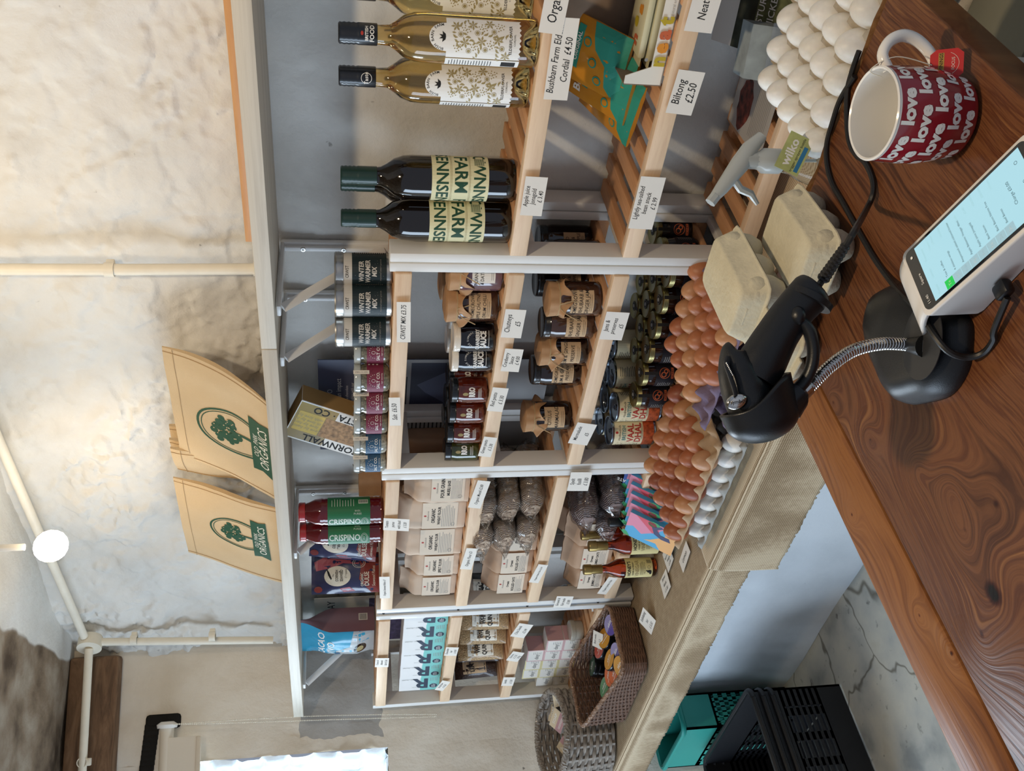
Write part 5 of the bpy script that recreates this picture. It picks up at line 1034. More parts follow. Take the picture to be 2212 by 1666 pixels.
# --- biltong, energy bars and leaflets on the unit by the counter
z = LV[4][2]; AMB = mat('amber_pack', '#c07d22', 0.35, coat=0.3); TEALP = mat('teal_pack_print', '#2f8f78', 0.45)
def bil_art(w=0.115, h=0.15):
    a = Art().poly([(w/2, 0.0), (w/2, 0.075), (0.015, 0.060), (-0.005, 0.035), (-0.04, 0.03), (-w/2, 0.012), (-w/2, 0)], 1, 0)
    for x, y in ((-0.035, 0.045), (-0.008, 0.060), (0.022, 0.078)): a.disc(x, y, 0.0085, None, 1, 1).disc(x, y, 0.006, None, 2, 2, 14)
    return a.text('BILTONG', 0.005, 0.115, 0.024, 3, 1, 0.03).text('Simply', -0.01, 0.142, 0.022, 4, 1, 0.02, 0.4).rect(-0.03, 0.088, 0.045, 0.102, 1, 1).text('ORIGINAL', 0.008, 0.095, 0.011, 3, 2, 0.02)
bm_ = [AMB, TEALP, AMB, PAPER, INK]
for i, (x, y, r, rl, tl, lab) in enumerate(((-0.690, 1.425, -0.50, 0.04, -0.80, 'amber biltong packet at the back, leaning against the bar box'), (-0.722, 1.412, -0.45, 0.06, -0.98, 'amber biltong packet in the middle of three'), (-0.760, 1.402, -0.55, 0.08, -1.15, 'amber biltong packet in front, slipping towards the bare slats'))):
    pouch('biltong_packet', lab, 'packet', (x, y, z+0.004+0.016*(2-i)), face((x, y))+r, 0.115, 0.150, 0.018, i+21, AMB, bil_art(), bm_, 'amber biltong packets', tl, rl)
CARDB = mat('grey_board', '#85705c', 0.75, var=0.08, vs=40); NW = mat('white_display_card', '#e6e1d4', 0.5); ORN = mat('mango_print', '#d98c28', 0.5); OLV = mat('olive_print', '#b9a227', 0.5); BLU = mat('blue_print', '#2b64a8', 0.5)
def neat_box(x, y, r, lab, bars, C):
    w, d, h = 0.185, 0.125, 0.062; t = thing('bar_display_box', lab, 'display box', (x, y, z+.0006), r, 'display boxes of energy bars')
    mb = MB(); th = 0.0018
    mb.box((0, d/2, th/2), (w, d, th), 1); mb.box((-w/2, d/2, h*0.5), (th, d, h), 1); mb.box((w/2, d/2, h*0.5), (th, d, h), 1); mb.box((0, d, 0.085), (w, th, 0.17), 1)
    mb.prism([(-w/2, 0), (w/2, 0), (w/2, h), (w/2-0.016, h), (w/2-0.034, h*0.36), (-w/2+0.030, h*0.36), (-w/2+0.014, h), (-w/2, h)], -th, 0, 0, T(0, 0, 0, rx=pi/2)); mb.build('tray', [NW, CARDB], t)
    a = Art()
    for i, (ch, m_) in enumerate((('n', 1), ('e', 2), ('a', 3), ('t', 1))): a.text(ch, -0.052+0.0215*i, 0.014, 0.033, m_ if C == 0 else 4, 1, 0.05)
    a.text('natural energy bars', 0.045, 0.008, 0.0062, 5, 1).disc(-0.050, 0.034, 0.003, None, 5, 1, 10)
    mb = MB(); a.flat(mb, T(0, -th-0.0004, 0)); mb.build('lettering', [NW, OLV, ORN, ORG, BLU, GREY], t)
    mb = MB(); mb.box((w/2*0.6, 0.0, h+0.012), (0.06, th, 0.026), 0, T(0, d-0.002, 0.07, rx=0.3)); mb.build('lid_flap', [CARDB], t)
    wrap = mat('cream_bar_wrapper', '#d9cfa6', 0.3, coat=0.4); mc = (OLV, ORG, ORN)
    for i in range(bars):
        zz = 0.006+0.015*i; b = thing('energy_bar', 'cream wrapped energy bar, %s in the %s display box' % (('lowest', 'second', 'third', 'top')[i], 'mango' if C == 0 else 'blue'), 'bar', (x + (0.004*i)*cos(r), y + 0.004*i*sin(r), z+zz), r, 'wrapped energy bars')
        mb = MB(); mb.rbox((0, 0.058, 0), (0.135, 0.075, 0.013), 0.005)
        for s in (-1, 1): mb.box((s*0.073, 0.058, 0), (0.014, 0.072, 0.0012))
        A = Art()
        for j, ch in enumerate('neat'): A.text(ch, -0.045+0.024*j, 0.05+0.012*(j % 2), 0.034, 1+(i+j) % 3, 1, 0.05)
        A.put(mb, lambda X, Y, hh: (X, Y, 0.0067+hh)); mb.build('wrapper', [wrap, OLV, ORN, ORG], b)
neat_box(-0.590, 1.373, 0.05, 'open display box of energy bars with mango coloured lettering', 3, 0)
z = LV[4][3]; FLY = mat('flyer_paper', '#b9b3aa', 0.5); FOOD = mat('food_print', '#6b2f22', 0.5, var=0.9, vs=70); FIELD = mat('meadow_print', '#5d6340', 0.5, var=0.7, vs=55); DKG = mat('dark_green_print', '#2c3128', 0.5, var=0.4, vs=50)
a = Art().rect(-0.105, 0, 0.105, 0.165, 0, 0).poly([(-0.05+0.048*cos(q*pi/9)*(1+0.12*sin(q*5)), 0.115+0.030*sin(q*pi/9)*(1+0.12*cos(q*3))) for q in range(18)], 1, 1).text('Organic food', 0.03, 0.152, 0.013, 2, 1, 0, 0.2).lines(-0.09, 0.09, 0.012, 0.075, 10, 3, 1, 0.2)
def leaflet(name, lab, P, rz, art, mats, w, h, tx=0.0, grp='leaflets by the counter'):
    mb = MB(); Mx = T(0, 0, 0, rx=tx); art.flat(mb, Mx); mb.box((0, 0.0006, h/2), (w, 0.0008, h), 0, Mx); o = mb.build(name, mats); o.location = P; o.rotation_euler = (0, 0, rz); return tag(o, lab, 'leaflet', grp)
p = px(1568, 250, z); leaflet('leaflet', 'pale leaflet with a grilled food picture lying on the slats', (-0.715, 1.385, z+0.0018), 0.06, a, [FLY, FOOD, INK, GREY], 0.21, 0.165, -pi/2+0.01)
a = Art().rect(-0.105, 0, 0.105, 0.15, 0, 0).rect(-0.105, 0.0, 0.105, 0.075, 1, 1).text('PASTURED', -0.035, 0.066, 0.017, 2, 2, 0.01).text('CHICKEN', -0.035, 0.046, 0.017, 2, 2, 0.01).rect(-0.105, 0.11, 0.105, 0.15, 3, 1).text('rearing them', 0, 0.128, 0.012, 4, 2, 0, 0.4)
leaflet('leaflet', 'dark green leaflet about pastured chicken propped behind the white eggs', (-0.545, 1.415, z+0.004), 0.15, a, [DKG, FIELD, WHITE, FLY, INK], 0.21, 0.15, -0.95)
t = thing('leaflet_holder', 'clear holder packed with small grey leaflets beside the white eggs', 'leaflet holder', (-0.62, 1.36, z+0.002), 0.25)
for i in range(12):
    mb = MB(); mb.box((0, 0, 0.04), (0.085, 0.0009, 0.08), 0, T(0, 0.004*i, 0.003, rx=-0.5)); mb.build('card', [mat('grey_leaflet', '#8f9694', 0.5, var=0.25, vs=30)], t)
mb = MB(); mb.box((0, -0.012, 0.025), (0.10, 0.0016, 0.05), 0, T(0, 0, 0, rx=-0.5)); mb.box((0, 0.025, 0.0), (0.10, 0.075, 0.002)); mb.build('holder', FILM, t)

# ================================================================ ON THE HESSIAN: eggs, chocolate, bottles, baskets
def pulp(name, col): return mat(name, col, 0.9, var=0.07, vs=40, bump=0.35, bs=160, spec=0.1)
P_KRAFT = pulp('kraft_pulp', '#b89c7e'); P_GREY = pulp('grey_pulp', '#a9a8a2'); P_PURP = pulp('purple_pulp', '#7b6c80'); P_BLUE = pulp('blue_pulp', '#5c6296'); P_CREAM = pulp('cream_pulp', '#c7bfa6'); P_BEIGE = pulp('beige_pulp', '#b7ab98')
PT = 0.0468
def tray(lab, x0, y0, z, nx, ny, m, grp=None):
    """a moulded pulp tray; (x0, y0) is the first cup's centre, cups run towards +x and +y"""
    t = thing('egg_tray', lab, 'egg tray', (x0, y0, z), 0, grp); R_ = 7
    W, D = (nx-1)*PT, (ny-1)*PT
    def f(u, v):
        x, y = -PT*0.62+(W+PT*1.24)*u, -PT*0.62+(D+PT*1.24)*v
        c = (2-cos(2*pi*x/PT)-cos(2*pi*y/PT))/4
        post = max(0, c-0.5)*2; h = 0.004+0.018*min(c*2, 1)+0.020*post**1.6
        e = min(x+PT*0.62, W+PT*0.62-x, y+PT*0.62, D+PT*0.62-y)
        if e < 0.007: h = 0.022+(h-0.022)*max(e/0.007, 0)*0.5
        return (x, y, h + 0.0006*noise.noise(Vector((x*120, y*120, z))))
    mb = MB(); mb.grid(f, nx*R_*1+R_, ny*R_+R_)
    o = mb.build('pulp', m, t, 60); sd = o.modifiers.new('s', 'SOLIDIFY'); sd.thickness = 0.0018; sd.offset = -1
    return t
EG = {}
def egg(lab, p, col, grp, tilt=(0, 0), s=1.0):
    if col not in EG:
        mb = MB(); n = 16; pr = []
        for i in range(n+1):
            a = pi*i/n; zz = -cos(a); r = sin(a)*(1-0.13*zz); pr.append((0.0216*r, 0.0275*zz))
        mb.lathe(pr, 26); o = mb.build('hen_egg', mat('eggshell_'+col.strip('#'), col, 0.42, var=0.05, vs=110, sub=0.15, bump=0.03, bs=500)); EG[col] = o; first = True
    else:
        o = EG[col].copy(); COL.objects.link(o)
    o.location = p; o.rotation_euler = (tilt[0], tilt[1], random.random()*6); o.scale = (s, s, s*random.uniform(0.97, 1.04))
    return tag(o, lab, 'egg', grp)
BR = ['#b8754c', '#a8623e', '#c28a5e', '#955238', '#b06a46', '#c4926c']; WH = ['#efeae0', '#f2eee6']
NTH = ['first', 'second', 'third', 'fourth', 'fifth', 'sixth', 'seventh']
tr1 = [(-1.598, 1.150)]
tray('grey lower egg tray under the kraft tray of brown eggs', -1.598, 1.148, HESS+0.003, 7, 5, P_GREY); zt1 = HESS+0.055
tray('kraft egg tray of brown eggs beside the fanned chocolate bars', -1.598, 1.150, zt1, 7, 5, P_KRAFT)
for i in range(6):
    for j in range(5):
        if i == 5 and j in (2, 3, 4): pass
        egg('brown egg, kraft tray, %s column from the chocolate, %s row from the front' % (NTH[i], NTH[j]), (-1.598+PT*i, 1.150+PT*j, zt1+0.0275), BR[(i*7+j*5+(i*j) % 3) % 6] if i+j > 1 else BR[1], 'brown eggs in the kraft tray', (random.uniform(-.15, .1), random.uniform(-.1, .1)), random.uniform(0.97, 1.06))
for i in range(7): egg('pale egg in the grey lower tray, front row, %s from the chocolate' % NTH[i], (-1.598+PT*i, 1.156, HESS+0.031), WH[i % 2], 'pale eggs in the grey lower tray')
x2, y2 = -1.232, 1.166
tray('lowest purple egg tray of the stack behind the scanner', x2, y2, HESS+0.003, 5, 5, P_BLUE, 'purple stacked egg trays'); tray('middle purple egg tray of the stack behind the scanner', x2, y2, HESS+0.047, 5, 5, P_PURP, 'purple stacked egg trays')
tray('top purple egg tray holding brown eggs behind the scanner', x2, y2, HESS+0.092, 5, 5, P_PURP, 'purple stacked egg trays'); zt2 = HESS+0.092
for i in range(5):
    for j in range(5):
        if (i, j) in ((0, 0), (1, 0)): continue
        egg('brown egg, purple tray, %s column from the kraft tray, %s row from the front' % (NTH[i], NTH[j]), (x2+PT*i, y2+PT*j*0.985, zt2+0.0275), BR[(i*5+j*7+(i+j) % 2) % 6], 'brown eggs in the purple tray', (random.uniform(-.1, .1), random.uniform(-.1, .1)), random.uniform(0.97, 1.06))
x3, y3 = -0.617, 1.092
for k, lab in enumerate(('lowest', 'second', 'third', 'top')): tray('%s beige egg tray of the white egg stack behind the counter' % lab, x3, y3, HESS+0.003+0.036*k, 6, 5, P_BEIGE, 'beige stacked egg trays'); zt3 = HESS+0.003+0.036*k
for i in range(6):
    for j in range(5): egg('white egg, beige tray, %s column from the spray bottle, %s row from the counter' % (NTH[i], NTH[j]), (x3+PT*i, y3+PT*j, zt3+0.0275), WH[(i+j) % 2], 'white eggs behind the counter', (random.uniform(-.12, .12), random.uniform(-.12, .12)), random.uniform(1.0, 1.07))

# --- egg cartons on the counter's far corner
def egg_carton(lab, p, rz, m, rx=0.0):
    t = thing('egg_carton', lab, 'egg carton', p, rz, 'pulp egg cartons'); L, W = 0.150, 0.104
    def rr(w, d, z, k=5.0, n=48): return [((abs(cos(a))**k+abs(sin(a))**k)**(-1/k)*cos(a)*w/2, (abs(cos(a))**k+abs(sin(a))**k)**(-1/k)*sin(a)*d/2, z) for a in [2*pi*i/n for i in range(n)]]
    def loft(mb, secs, cap=True):
        n = len(secs[0]); vs = [v for s in secs for v in s]; fs = [(i*n+k, i*n+(k+1) % n, (i+1)*n+(k+1) % n, (i+1)*n+k) for i in range(len(secs)-1) for k in range(n)]
        if cap: fs.append(tuple((len(secs)-1)*n+k for k in range(n)))
        mb.add(vs, fs, 0, True)
    mb = MB(); K_ = 9.0; loft(mb, [rr(L, W, 0.0300, K_), rr(L+0.004, W+0.004, 0.0315, K_), rr(L+0.003, W+0.003, 0.0330, K_), rr(L-0.005, W-0.005, 0.0345, K_), rr(L-0.022, W-0.024, 0.0605, K_), rr(L-0.0245, W-0.0265, 0.0625, K_), rr(L-0.029, W-0.031, 0.0635, K_)])
    for i in (-1, 1):
        for j in (-1, 1): mb.ell((i*0.0500, j*0.0285, 0.036), (0.0215, 0.0215, 0.0225), 0)
    for i in (-1, 1): mb.rbox((i*0.0655, 0, 0.048), (0.004, 0.030, 0.010), 0.0018, 0, T(0, 0, 0))
    o = mb.build('lid', m, t, 50)
    mb = MB(); loft(mb, [rr(L+0.002, W+0.002, 0.0300), rr(L-0.004, W-0.004, 0.0285), rr(L-0.012, W-0.014, 0.027)], False)
    for i in (-1, 0, 1):
        for j in (-1, 1): mb.lathe([(0, 0), (0.012, 0), (0.0155, 0.002), (0.0225, 0.016), (0.0245, 0.030)], 20, 0, T(i*0.0465, j*0.0255, 0))
    mb.build('cups', m, t, 50)
    mb = MB(); mb.rbox((-L/2-0.004, 0, 0.0315), (0.012, 0.05, 0.004), 0.0015); mb.build('locking_tab', m, t)
    return t
qa, qb = px(1557, 617, CTR+0.112), px(1696, 526, CTR+0.054)
c0 = egg_carton('upper cream egg carton, on top of the one behind the scanner', (qa.x, qa.y, CTR+0.0575), rad(91), P_CREAM); c0.scale = (0.86,)*3
dup(c0, (qa.x-0.058, qa.y-0.012, CTR+0.0006), rad(86), 'lower cream egg carton, mostly hidden behind the scanner')
dup(c0, (qb.x, qb.y, CTR+0.0006), rad(94), 'cream egg carton standing single, nearest the mug')

# --- chocolate bars
SKY = mat('sky_blue_print', '#4aa3cf', 0.45); LEAF = mat('leaf_green_print', '#2f9a5a', 0.45); PINKP = mat('pink_print', '#d9849d', 0.45); CORAL = mat('coral_print', '#cf4a5c', 0.45); SAND = mat('sand_print', '#e6ad6a', 0.45); COBALT = mat('cobalt_print', '#3c5fae', 0.45)
w, h, d = 0.085, 0.126, 0.012
def barart(front):
    a = Art().rect(-w/2, 0, w/2, h, 0, 0).poly([(w/2, 0.03), (w/2, 0.126), (-0.01, 0.126), (0.0, 0.11), (-0.015, 0.085), (0.01, 0.055)], 1, 1).poly([(w/2, 0.06), (w/2, 0.11), (0.005, 0.06), (0.018, 0.045)], 2, 2)
    a.poly([(-w/2, 0.0), (w/2, 0), (w/2, 0.024), (0.01, 0.03), (-0.02, 0.06), (-0.03, 0.075), (-0.025, 0.045), (-w/2, 0.03)], 3, 1)
    a.poly([(-w/2, 0.11), (-0.03, 0.12), (-0.026, 0.13), (-0.034, 0.133), (-0.028, 0.142), (-w/2, h)], 4, 1)
    a.poly([(0.0, 0.012), (0.012, 0.018), (0.010, 0.040), (0.024, 0.052), (0.036, 0.038), (0.040, 0.044), (0.026, 0.066), (0.006, 0.056), (-0.002, 0.036)], 5, 3).disc(0.036, 0.062, 0.010, 0.016, 4, 2)
    a.rect(0.018, 0, w/2, 0.020, 6, 3).lines(0.022, 0.034, 0.005, 0.010, 2, 5, 4)
    return a
bl = [SKY, PINKP, CORAL, SAND, LEAF, mat('navy_figure_print', '#3a3c63', 0.5), WHITE, INK]
b0 = None
for i in range(6):
    P = (-1.790+0.017*i, 1.250+0.0150*i, HESS+0.008); Mx = T(0, 0, 0, rx=-0.62)
    lab = 'illustrated chocolate bar, %s' % ('in front of the fan, its picture fully shown' if i == 0 else '%s from the front of the fan' % NTH[i])
    if not b0: b0 = carton('chocolate_bar', lab, 'chocolate bar', P, 0.0, (w, d, h), [SKY], barart(1), bl, 'fan of illustrated chocolate bars', Mx)
    else: dup(b0, P, 0.0, lab)
a = Art().rect(-w/2, 0, w/2, h, 0, 0).text('DARK CHOCOLATE', -0.032, 0.085, 0.0125, 1, 1, 0.02, rot=pi/2).poly([(-0.02, 0.0), (w/2, 0), (w/2, 0.12), (0.01, 0.13), (-0.015, 0.09)], 2, 1).poly([(-0.01, 0.05), (0.02, 0.07), (0.018, 0.11), (-0.004, 0.10)], 3, 2)
carton('chocolate_bar', 'cobalt blue dark chocolate bar behind the fan, touching the kraft tray', 'chocolate bar', (-1.684, 1.338, HESS+0.012), 0.15, (w, d, h), [COBALT], a, [COBALT, WHITE, CORAL, PINKP], 'fan of illustrated chocolate bars', T(0, 0, 0, rx=-0.60))

# --- vinegar bottles
VIN = mat('vinegar_glass', '#b5481c', 0.03, trans=1.0, ior=1.36, coat=0.4); GCAP = mat('gold_capsule', '#9a8350', 0.35, 0.8); VL = mat('cream_vinegar_label', '#d8c98f', 0.6)
pr = [(0, 0.004), (0.022, 0), (0.0245, 0.003), (0.0247, 0.085), (0.0235, 0.098), (0.018, 0.112), (0.012, 0.125), (0.0105, 0.136), (0.0105, 0.180), (0, 0.180)]
cap = [(0.0112, 0.140), (0.0118, 0.141), (0.0118, 0.168), (0.0135, 0.169), (0.0135, 0.186), (0.0125, 0.188), (0, 0.188)]
a = Art().rect(-0.070, 0.012, 0.070, 0.083, 0, 0).text("HONEY'S", 0.0, 0.074, 0.0125, 1, 1, 0.03, 0, 0.8).text('CIDER & PERRY', 0, 0.064, 0.0055, 1, 1, 0.02).text('VINEGAR', 0, 0.053, 0.0135, 3, 1, 0.04, 0, 0.8).lines(-0.018, 0.018, 0.036, 0.046, 3, 1, 1, 0.3).text('3 IN A BOTTLE', 0, 0.033, 0.0048, 1, 1)
a.rect(0.012, 0.014, 0.024, 0.028, 0, 2).lines(0.013, 0.023, 0.015, 0.027, 7, 1, 3, 0.5, 0).disc(-0.008, 0.021, 0.004, 0.006, 1, 1).disc(-0.012, 0.018, 0.005, 0.003, 1, 1).disc(-0.006, 0.028, 0.002, None, 1, 1).ring(0.003, 0.022, 0.004, 0.004, 0.0006, 1, 1)
q = base(1420, 1224, HESS+0.004, 0.024)
t = bottle('vinegar_bottle', 'amber vinegar bottle with a gold cap, foremost of the three', 'bottle', q, face(q)-0.15, pr, VIN, cap, GCAP, a, [VL, INK, WHITE, GOLD], 0, 0.0248, 'amber vinegar bottles')
dup(t, (q.x+0.045, q.y+0.075, q.z), face(q)+0.9, 'amber vinegar bottle with a gold cap, behind the foremost one'); dup(t, (q.x+0.085, q.y+0.012, q.z), face(q)+0.15, 'amber vinegar bottle with a gold cap, beside the chocolate bars')
pr2 = [(0, 0), (0.019, 0), (0.0205, 0.003), (0.0205, 0.085), (0.016, 0.098), (0.010, 0.105), (0.0095, 0.125), (0, 0.125)]
a = Art().rect(-0.06, 0.02, 0.06, 0.082, 0, 0).ring(0, 0.06, 0.012, 0.012, 0.001, 1, 1).text('LIGHT', 0, 0.04, 0.008, 1, 1).lines(-0.012, 0.012, 0.024, 0.034, 3, 1, 1)
bottle('dark_bottle', 'small dark bottle with a white label behind the chocolate bars', 'bottle', (q.x+0.15, q.y+0.035, q.z), face(q)+0.1, pr2, BLACKJ, [(0.0105, 0.108), (0.012, 0.11), (0.012, 0.142), (0.011, 0.144), (0, 0.144)], BLACKP, a, [WHITE, INK], 0, 0.0208)

# --- wicker baskets
def wicker(name, c): return mat(name, c, 0.55, var=0.3, vs=70, coat=0.15)
W_BR = wicker('brown_wicker', '#6a4d3c'); W_RIM = wicker('tan_wicker', '#8c6c54'); W_GR = wicker('grey_willow', '#8f857a')
def basket(t, path, hfun, rows, r, amp, flare, mb_mat, rimmat, stakes, thick_rim):
    n = len(path)
    def P(i, zf, off):
        (x, y), (nx, ny) = path[i % n]; hh = hfun(x, y); f = flare*zf
        return Vector((x+nx*(off+f), y+ny*(off+f), 0.003+hh*zf))
    mb = MB()
    for k in range(rows):
        zf = (k+0.5)/rows
        pts = [P(i, zf + 0.3/rows*noise.noise(Vector((i*0.07, k, 2))), amp*sin(pi*i*stakes/n*1.0 + pi*k)) for i in range(n)]
        mb.tube(pts+[pts[0]], [r*(1+0.15*noise.noise(Vector((i*.4, k, 5)))) for i in range(n+1)], 6, 0, False)
    for s in range(stakes):
        i = int((s+0.5)*n/stakes); mb.tube([P(i, v/5, 0) for v in range(6)], r*1.1, 5)
    o = mb.build('woven_side', mb_mat, t)
    mb = MB(); m = n*3
    def rim(i, ph): c = P(int(i*n/m), 1.0, 0); a = i*0.9+ph; (x, y), (nx, ny) = path[int(i*n/m) % n]; return c+Vector((nx*thick_rim*0.5*cos(a), ny*thick_rim*0.5*cos(a), thick_rim*0.5*sin(a)))
    ctr = [P(i, 1.0, 0) for i in range(n)]; mb.tube(ctr+[ctr[0]], thick_rim*0.75, 8, 0, False)
    for ph in (0, pi): pts = [rim(i, ph) for i in range(m)]; mb.tube(pts+[pts[0]], thick_rim*0.55, 5, 0, False)
    mb.build('rim', rimmat, t)
    mb = MB(); c = Vector((sum(p[0][0] for p in path)/n, sum(p[0][1] for p in path)/n, 0)); pts = [(p[0][0], p[0][1]) for p in path]; mb.prism(pts, 0.001, 0.006); mb.build('base', mb_mat, t)
def rrect_path(w, d, r, step):
    out = []; segs = [((w/2-r, -d/2), (1, 0), w-2*r), ]
    def arc(cx, cy, a0): return [((cx+r*cos(a0+pi/2*k/6), cy+r*sin(a0+pi/2*k/6)), (cos(a0+pi/2*k/6), sin(a0+pi/2*k/6))) for k in range(7)]
    def line(x0, y0, x1, y1, nn):
        L = math.hypot(x1-x0, y1-y0); k = max(1, int(L/step)); return [((x0+(x1-x0)*i/k, y0+(y1-y0)*i/k), nn) for i in range(1, k)]
    out += arc(w/2-r, d/2-r, 0) + line(w/2-r, d/2, -w/2+r, d/2, (0, 1)) + arc(-w/2+r, d/2-r, pi/2) + line(-w/2, d/2-r, -w/2, -d/2+r, (-1, 0))
    out += arc(-w/2+r, -d/2+r, pi) + line(-w/2+r, -d/2, w/2-r, -d/2, (0, -1)) + arc(w/2-r, -d/2+r, 1.5*pi) + line(w/2, -d/2+r, w/2, d/2-r, (1, 0)); return out
bc = Vector((-2.365, 1.246, HESS+0.004)); bw, bd = 0.330, 0.190
t = thing('wicker_basket', 'brown wicker basket with a sloping rim, filled with coloured-lid pots', 'basket', bc)
basket(t, rrect_path(bw, bd, 0.03, 0.0048), lambda x, y: 0.094-0.056*(x/bw), 19, 0.0029, 0.0030, 0.006, W_BR, W_RIM, 44, 0.0062)
t = thing('willow_basket', 'grey willow basket of soap boxes at the window end of the bench', 'basket', (-2.722, 1.222, HESS+0.006))
basket(t, [((0.110*cos(2*pi*i/96), 0.115*sin(2*pi*i/96)), (cos(2*pi*i/96), sin(2*pi*i/96))) for i in range(96)], lambda x, y: 0.165-0.02*x/0.1, 15, 0.0058, 0.006, 0.012, W_GR, W_GR, 22, 0.011)
POT = mat('black_pot_glass', '#0d0c0e', 0.08, coat=0.7)
def pot(lab, x, y, zz, c, tx=0.0, ty=0.0, c2=None):
    p = px(x, y, zz); p.x = min(max(p.x, -2.500), -2.245); p.y = min(max(p.y, 1.185), 1.308)
    t = thing('balm_pot', lab, 'pot', (p.x, p.y, zz-0.045), 0, 'coloured-lid pots in the basket'); t.rotation_euler = (tx, ty, random.random()*0.8+0.2); t.scale = (1.2, 1.2, 1.0)
    mb = MB(); mb.lathe([(0, 0), (0.022, 0), (0.024, 0.003), (0.024, 0.026), (0.022, 0.030), (0, 0.030)], 24); mb.build('pot', POT, t)
    mb = MB(); mb.lathe([(0.0250, 0.028), (0.0255, 0.030), (0.0255, 0.041), (0.0245, 0.043), (0, 0.043)], 24); l_ = mb.build('lid', BLACKL, t)
    A = Art().disc(0, 0, 0.0235, None, 0, 0, 28).text('skin', 0, 0.004, 0.012, 1, 1, 0.01, 0.3).rect(-0.014, -0.0055, 0.014, -0.0040, 1, 1)
    if c2: A.disc(0, 0, 0.0235, None, 2, 1, 20, pi, 2*pi)
    mb = MB(); A.put(mb, lambda X, Y, h_: (X, Y, 0.0433+h_)); mb.build('lid_label', [c, WHITE, c2 or c], l_)
C = lambda n_, h_: mat(n_, h_, 0.4, coat=0.3)
PU, YE, RE, DG, OR, GR = C('lilac_label', '#9b93bd'), C('amber_label', '#d79a3a'), C('red_label', '#c4513d'), C('dark_green_label', '#3d5a4a'), C('orange_label', '#d9692f'), C('green_label2', '#4f8a5c')
za = HESS+0.076; zb = HESS+0.088
pot('pot with a lilac lid at the low end of the basket', 1316, 1340, za, PU, 0.25, 0.2, C('violet_label', '#5f4fa0')); pot('pot with a lilac lid nearest the cards on the cloth', 1334, 1388, za, PU, 0.25, 0.15, C('violet_label', '#5f4fa0'))
pot('pot with an amber lid under the small grey card', 1298, 1380, za, YE, 0.1, 0.35); pot('pot with a red lid beside the grey card', 1290, 1408, za, RE, 0.1, 0.3); pot('pot with a dark green lid at the back of the basket', 1276, 1440, za, DG, 0.0, 0.2)
pot('pot with an amber lid in the middle of the basket', 1312, 1434, zb, YE, 0.1, 0.3); pot('pot with an orange lid beside the middle amber one', 1312, 1462, za, OR, 0.1, 0.1); pot('pot with a mid green lid at the tall end of the basket', 1302, 1492, za+0.006, GR, 0.0, 0.25)
pot('pot with an amber lid against the near basket wall', 1340, 1456, za, YE, 0.3, 0.2); pot('pot with an orange lid against the near wall, tall end', 1328, 1490, za, OR, 0.2, 0.3)
SOAPK = mat('black_soap_card', '#1c1c20', 0.5); SOAPP = mat('pink_soap_card', '#c79a9c', 0.5, var=0.25, vs=14); SOAPC = mat('cream_soap_card', '#dcc9a8', 0.5); SOAPW = mat('white_soap_end', '#cfcac4', 0.5)
sa = Art().rect(-0.03, 0.0, 0.03, 0.050, 0, 0).rect(-0.03, 0.025, 0.03, 0.050, 1, 1).text('SOAP', 0, 0.036, 0.014, 2, 2, 0.01).lines(-0.02, 0.02, 0.008, 0.016, 2, 2, 2)
for i, (x, y, dz, rx, ry, rz, lab) in enumerate(((-2.760, 1.300, 0.115, -0.9, 0.2, 0.9, 'pink soap box with black sides at the back of the willow basket'), (-2.700, 1.240, 0.130, -1.0, 0.25, 0.5, 'pink and cream soap box lying uppermost in the willow basket'), (-2.765, 1.215, 0.105, -1.2, -0.5, 1.7, 'soap box on its side between the pink ones and the window wall'), (-2.710, 1.180, 0.100, -1.1, 0.1, -0.3, 'cream soap box low at the near side of the willow basket'), (-2.680, 1.300, 0.110, -0.6, -0.2, 0.4, 'soap box wedged by the brown basket side of the willow basket'))):
    carton('soap_box', lab, 'soap box', (x, y, HESS+dz), rz, (0.062, 0.026, 0.050), [SOAPW, SOAPK, SOAPW], sa, [SOAPP, SOAPC, WHITE], 'soap boxes in the willow basket', T(0, 0, 0, rx=rx, ry=ry))

# --- spray bottle behind the counter
CLR = mat('clear_plastic', '#e8eef0', 0.08, trans=1.0, ior=1.08, coat=0.3); SPRAYW = mat('translucent_trigger', '#b6bbb9', 0.3, coat=0.2)
q = px(1700, 352, 0.80); t = thing('spray_bottle', 'clear spray bottle with a grey trigger head, behind the counter', 'spray bottle', (lambda p: (p.x, p.y, HESS+0.003))(px(1662, 348, HESS+0.205)), rad(40))
mb = MB(); mb.lathe([(0, 0.002), (0.032, 0), (0.036, 0.006), (0.037, 0.10), (0.035, 0.13), (0.026, 0.155), (0.017, 0.172), (0.0145, 0.19), (0.0145, 0.20), (0, 0.20)], 28); mb.build('bottle', CLR, t)
mb = MB(); mb.lathe([(0.0165, 0.186), (0.0175, 0.188), (0.0175, 0.212), (0.013, 0.218), (0.011, 0.226), (0, 0.226)], 22); mb.build('collar', SPRAYW, t)
mb = MB(); mb.tube([(0.034, 0, 0.214), (0.016, 0, 0.232), (-0.006, 0, 0.246), (-0.040, 0, 0.272), (-0.052, 0, 0.282)], [0.008, 0.012, 0.014, 0.010, 0.0075], 12, 0, True, 0.85); mb.tube([(0, 0, 0.212), (0, 0, 0.238)], 0.012, 12); mb.tube([(-0.050, 0, 0.280), (-0.060, 0, 0.288)], 0.008, 8)
h_ = mb.build('head', SPRAYW, t); mb = MB(); mb.tube([(-0.024, 0, 0.256), (-0.040, 0, 0.244), (-0.046, 0, 0.228), (-0.060, 0, 0.218)], [0.006, 0.0055, 0.005, 0.003], 8, 0, True, 1.5); mb.build('trigger', SPRAYW, h_)
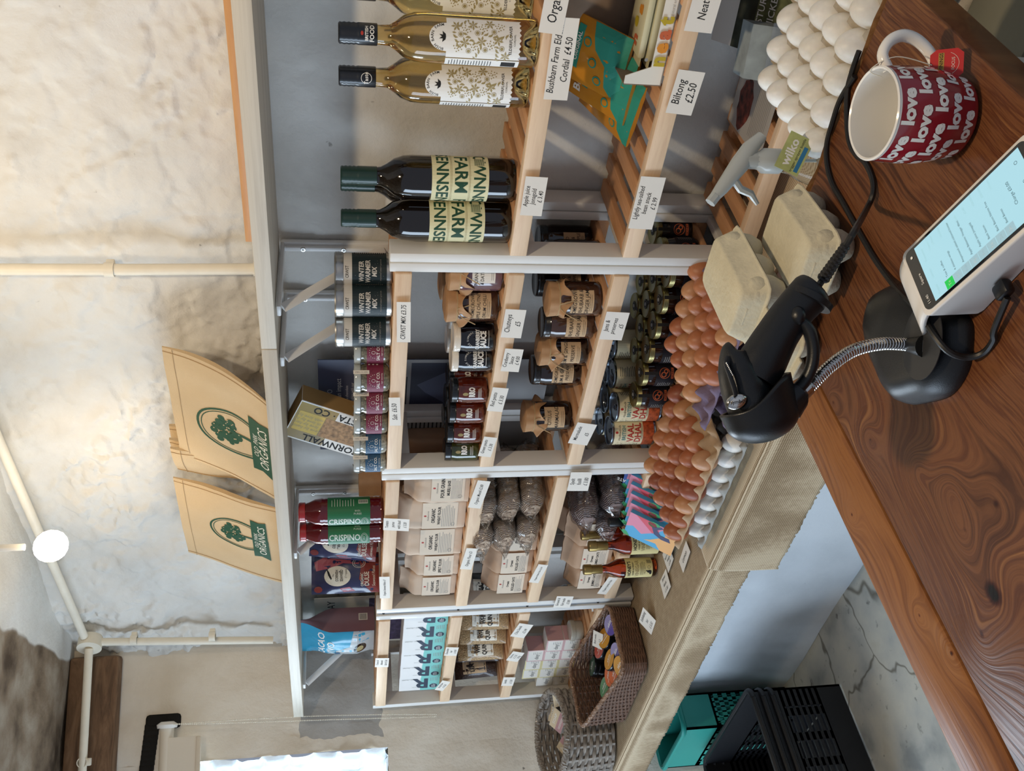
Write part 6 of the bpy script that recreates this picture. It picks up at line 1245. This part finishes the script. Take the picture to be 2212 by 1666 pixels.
mb = MB(); mb.tube([(0, 0, 0.205), (0.004, 0, 0.10), (0.012, 0, 0.01)], 0.0022, 6); mb.build('dip_tube', SPRAYW, t)
a = Art().rect(-0.026, 0, 0.026, 0.036, 0, 0).text('wilko', 0.0, 0.024, 0.017, 1, 1, 0.03).text('trigger sprayer bottle', 0, 0.013, 0.0055, 2, 1).rect(-0.022, 0.003, 0.014, 0.009, 3, 1)
mb = MB(); Mx = T(0, 0, 0.160, rz=face((-0.6, 1.0))-rad(40)) @ T(0.004, -0.024, 0, rx=-0.15, ry=0.40); a.flat(mb, Mx); mb.box((0, 0.0004, 0.018), (0.052, 0.0006, 0.036), 0, Mx); mb.build('swing_tag', [mat('meadow_tag', '#b9bf7d', 0.5, var=0.25, vs=40), WHITE, INK, mat('tag_blue', '#3b7fae', 0.5)], t)

# --- crates under the bench
CRB = mat('black_crate_plastic', '#17181c', 0.5, bump=0.1, bs=120); CRT = mat('teal_crate_plastic', '#2f9c8f', 0.45)
def crate(name, lab, P, rz, w, d, h, m, slots, ridges):
    t = thing(name, lab, 'crate', P, rz); th = 0.006; mb = MB()
    mb.rbox((0, 0, th/2), (w-0.03, d-0.03, th), 0.002)
    def wall(Mx, L):
        rows = slots; x = -L/2
        cols = [(-L/2, -L*0.40)] ; n = 7
        mb.box((0, 0, h*0.14), (L, th, h*0.28), 0, Mx); mb.box((0, 0, h*0.84), (L, th, h*0.32), 0, Mx)
        if not rows: mb.box((0, 0, h*0.48), (L, th, h*0.42), 0, Mx); return
        z0, z1 = h*0.28, h*0.68
        for i in range(rows+1): mb.box((0, 0, z0+(z1-z0)*i/rows), (L, th, (z1-z0)/rows*0.5), 0, Mx)
        for i in range(n+1): e_ = 0.055*L if i == 0 else (-0.055*L if i == n else 0); mb.box((-L/2+L*i/n+e_, 0, (z0+z1)/2), (L*(0.11 if i in (0, n) else 0.045), th, z1-z0), 0, Mx)
    wall(T(0, -d/2+th/2, 0), w); wall(T(0, d/2-th/2, 0), w); wall(T(-w/2+th/2, 0, 0, rz=pi/2), d); wall(T(w/2-th/2, 0, 0, rz=pi/2), d); mb.build('body', m, t)
    for k in range(ridges+1):
        mb = MB(); pts = [Vector((p[0][0], p[0][1], h-0.004-0.028*k)) for p in rrect_path(w+0.012, d+0.012, 0.03, 0.02)]; mb.tube(pts+[pts[0]], 0.008, 8, 0, False); mb.build('rim' if k == 0 else 'ridge', m, t)
    return t
crate('plastic_crate', 'black plastic crate with a wide rim on the stone floor under the bench edge', (-2.500, 0.860, 0.006), 0.0, 0.46, 0.48, 0.265, CRB, 6, 2)
crate('plastic_crate', 'teal plastic crate under the hessian drop, behind the black crate', (-2.712, 1.197, 0.006), 0.0, 0.27, 0.11, 0.36, CRT, 5, 0)

# ================================================================ THE WALL SHELF: tote bags; the window blind
M_CANV = mat('natural_canvas', '#c9ae87', 0.85, bump=0.3, bs=350, var=0.04, vs=9)
def logo(a, cx, cy, s):
    a.ring(cx, cy, 0.062*s, 0.078*s, 0.005*s, 0, 0, 40).ring(cx, cy, 0.054*s, 0.069*s, 0.002*s, 0, 0, 40)
    rng = random.Random(4)
    for i in range(46):
        q, r = rng.random()*6.28, sqrt(rng.random())*0.034*s; a.disc(cx+r*cos(q)*1.05, cy+0.016*s+r*sin(q)*0.8, 0.0085*s*rng.uniform(.6, 1.1), None, 0, i % 3, 8)
    for i in range(22):
        q, r = rng.random()*6.28, sqrt(rng.random())*0.034*s; a.disc(cx+r*cos(q), cy+0.016*s+r*sin(q)*0.8, 0.0016*s, None, 2, 4, 5)
    a.poly([(cx-0.004*s, cy-0.038*s), (cx+0.004*s, cy-0.038*s), (cx+0.003*s, cy-0.005*s), (cx+0.016*s, cy+0.012*s), (cx+0.012*s, cy+0.015*s), (cx, cy+0.002*s), (cx-0.012*s, cy+0.013*s), (cx-0.016*s, cy+0.010*s), (cx-0.003*s, cy-0.006*s)], 0, 3)
    y0, y1 = cy-0.076*s, cy-0.036*s
    a.poly([(cx-0.085*s, y0-0.004*s), (cx+0.085*s, y0+0.002*s), (cx+0.078*s, (y0+y1)/2), (cx+0.082*s, y1+0.002*s), (cx-0.080*s, y1), (cx-0.074*s, (y0+y1)/2)], 0, 5)
    a.text('OLD  PARK', cx, y1-0.010*s, 0.0135*s, 1, 6, 0, 0.15).text('ORGANICS', cx, y0+0.014*s, 0.0265*s, 1, 6, 0.0, 0.12, 0.95)
    return a
def tote(lab, P, w, h, seed, lean, cx, cy, s, pr=True, rz=0.0, curl=0.0, dep=0.012):
    t = thing('tote_bag', lab, 'tote bag', P, rz, 'canvas tote bags on the wall shelf')
    def sf(x, z, off=0.0):
        u = 2*x/w; v = z/h
        y = lean*v - 0.05*curl*(1-v)**3 + 0.010*noise.noise(Vector((x*6, z*7, seed))) + 0.004*noise.noise(Vector((x*17, z*14, seed+4))) - 0.006*(1-u*u)
        zz = z + (0.006*noise.noise(Vector((x*8, seed, 1))) if v > 0.9 else 0) - 0.0
        xx = x - 0.028*curl*max(0, u)*(1-v)**3*2
        return Vector((xx, y-off, zz))
    mb = MB(); mb.grid(lambda u, v: sf(w*(u-.5), h*v), 40, 40); mb.grid(lambda u, v: sf(w*(.5-u), h*v)+Vector((0, dep*(0.3+0.7*sin(pi*v)), 0)), 40, 40)
    for q in (-1, 1): mb.grid(lambda u, v: sf(q*w/2, h*v)+Vector((0, dep*(0.3+0.7*sin(pi*v))*u, 0)), 2, 40)
    mb.build('canvas', M_CANV, t)
    mb = MB()
    for x in (-w/2+0.010, w/2-0.010): mb.tube([sf(x, h*k/30, 0.0008) for k in range(31)], 0.0007, 4)
    mb.tube([sf(-w/2+w*k/30, h-0.022, 0.0008) for k in range(31)], 0.0007, 4); mb.build('seam', mat('tan_thread', '#a88a62', 0.9), t)
    if pr:
        a = logo(Art(), cx, cy, s); mb = MB(); a.put(mb, lambda x, y, hh: tuple(sf(x, y, 0.0008+hh*1.2)), 0.012); mb.build('printed_logo', [GREEN, CREAM, M_CANV], t)
    return t
ZB = 1.4972
tote('canvas tote bag with a green tree logo, curling beside the board joint', (-1.545, 1.395, ZB), 0.345, 0.215, 3, 0.105, -0.012, 0.080, 1.05, curl=0.6)
tote('canvas tote bag with a green tree logo, nearest the window', (-1.955, 1.40, ZB), 0.310, 0.245, 8, 0.105, 0.016, 0.100, 0.92)
for i, (x, w_, lab) in enumerate(((-1.752, 0.11, 'plain folded tote bag in front, between the two printed ones'), (-1.748, 0.10, 'plain folded tote bag second from the front, between the printed ones'), (-1.744, 0.10, 'plain folded tote bag third, behind the joint side printed bag'))):
    tote(lab, (x, 1.452+0.030*i, ZB), w_, 0.235+0.006*i, 20+i, 0.06, 0, 0, 1, False, -0.25, 0, 0.018)
# roller blind over the window, in the window wall's frame
M_BLIND = mat('cream_blind', '#d9cdba', 0.75); M_BLACK = mat('matt_black', '#17140f', 0.95, bump=0.5, bs=90)
rb = pW(362, 1582, 0.035)
t = thing('roller_blind', 'cream roller blind above the bright window, with a beaded chain', 'blind', WM @ Vector((0.045, rb.y, rb.z)), -TH)
mb = MB(); mb.lathe([(0.0, -0.02), (0.020, -0.02), (0.020, 0.96), (0, 0.96)], 20, 0, T(0, 0, 0, rx=pi/2)); mb.build('roller', M_BLIND, t)
bh = rb.z - pW(428, 1640, 0.06).z
mb = MB(); mb.box((0.018, -0.49, -bh/2), (0.0015, 0.95, bh)); mb.rbox((0.018, -0.49, -bh), (0.008, 0.95, 0.014), 0.003); mb.build('fabric', M_BLIND, t)
mb = MB(); mb.lathe([(0, 0), (0.028, 0), (0.030, 0.010), (0.018, 0.018), (0, 0.018)], 20, 0, T(0, 0.012, 0, rx=-pi/2)); mb.build('chain_wheel', M_WPAINT, t)
mb = MB()
for i in range(30):
    yy = 0.035-0.014*i; mb.rbox((-0.040, yy-0.02, 0.050+0.012*noise.noise(Vector((i, 1, 1)))+0.0012*i), (0.014, 0.024, 0.042+0.01*noise.noise(Vector((i, 7, 1)))), 0.006)
mb.rbox((-0.040, 0.030, 0.018), (0.014, 0.042, 0.10), 0.010); mb.build('black_patch', M_BLACK, t)  # ragged patch of matt black blocks on the wall above the roller
cb_ = t.matrix_basis.inverted() @ (WM @ pW(942, 1548, 0.07))
for k, dx in enumerate((0.0, 0.013)):
    mb = MB(); top = Vector((0.02, 0.022, 0.0)); bot = Vector(cb_)+Vector((dx*0.4, dx*0.5, 0)); N = 150
    for i in range(N+1):
        c = top.lerp(bot, i/N); c.y += 0.012*sin(pi*i/N)*(k*0.7); r = 0.0022
        mb.add([(c.x+r*a_, c.y+r*b_, c.z+r*c_) for a_, b_, c_ in ((1, 0, 0), (-1, 0, 0), (0, 1, 0), (0, -1, 0), (0, 0, 1), (0, 0, -1))], [(0, 2, 4), (2, 1, 4), (1, 3, 4), (3, 0, 4), (2, 0, 5), (1, 2, 5), (3, 1, 5), (0, 3, 5)], 0, True)
    mb.tube([top.lerp(bot, i/20)+Vector((0, 0.012*sin(pi*i/20)*(k*0.7), 0)) for i in range(21)], 0.0006, 4); mb.build('beaded_chain', M_COND, t)

# ================================================================ ON THE COUNTER: mug, terminal, scanner, cables
MUGR = mat('red_mug_glaze', '#8c1526', 0.22, coat=0.6); MUGW = mat('white_glaze', '#e9e6df', 0.15, coat=0.6)
mp_ = px(1884, 250, CTR+0.0825); t = thing('mug', 'red mug covered in the word love, with a tea bag tag on its string', 'mug', (mp_.x+0.002, mp_.y, CTR+0.0005), 0)
def mr(z): return 0.0345+0.0062*sst(0.0, 0.05, z)-0.0012*sst(0.06, 0.098, z) if z > 0.006 else 0.028+0.0075*(z/0.006)**0.6
zs = [0.0, 0.002, 0.004, 0.008, 0.014, 0.024, 0.04, 0.06, 0.08, 0.0945]
mb = MB(); mb.lathe([(0, 0.001)]+[(mr(z_), z_) for z_ in zs]+[(mr(.096), 0.0955), (mr(.096)+0.0002, 0.0975), (mr(.096)-0.0012, 0.0988), (mr(.096)-0.0026, 0.0975)]+[(mr(z_)-0.003, z_) for z_ in (0.09, 0.06, 0.03, 0.012)]+[(0.024, 0.006), (0, 0.005)], 56, [0]*10+[1]*12); mb.build('body', [MUGR, MUGW], t)
hd = Vector((RT.x, RT.y, 0)).normalized(); mb = MB()
hp = [hd*(mr(.08)-0.001)+Vector((0, 0, 0.080)), hd*0.051+Vector((0, 0, 0.086)), hd*0.063+Vector((0, 0, 0.078)), hd*0.069+Vector((0, 0, 0.062)), hd*0.065+Vector((0, 0, 0.044)), hd*0.052+Vector((0, 0, 0.028)), hd*(mr(.02)-0.002)+Vector((0, 0, 0.022))]
def smooth(P, n=6):
    out = []; Q = [P[0]]+list(P)+[P[-1]]
    for i in range(1, len(Q)-2):
        for k in range(n):
            u = k/n; a, b, c, d_ = (Vector(q) for q in Q[i-1:i+3]); out.append(0.5*((2*b)+(c-a)*u+(2*a-5*b+4*c-d_)*u*u+(3*b-a-3*c+d_)*u**3))
    return out+[Vector(P[-1])]
hs = smooth(hp); mb.tube(hs, 0.0055, 12, 0, True, 1.0); mb.build('handle', MUGW, t)
ang = atan2(-0.70, 0.72); A = Art(); C0 = 2*pi*0.0395
for r_ in range(5):
    yy = 0.0855-0.0175*r_; off = (0.5 if r_ % 2 else 0)+0.15*r_
    for k in range(6): x_ = ((k+off)/6-0.5)*C0*0.96; A.text('love', x_, yy, 0.0190, 0, 0, 0.045, 0, 0.95)
def mugf(x, y, h_): a_ = x/0.0395+rad(38); R_ = mr(y)+0.0003+h_; return (R_*sin(a_), -R_*cos(a_), y)
mb = MB(); A.put(mb, mugf, 0.004); mb.build('lettering', MUGW, t)
REDT = mat('red_tea_tag', '#c02c28', 0.5); GOLDT = mat('gold_tag_band', '#b08a3c', 0.45)
A = Art().poly([(-0.013, -0.019), (0.013, -0.019), (0.019, -0.012), (0.019, 0.012), (0.013, 0.019), (-0.013, 0.019), (-0.019, 0.012), (-0.019, -0.012)], 0, 0).rect(-0.0145, 0.003, 0.0145, 0.0095, 1, 1).text('TWININGS', 0, 0.0062, 0.0058, 2, 2, 0.01).text('FOCUS', 0, -0.0075, 0.0052, 3, 1).ring(0, 0.004, 0.016, 0.018, 0.0004, 3, 1, 16, pi*1.15, pi*1.85)
t.scale = (1.03, 1.03, 0.84)
tw_ = EYE + ray(2045, 138)*(FW.dot(t.location+hd*0.055+Vector((0, 0, 0.03))-EYE)-0.012) - t.location; tp = Vector((tw_.x/1.03, tw_.y/1.03, tw_.z/0.84))
mb = MB(); Mx = T(tp.x, tp.y, tp.z, rx=-0.55, rz=rad(40)) @ Matrix.Diagonal((0.66, 0.66, 0.80, 1)); A.flat(mb, Mx); mb.prism([(-0.013, -0.019), (0.013, -0.019), (0.019, -0.012), (0.019, 0.012), (0.013, 0.019), (-0.013, 0.019), (-0.019, 0.012), (-0.019, -0.012)], 0.0001, 0.0007, 0, Mx @ T(0, 0, 0, rx=pi/2) @ T(0, 0, -0.0008)); tg = mb.build('tea_tag', [REDT, GOLDT, INK, CREAM], t)
mb = MB(); mb.tube(smooth([hd*0.036+Vector((-0.004, 0, 0.085)), hd*0.040+Vector((-0.002, -0.001, 0.1000)), hd*0.050+Vector((0.003, -0.006, 0.075)), Mx @ Vector((0, -0.001, 0.017))]), 0.0005, 5); mb.build('string', CREAM, tg)

# --- card terminal
TW = mat('terminal_white', '#dcd6cd', 0.42); TBZ = mat('screen_bezel', '#06090d', 0.12, coat=0.6); SCR = mat('lit_screen', '#b9eaf6', 0.3, emit=0.5); nodes(SCR)[2].inputs['Base Color'].default_value = lin('#1c2b30'); nodes(SCR)[2].inputs['Emission Strength'].default_value = 0.85; SDK = mat('screen_ink', '#3d5a66', 0.4, emit=0.25); SGR = mat('screen_green', '#1fae4a', 0.4, emit=0.7); SGY = mat('screen_grey', '#8fb4c4', 0.4, emit=0.5); SLT = mat('screen_light_ink', '#8db9c4', 0.4, emit=0.55)
tw, tl, hb, hf = 0.0700, 0.152, 0.0500, 0.0250; P0 = px(2112, 689, CTR)
t = thing('card_terminal', 'white wedge-shaped card terminal with a lit till screen, on the counter', 'card terminal', (P0.x, P0.y, CTR+0.0005), rad(-13.5))
sl = atan2(hb-hf, tl)
def top(x, y, h_=0.0): return Vector((x+h_*sin(sl), y, hb-(hb-hf)*x/tl+h_*cos(sl)))   # x runs down the screen, y across
mb = MB(); n = 8; rc = 0.007; out = []
for cx_, cy_, a0 in ((tl-rc, tw-rc, 0), (rc, tw-rc, pi/2), (rc, rc, pi), (tl-rc, rc, 1.5*pi)): out += [(cx_+rc*cos(a0+pi/2*k/5), cy_+rc*sin(a0+pi/2*k/5)) for k in range(6)]
N = len(out); secs = [[Vector((x*0.94+0.005, y*0.96+0.0014, 0.0)) for x, y in out], [Vector((x*0.97+0.002, y*0.98+0.0007, 0.003)) for x, y in out], [top(x, y, -0.003) for x, y in out], [top(x, y, -0.0008) for x, y in out], [top(tl/2+(x-tl/2)*0.985, tw/2+(y-tw/2)*0.975, 0) for x, y in out]]
mb.add([v for s_ in secs for v in s_], [(i*N+k, i*N+(k+1) % N, (i+1)*N+(k+1) % N, (i+1)*N+k) for i in range(4) for k in range(N)]+[tuple(4*N+k for k in range(N)), tuple(range(N-1, -1, -1))], 0, True); mb.build('case', TW, t, 50)
mb = MB(); A = Art().poly([(tl/2+(x-tl/2)*0.945, tw/2+(y-tw/2)*0.90) for x, y in out], 0, 1)
sx0, sx1, sy0, sy1 = 0.017, 0.140, 0.0062, 0.0638; A.rect(sx0, sy0, sx1, sy1, 1, 2)
# the screen reads with its top edge at x = 0; y = 0 is its left side as one reads it
def st(tx, x, y, sz, m_=2, al='LEFT', b_=0.0): A.text(tx, x, y, sz, m_, 3, b_, rot=pi/2, align=al)
st('11:40', 0.011, 0.008, 0.0042, 4); st('Square', 0.012, 0.028, 0.0042, 4); A.disc(0.011, 0.058, 0.0014, None, 4, 3, 8)
st('Keypad', 0.024, 0.009, 0.0032, 6); st('Library', 0.024, 0.026, 0.0032, 6); st('Favourites', 0.024, 0.044, 0.0032, 6)
rows_ = (('Teas & coffee', '2 Prices'), ('4 chicken wings', '£3.50/kg'), ('Ampersand salted cultured butter', '£3.99'), ('Apple Balsamic Vinegar 40ml', '£5.40'), ('Apple juice Jonagold', '£3.40'), ('Back bacon', '£26.00/kg'), ('Back Bacon Nitrite Free', '£26.50/kg'), ('Beef Bones', '2 Prices'))
for i, (nm_, pr_) in enumerate(rows_):
    xx = 0.037+0.0098*i; A.rect(xx-0.0047, sy0, xx+0.0047, sy0+0.0085, 3 if i == 0 else 5, 3); st(('Te', '4c', 'Am', 'Ap', 'Ap', 'Ba', 'Ba', 'Be')[i], xx, sy0+0.0042, 0.0044, 4, 'CENTER')
    st(nm_, xx, sy0+0.0105, 0.0031, 2); st(pr_, xx, sy1-0.012, 0.0030, 6)
st('Charge £0.00', 0.1195, 0.035, 0.0042, 2, 'CENTER'); st('2 items  >', 0.032, sy1-0.014, 0.003, 6)
for yy in (0.016, 0.035, 0.054): A.ring(0.133, yy, 0.0016, 0.0016, 0.0004, 2, 3, 10)
A.put(mb, lambda x, y, h_: tuple(top(x, y, 0.0003+h_)), 0.02); mb.build('screen', [TBZ, SCR, SDK, SGR, WHITE, SGY, SLT], t)
mb = MB()
mb.grid(lambda u, v: (0.004-0.034*u, 0.004+(tw-0.008)*v, hb-0.003-0.003*u-0.012*u*u), 8, 6); fo = mb.build('printer_flap', TW, t); sd = fo.modifiers.new('s', 'SOLIDIFY'); sd.thickness = 0.004; sd.offset = 0
mb = MB(); mb.rbox((0.052, -0.008, 0.012), (0.016, 0.014, 0.010), 0.003); mb.build('plug', BLACKP, t)

# --- scanner stand and hand scanner
SCB = mat('scanner_black', '#17181a', 0.36, bump=0.08, bs=900); SCG = mat('scanner_grey', '#2e2e2f', 0.45); CHR = mat('chrome', '#c9c5bf', 0.12, 1.0); CHD = mat('silver_badge', '#d9d6d0', 0.2, 0.9)
def dp(x, y, d_): return EYE + ray(x, y)*d_
bcn = (px(1995, 735, CTR)+px(1998, 790, CTR))/2
t = thing('scanner_stand', 'black stand with a weighted foot and a chrome gooseneck holding the scanner', 'stand', (bcn.x, bcn.y, CTR+0.0006))
OL = [px(x, y, CTR) for x, y in ((1893, 690), (1905, 640), (1945, 615), (2000, 620), (2060, 650), (2100, 690), (2105, 740), (2095, 800), (2062, 850), (2015, 868), (1972, 872), (1945, 845), (1925, 800), (1903, 745))]
OL = [Vector((p.x-bcn.x, p.y-bcn.y, 0)) for p in OL]; OS = smooth(OL+[OL[0]], 5)[:-1]
mb = MB(); N = len(OS); secs = []
for k, zz in ((1.0, 0.0), (1.01, 0.003), (0.99, 0.008), (0.93, 0.017), (0.80, 0.025), (0.62, 0.0295), (0.45, 0.0310)): secs.append([(p.x*k, p.y*k, zz) for p in OS])
mb.add([v for s_ in secs for v in s_], [(i*N+k, i*N+(k+1) % N, (i+1)*N+(k+1) % N, (i+1)*N+k) for i in range(len(secs)-1) for k in range(N)]+[tuple((len(secs)-1)*N+k for k in range(N)), tuple(range(N))[::-1]], 0, True); mb.build('foot', SCB, t, 60)
nk = px(1990, 748, CTR+0.034); nkl = Vector((nk.x-bcn.x, nk.y-bcn.y, 0.0316))
mb = MB(); mb.lathe([(0, 0), (1, 0), (1.0, 0.0008), (0, 0.0009)], 36, 0, T(nkl.x+0.002, nkl.y+0.004, 0.0312, rz=0.4) @ Matrix.Diagonal((0.036, 0.028, 1, 1))); mb.build('foot_disc', SCG, t)
hx = px(1957, 826, CTR+0.024); mb = MB(); mb.lathe([(0, 0), (0.0045, 0), (0.0045, 0.0012), (0, 0.0012)], 14, 0, T(hx.x-bcn.x, hx.y-bcn.y, 0.0235)); mb.build('screw_hole', M_DARK, t)
gp = [nk, dp(1962, 745, 0.872), dp(1905, 743, 0.862), dp(1845, 757, 0.852), dp(1795, 790, 0.845), dp(1755, 830, 0.842), dp(1722, 860, 0.840)]
gl = [p-Vector((bcn.x, bcn.y, CTR+0.0006)) for p in gp]; gs = smooth(gl, 10)
mb = MB(); L = 0.0; fine = []
for i in range(len(gs)-1):
    for k in range(4): fine.append(gs[i].lerp(gs[i+1], k/4))
mb.tube(fine, [0.0056*(1+(0.0, 0.10, 0.10, 0.0)[i % 4]) for i in range(len(fine))], 12); mb.build('gooseneck', CHR, t, 30)
mb = MB(); mb.tube([gs[0]-Vector((0, 0, 0.002)), gs[2], gs[8]], [0.010, 0.009, 0.0075], 14); mb.build('socket', SCB, t); mb = MB(); mb.tube([gs[-9], gs[-1]], [0.0068, 0.0075], 12); mb.build('ferrule', CHR, t)
# frame of the scanner: s1 runs from handle end to nose, s3 points to the eye's side
D0 = 0.835
def fr_(x, y, dz=0.0): return dp(x, y, D0+dz)
org = fr_(1640, 790)
def lc(x, y, dz=0.0): return fr_(x, y, dz)-org
K = D0/FPX
cupt = MB(); ca, cb = lc(1668, 872, 0.0)+org-Vector((bcn.x, bcn.y, CTR+0.0006)), lc(1690, 905)-lc(1668, 872)
cen = fr_(1643, 893)-Vector((bcn.x, bcn.y, CTR+0.0006))
ax = (fr_(1640, 940)-fr_(1595, 790)).normalized(); sd_ = (fr_(1730, 862)-fr_(1640, 900)); sd_ = (sd_-ax*sd_.dot(ax)).normalized(); nr_ = ax.cross(sd_).normalized()
if nr_.dot(FW) > 0: nr_ = -nr_
def cupf(u, v):
    a_ = 2*pi*u; up_ = 0.012+0.020*sst(-0.6, 0.9, cos(a_)); R_ = 0.0285
    if v < 0.6: q = v/0.6*pi/2; return cen+ax*(0.004+0.019*cos(q)) + sd_*(R_*sin(q)*cos(a_)*1.06) + nr_*(R_*sin(q)*sin(a_)*0.92)
    q = (v-0.6)/0.4; return cen+ax*(0.004-up_*q) + sd_*(R_*(1+0.07*q)*cos(a_)*1.06) + nr_*(R_*(1+0.07*q)*sin(a_)*0.92)
cupt.grid(lambda u, v: tuple(cupf(u, v)), 40, 20, 0, True); co = cupt.build('cradle', SCB, t, 60); s_ = co.modifiers.new('s', 'SOLIDIFY'); s_.thickness = 0.003
mb = MB(); mb.tube([cen+sd_*0.024+ax*0.0, cen+sd_*0.036-ax*0.006, gs[-3]], [0.016, 0.0125, 0.0085], 14); mb.build('cradle_arm', SCB, t)
t = thing('barcode_scanner', 'black handheld barcode scanner resting nose down in the chrome-necked stand', 'scanner', org)
def ovt(mb, pts, rw, rd_, seg=20, mi=0):
    P_ = smooth(pts, 6); n_ = len(P_); k_ = len(pts)-1
    def iv(a, i): u = i/(n_-1)*k_; j = min(int(u), k_-1); return a[j]+(a[j+1]-a[j])*(u-j)
    vs = []; fs = []
    for i, p in enumerate(P_):
        tg_ = (P_[min(i+1, n_-1)]-P_[max(i-1, 0)]).normalized(); w_ = nr_.cross(tg_).normalized(); d_ = tg_.cross(w_).normalized()
        vs += [p+w_*(iv(rw, i)*cos(2*pi*q/seg))+d_*(iv(rd_, i)*sin(2*pi*q/seg)) for q in range(seg)]
    for i in range(n_-1):
        for q in range(seg): a, b = i*seg+q, i*seg+(q+1) % seg; fs.append((a, b, b+seg, a+seg))
    fs += [tuple(range(seg))[::-1], tuple((n_-1)*seg+q for q in range(seg))]; mb.add(vs, fs, mi, True)
mb = MB(); ovt(mb, [lc(1762, 622), lc(1752, 632), lc(1715, 672), lc(1680, 722), lc(1650, 775), lc(1628, 815)], [38*K, 46*K, 44*K, 46*K, 52*K, 54*K], [0.015, 0.018, 0.018, 0.019, 0.020, 0.020]); mb.build('handle', SCB, t, 50)
mb = MB(); ovt(mb, [lc(1585, 752), lc(1582, 760), lc(1592, 795), lc(1606, 835), lc(1622, 875), lc(1638, 912), lc(1642, 922)], [14*K, 26*K, 42*K, 50*K, 52*K, 48*K, 40*K], [0.006, 0.013, 0.021, 0.024, 0.024, 0.021, 0.017]); hb_ = mb.build('head', SCB, t, 50)
mb = MB(); mb.tube([lc(1752, 640), lc(1745, 652)], [0.0215, 0.0215], 22, 0, True); mb.build('end_cap', SCB, t)
mb = MB(); ovt(mb, [lc(1728, 690, -0.012), lc(1748, 715, -0.012), lc(1757, 760, -0.010), lc(1748, 805, -0.006), lc(1722, 842, -0.002), lc(1692, 866, 0.0)], [10*K, 14*K, 13*K, 13*K, 14*K, 15*K], [0.006, 0.007, 0.007, 0.007, 0.007, 0.007], 14); mb.ell(tuple(lc(1722, 682, -0.014)), (0.009, 0.009, 0.007)); mb.build('trigger_guard', SCB, t, 50)
Mb = Matrix((( *sd_, 0), (*ax, 0), (*nr_, 0), (0, 0, 0, 1))).transposed()
cz = lc(1592, 868, -0.0235); Mx = Matrix.Translation(cz) @ Mb
mb = MB(); mb.ell((0, 0, 0), (0.0098, 0.0068, 0.0035), 0, Mx, 24, 8); mb.ell((0, 0, 0.0006), (0.0078, 0.0050, 0.0036), 1, Mx, 24, 8); A = Art().text('symbol', 0, 0, 0.0047, 2, 0, 0.01, rot=-0.15)
sg_ = 1 if (Mb @ Vector((1, 0, 0))).dot(RT) > 0 else -1
A.put(mb, lambda x, y, h_: tuple(Mx @ Vector((x*sg_, -y*(1) if (Mb @ Vector((0, 1, 0))).dot(DN) > 0 else y, 0.0044+h_)))); mb.build('badge', [CHR, CHD, INK], hb_)
mb = MB(); sp2 = [lc(1574, 775, -0.013), lc(1570, 790, -0.019), lc(1577, 812, -0.0235), lc(1586, 838, -0.0245), lc(1590, 855, -0.0245)]; mb.tube(smooth(sp2), [0.004]*25, 10, 0, True, 0.4); mb.build('light_strip', SCG, hb_)
mb = MB()
for i in range(9): c_ = lc(1569+1.6*i, 785+3.2*i, -0.0215-0.0003*i); mb.ell(tuple(c_), (0.0012, 0.0012, 0.0008), 0, None, 8, 5)
mb.build('speaker_dots', CHD, hb_)
# cables
CAB = mat('black_cable', '#1b1917', 0.45)
def cz_(x, y, h_=0.0032): return px(x, y, CTR+h_)
t = thing('scanner_cable', 'black cable from the scanner handle looping across the counter behind the mug', 'cable', (0, 0, 0))
pts = [dp(1768, 618, D0+0.005), dp(1790, 585, D0+0.012), dp(1818, 545, 0.80+0.02), dp(1848, 495, 0.815), cz_(1872, 452, 0.02), cz_(1886, 418, 0.006), cz_(1884, 385), cz_(1868, 350), cz_(1850, 335), cz_(1836, 310), cz_(1830, 270), cz_(1830, 200), cz_(1842, 150), cz_(1856, 110)]
mb = MB(); mb.tube(smooth(pts, 6), 0.0031, 8); mb.build('cable', CAB, t)
mb = MB(); sr_ = smooth(pts, 6)[3:15]; mb.tube([sr_[0].lerp(sr_[-1], i/30) for i in range(31)], [0.0060-0.0016*i/30-(0.0012 if i % 3 == 0 else 0) for i in range(31)], 10); mb.build('strain_relief', CAB, t, 20)
t = thing('terminal_cable', 'black cable crossing the counter and the stand foot to the card terminal', 'cable', (0, 0, 0))
pl = Matrix.Translation((P0.x, P0.y, CTR)) @ Matrix.Rotation(rad(-13.5), 4, 'Z') @ Vector((0.052, -0.016, 0.012))
pts = [cz_(1846, 165, 0.004), cz_(1815, 215), cz_(1798, 265), cz_(1786, 310), cz_(1786, 350), cz_(1797, 395), cz_(1822, 440), cz_(1855, 500), cz_(1890, 560), cz_(1922, 605, 0.006), px(1945, 632, CTR+0.018), px(1985, 672, CTR+0.034), px(2015, 720, CTR+0.036), px(2050, 760, CTR+0.028), px(2090, 772, CTR+0.012), cz_(2125, 762), cz_(2146, 735, 0.004), cz_(2148, 712, 0.008), pl]
mb = MB(); mb.tube(smooth(pts, 6), 0.0030, 8); mb.build('cable', CAB, t)
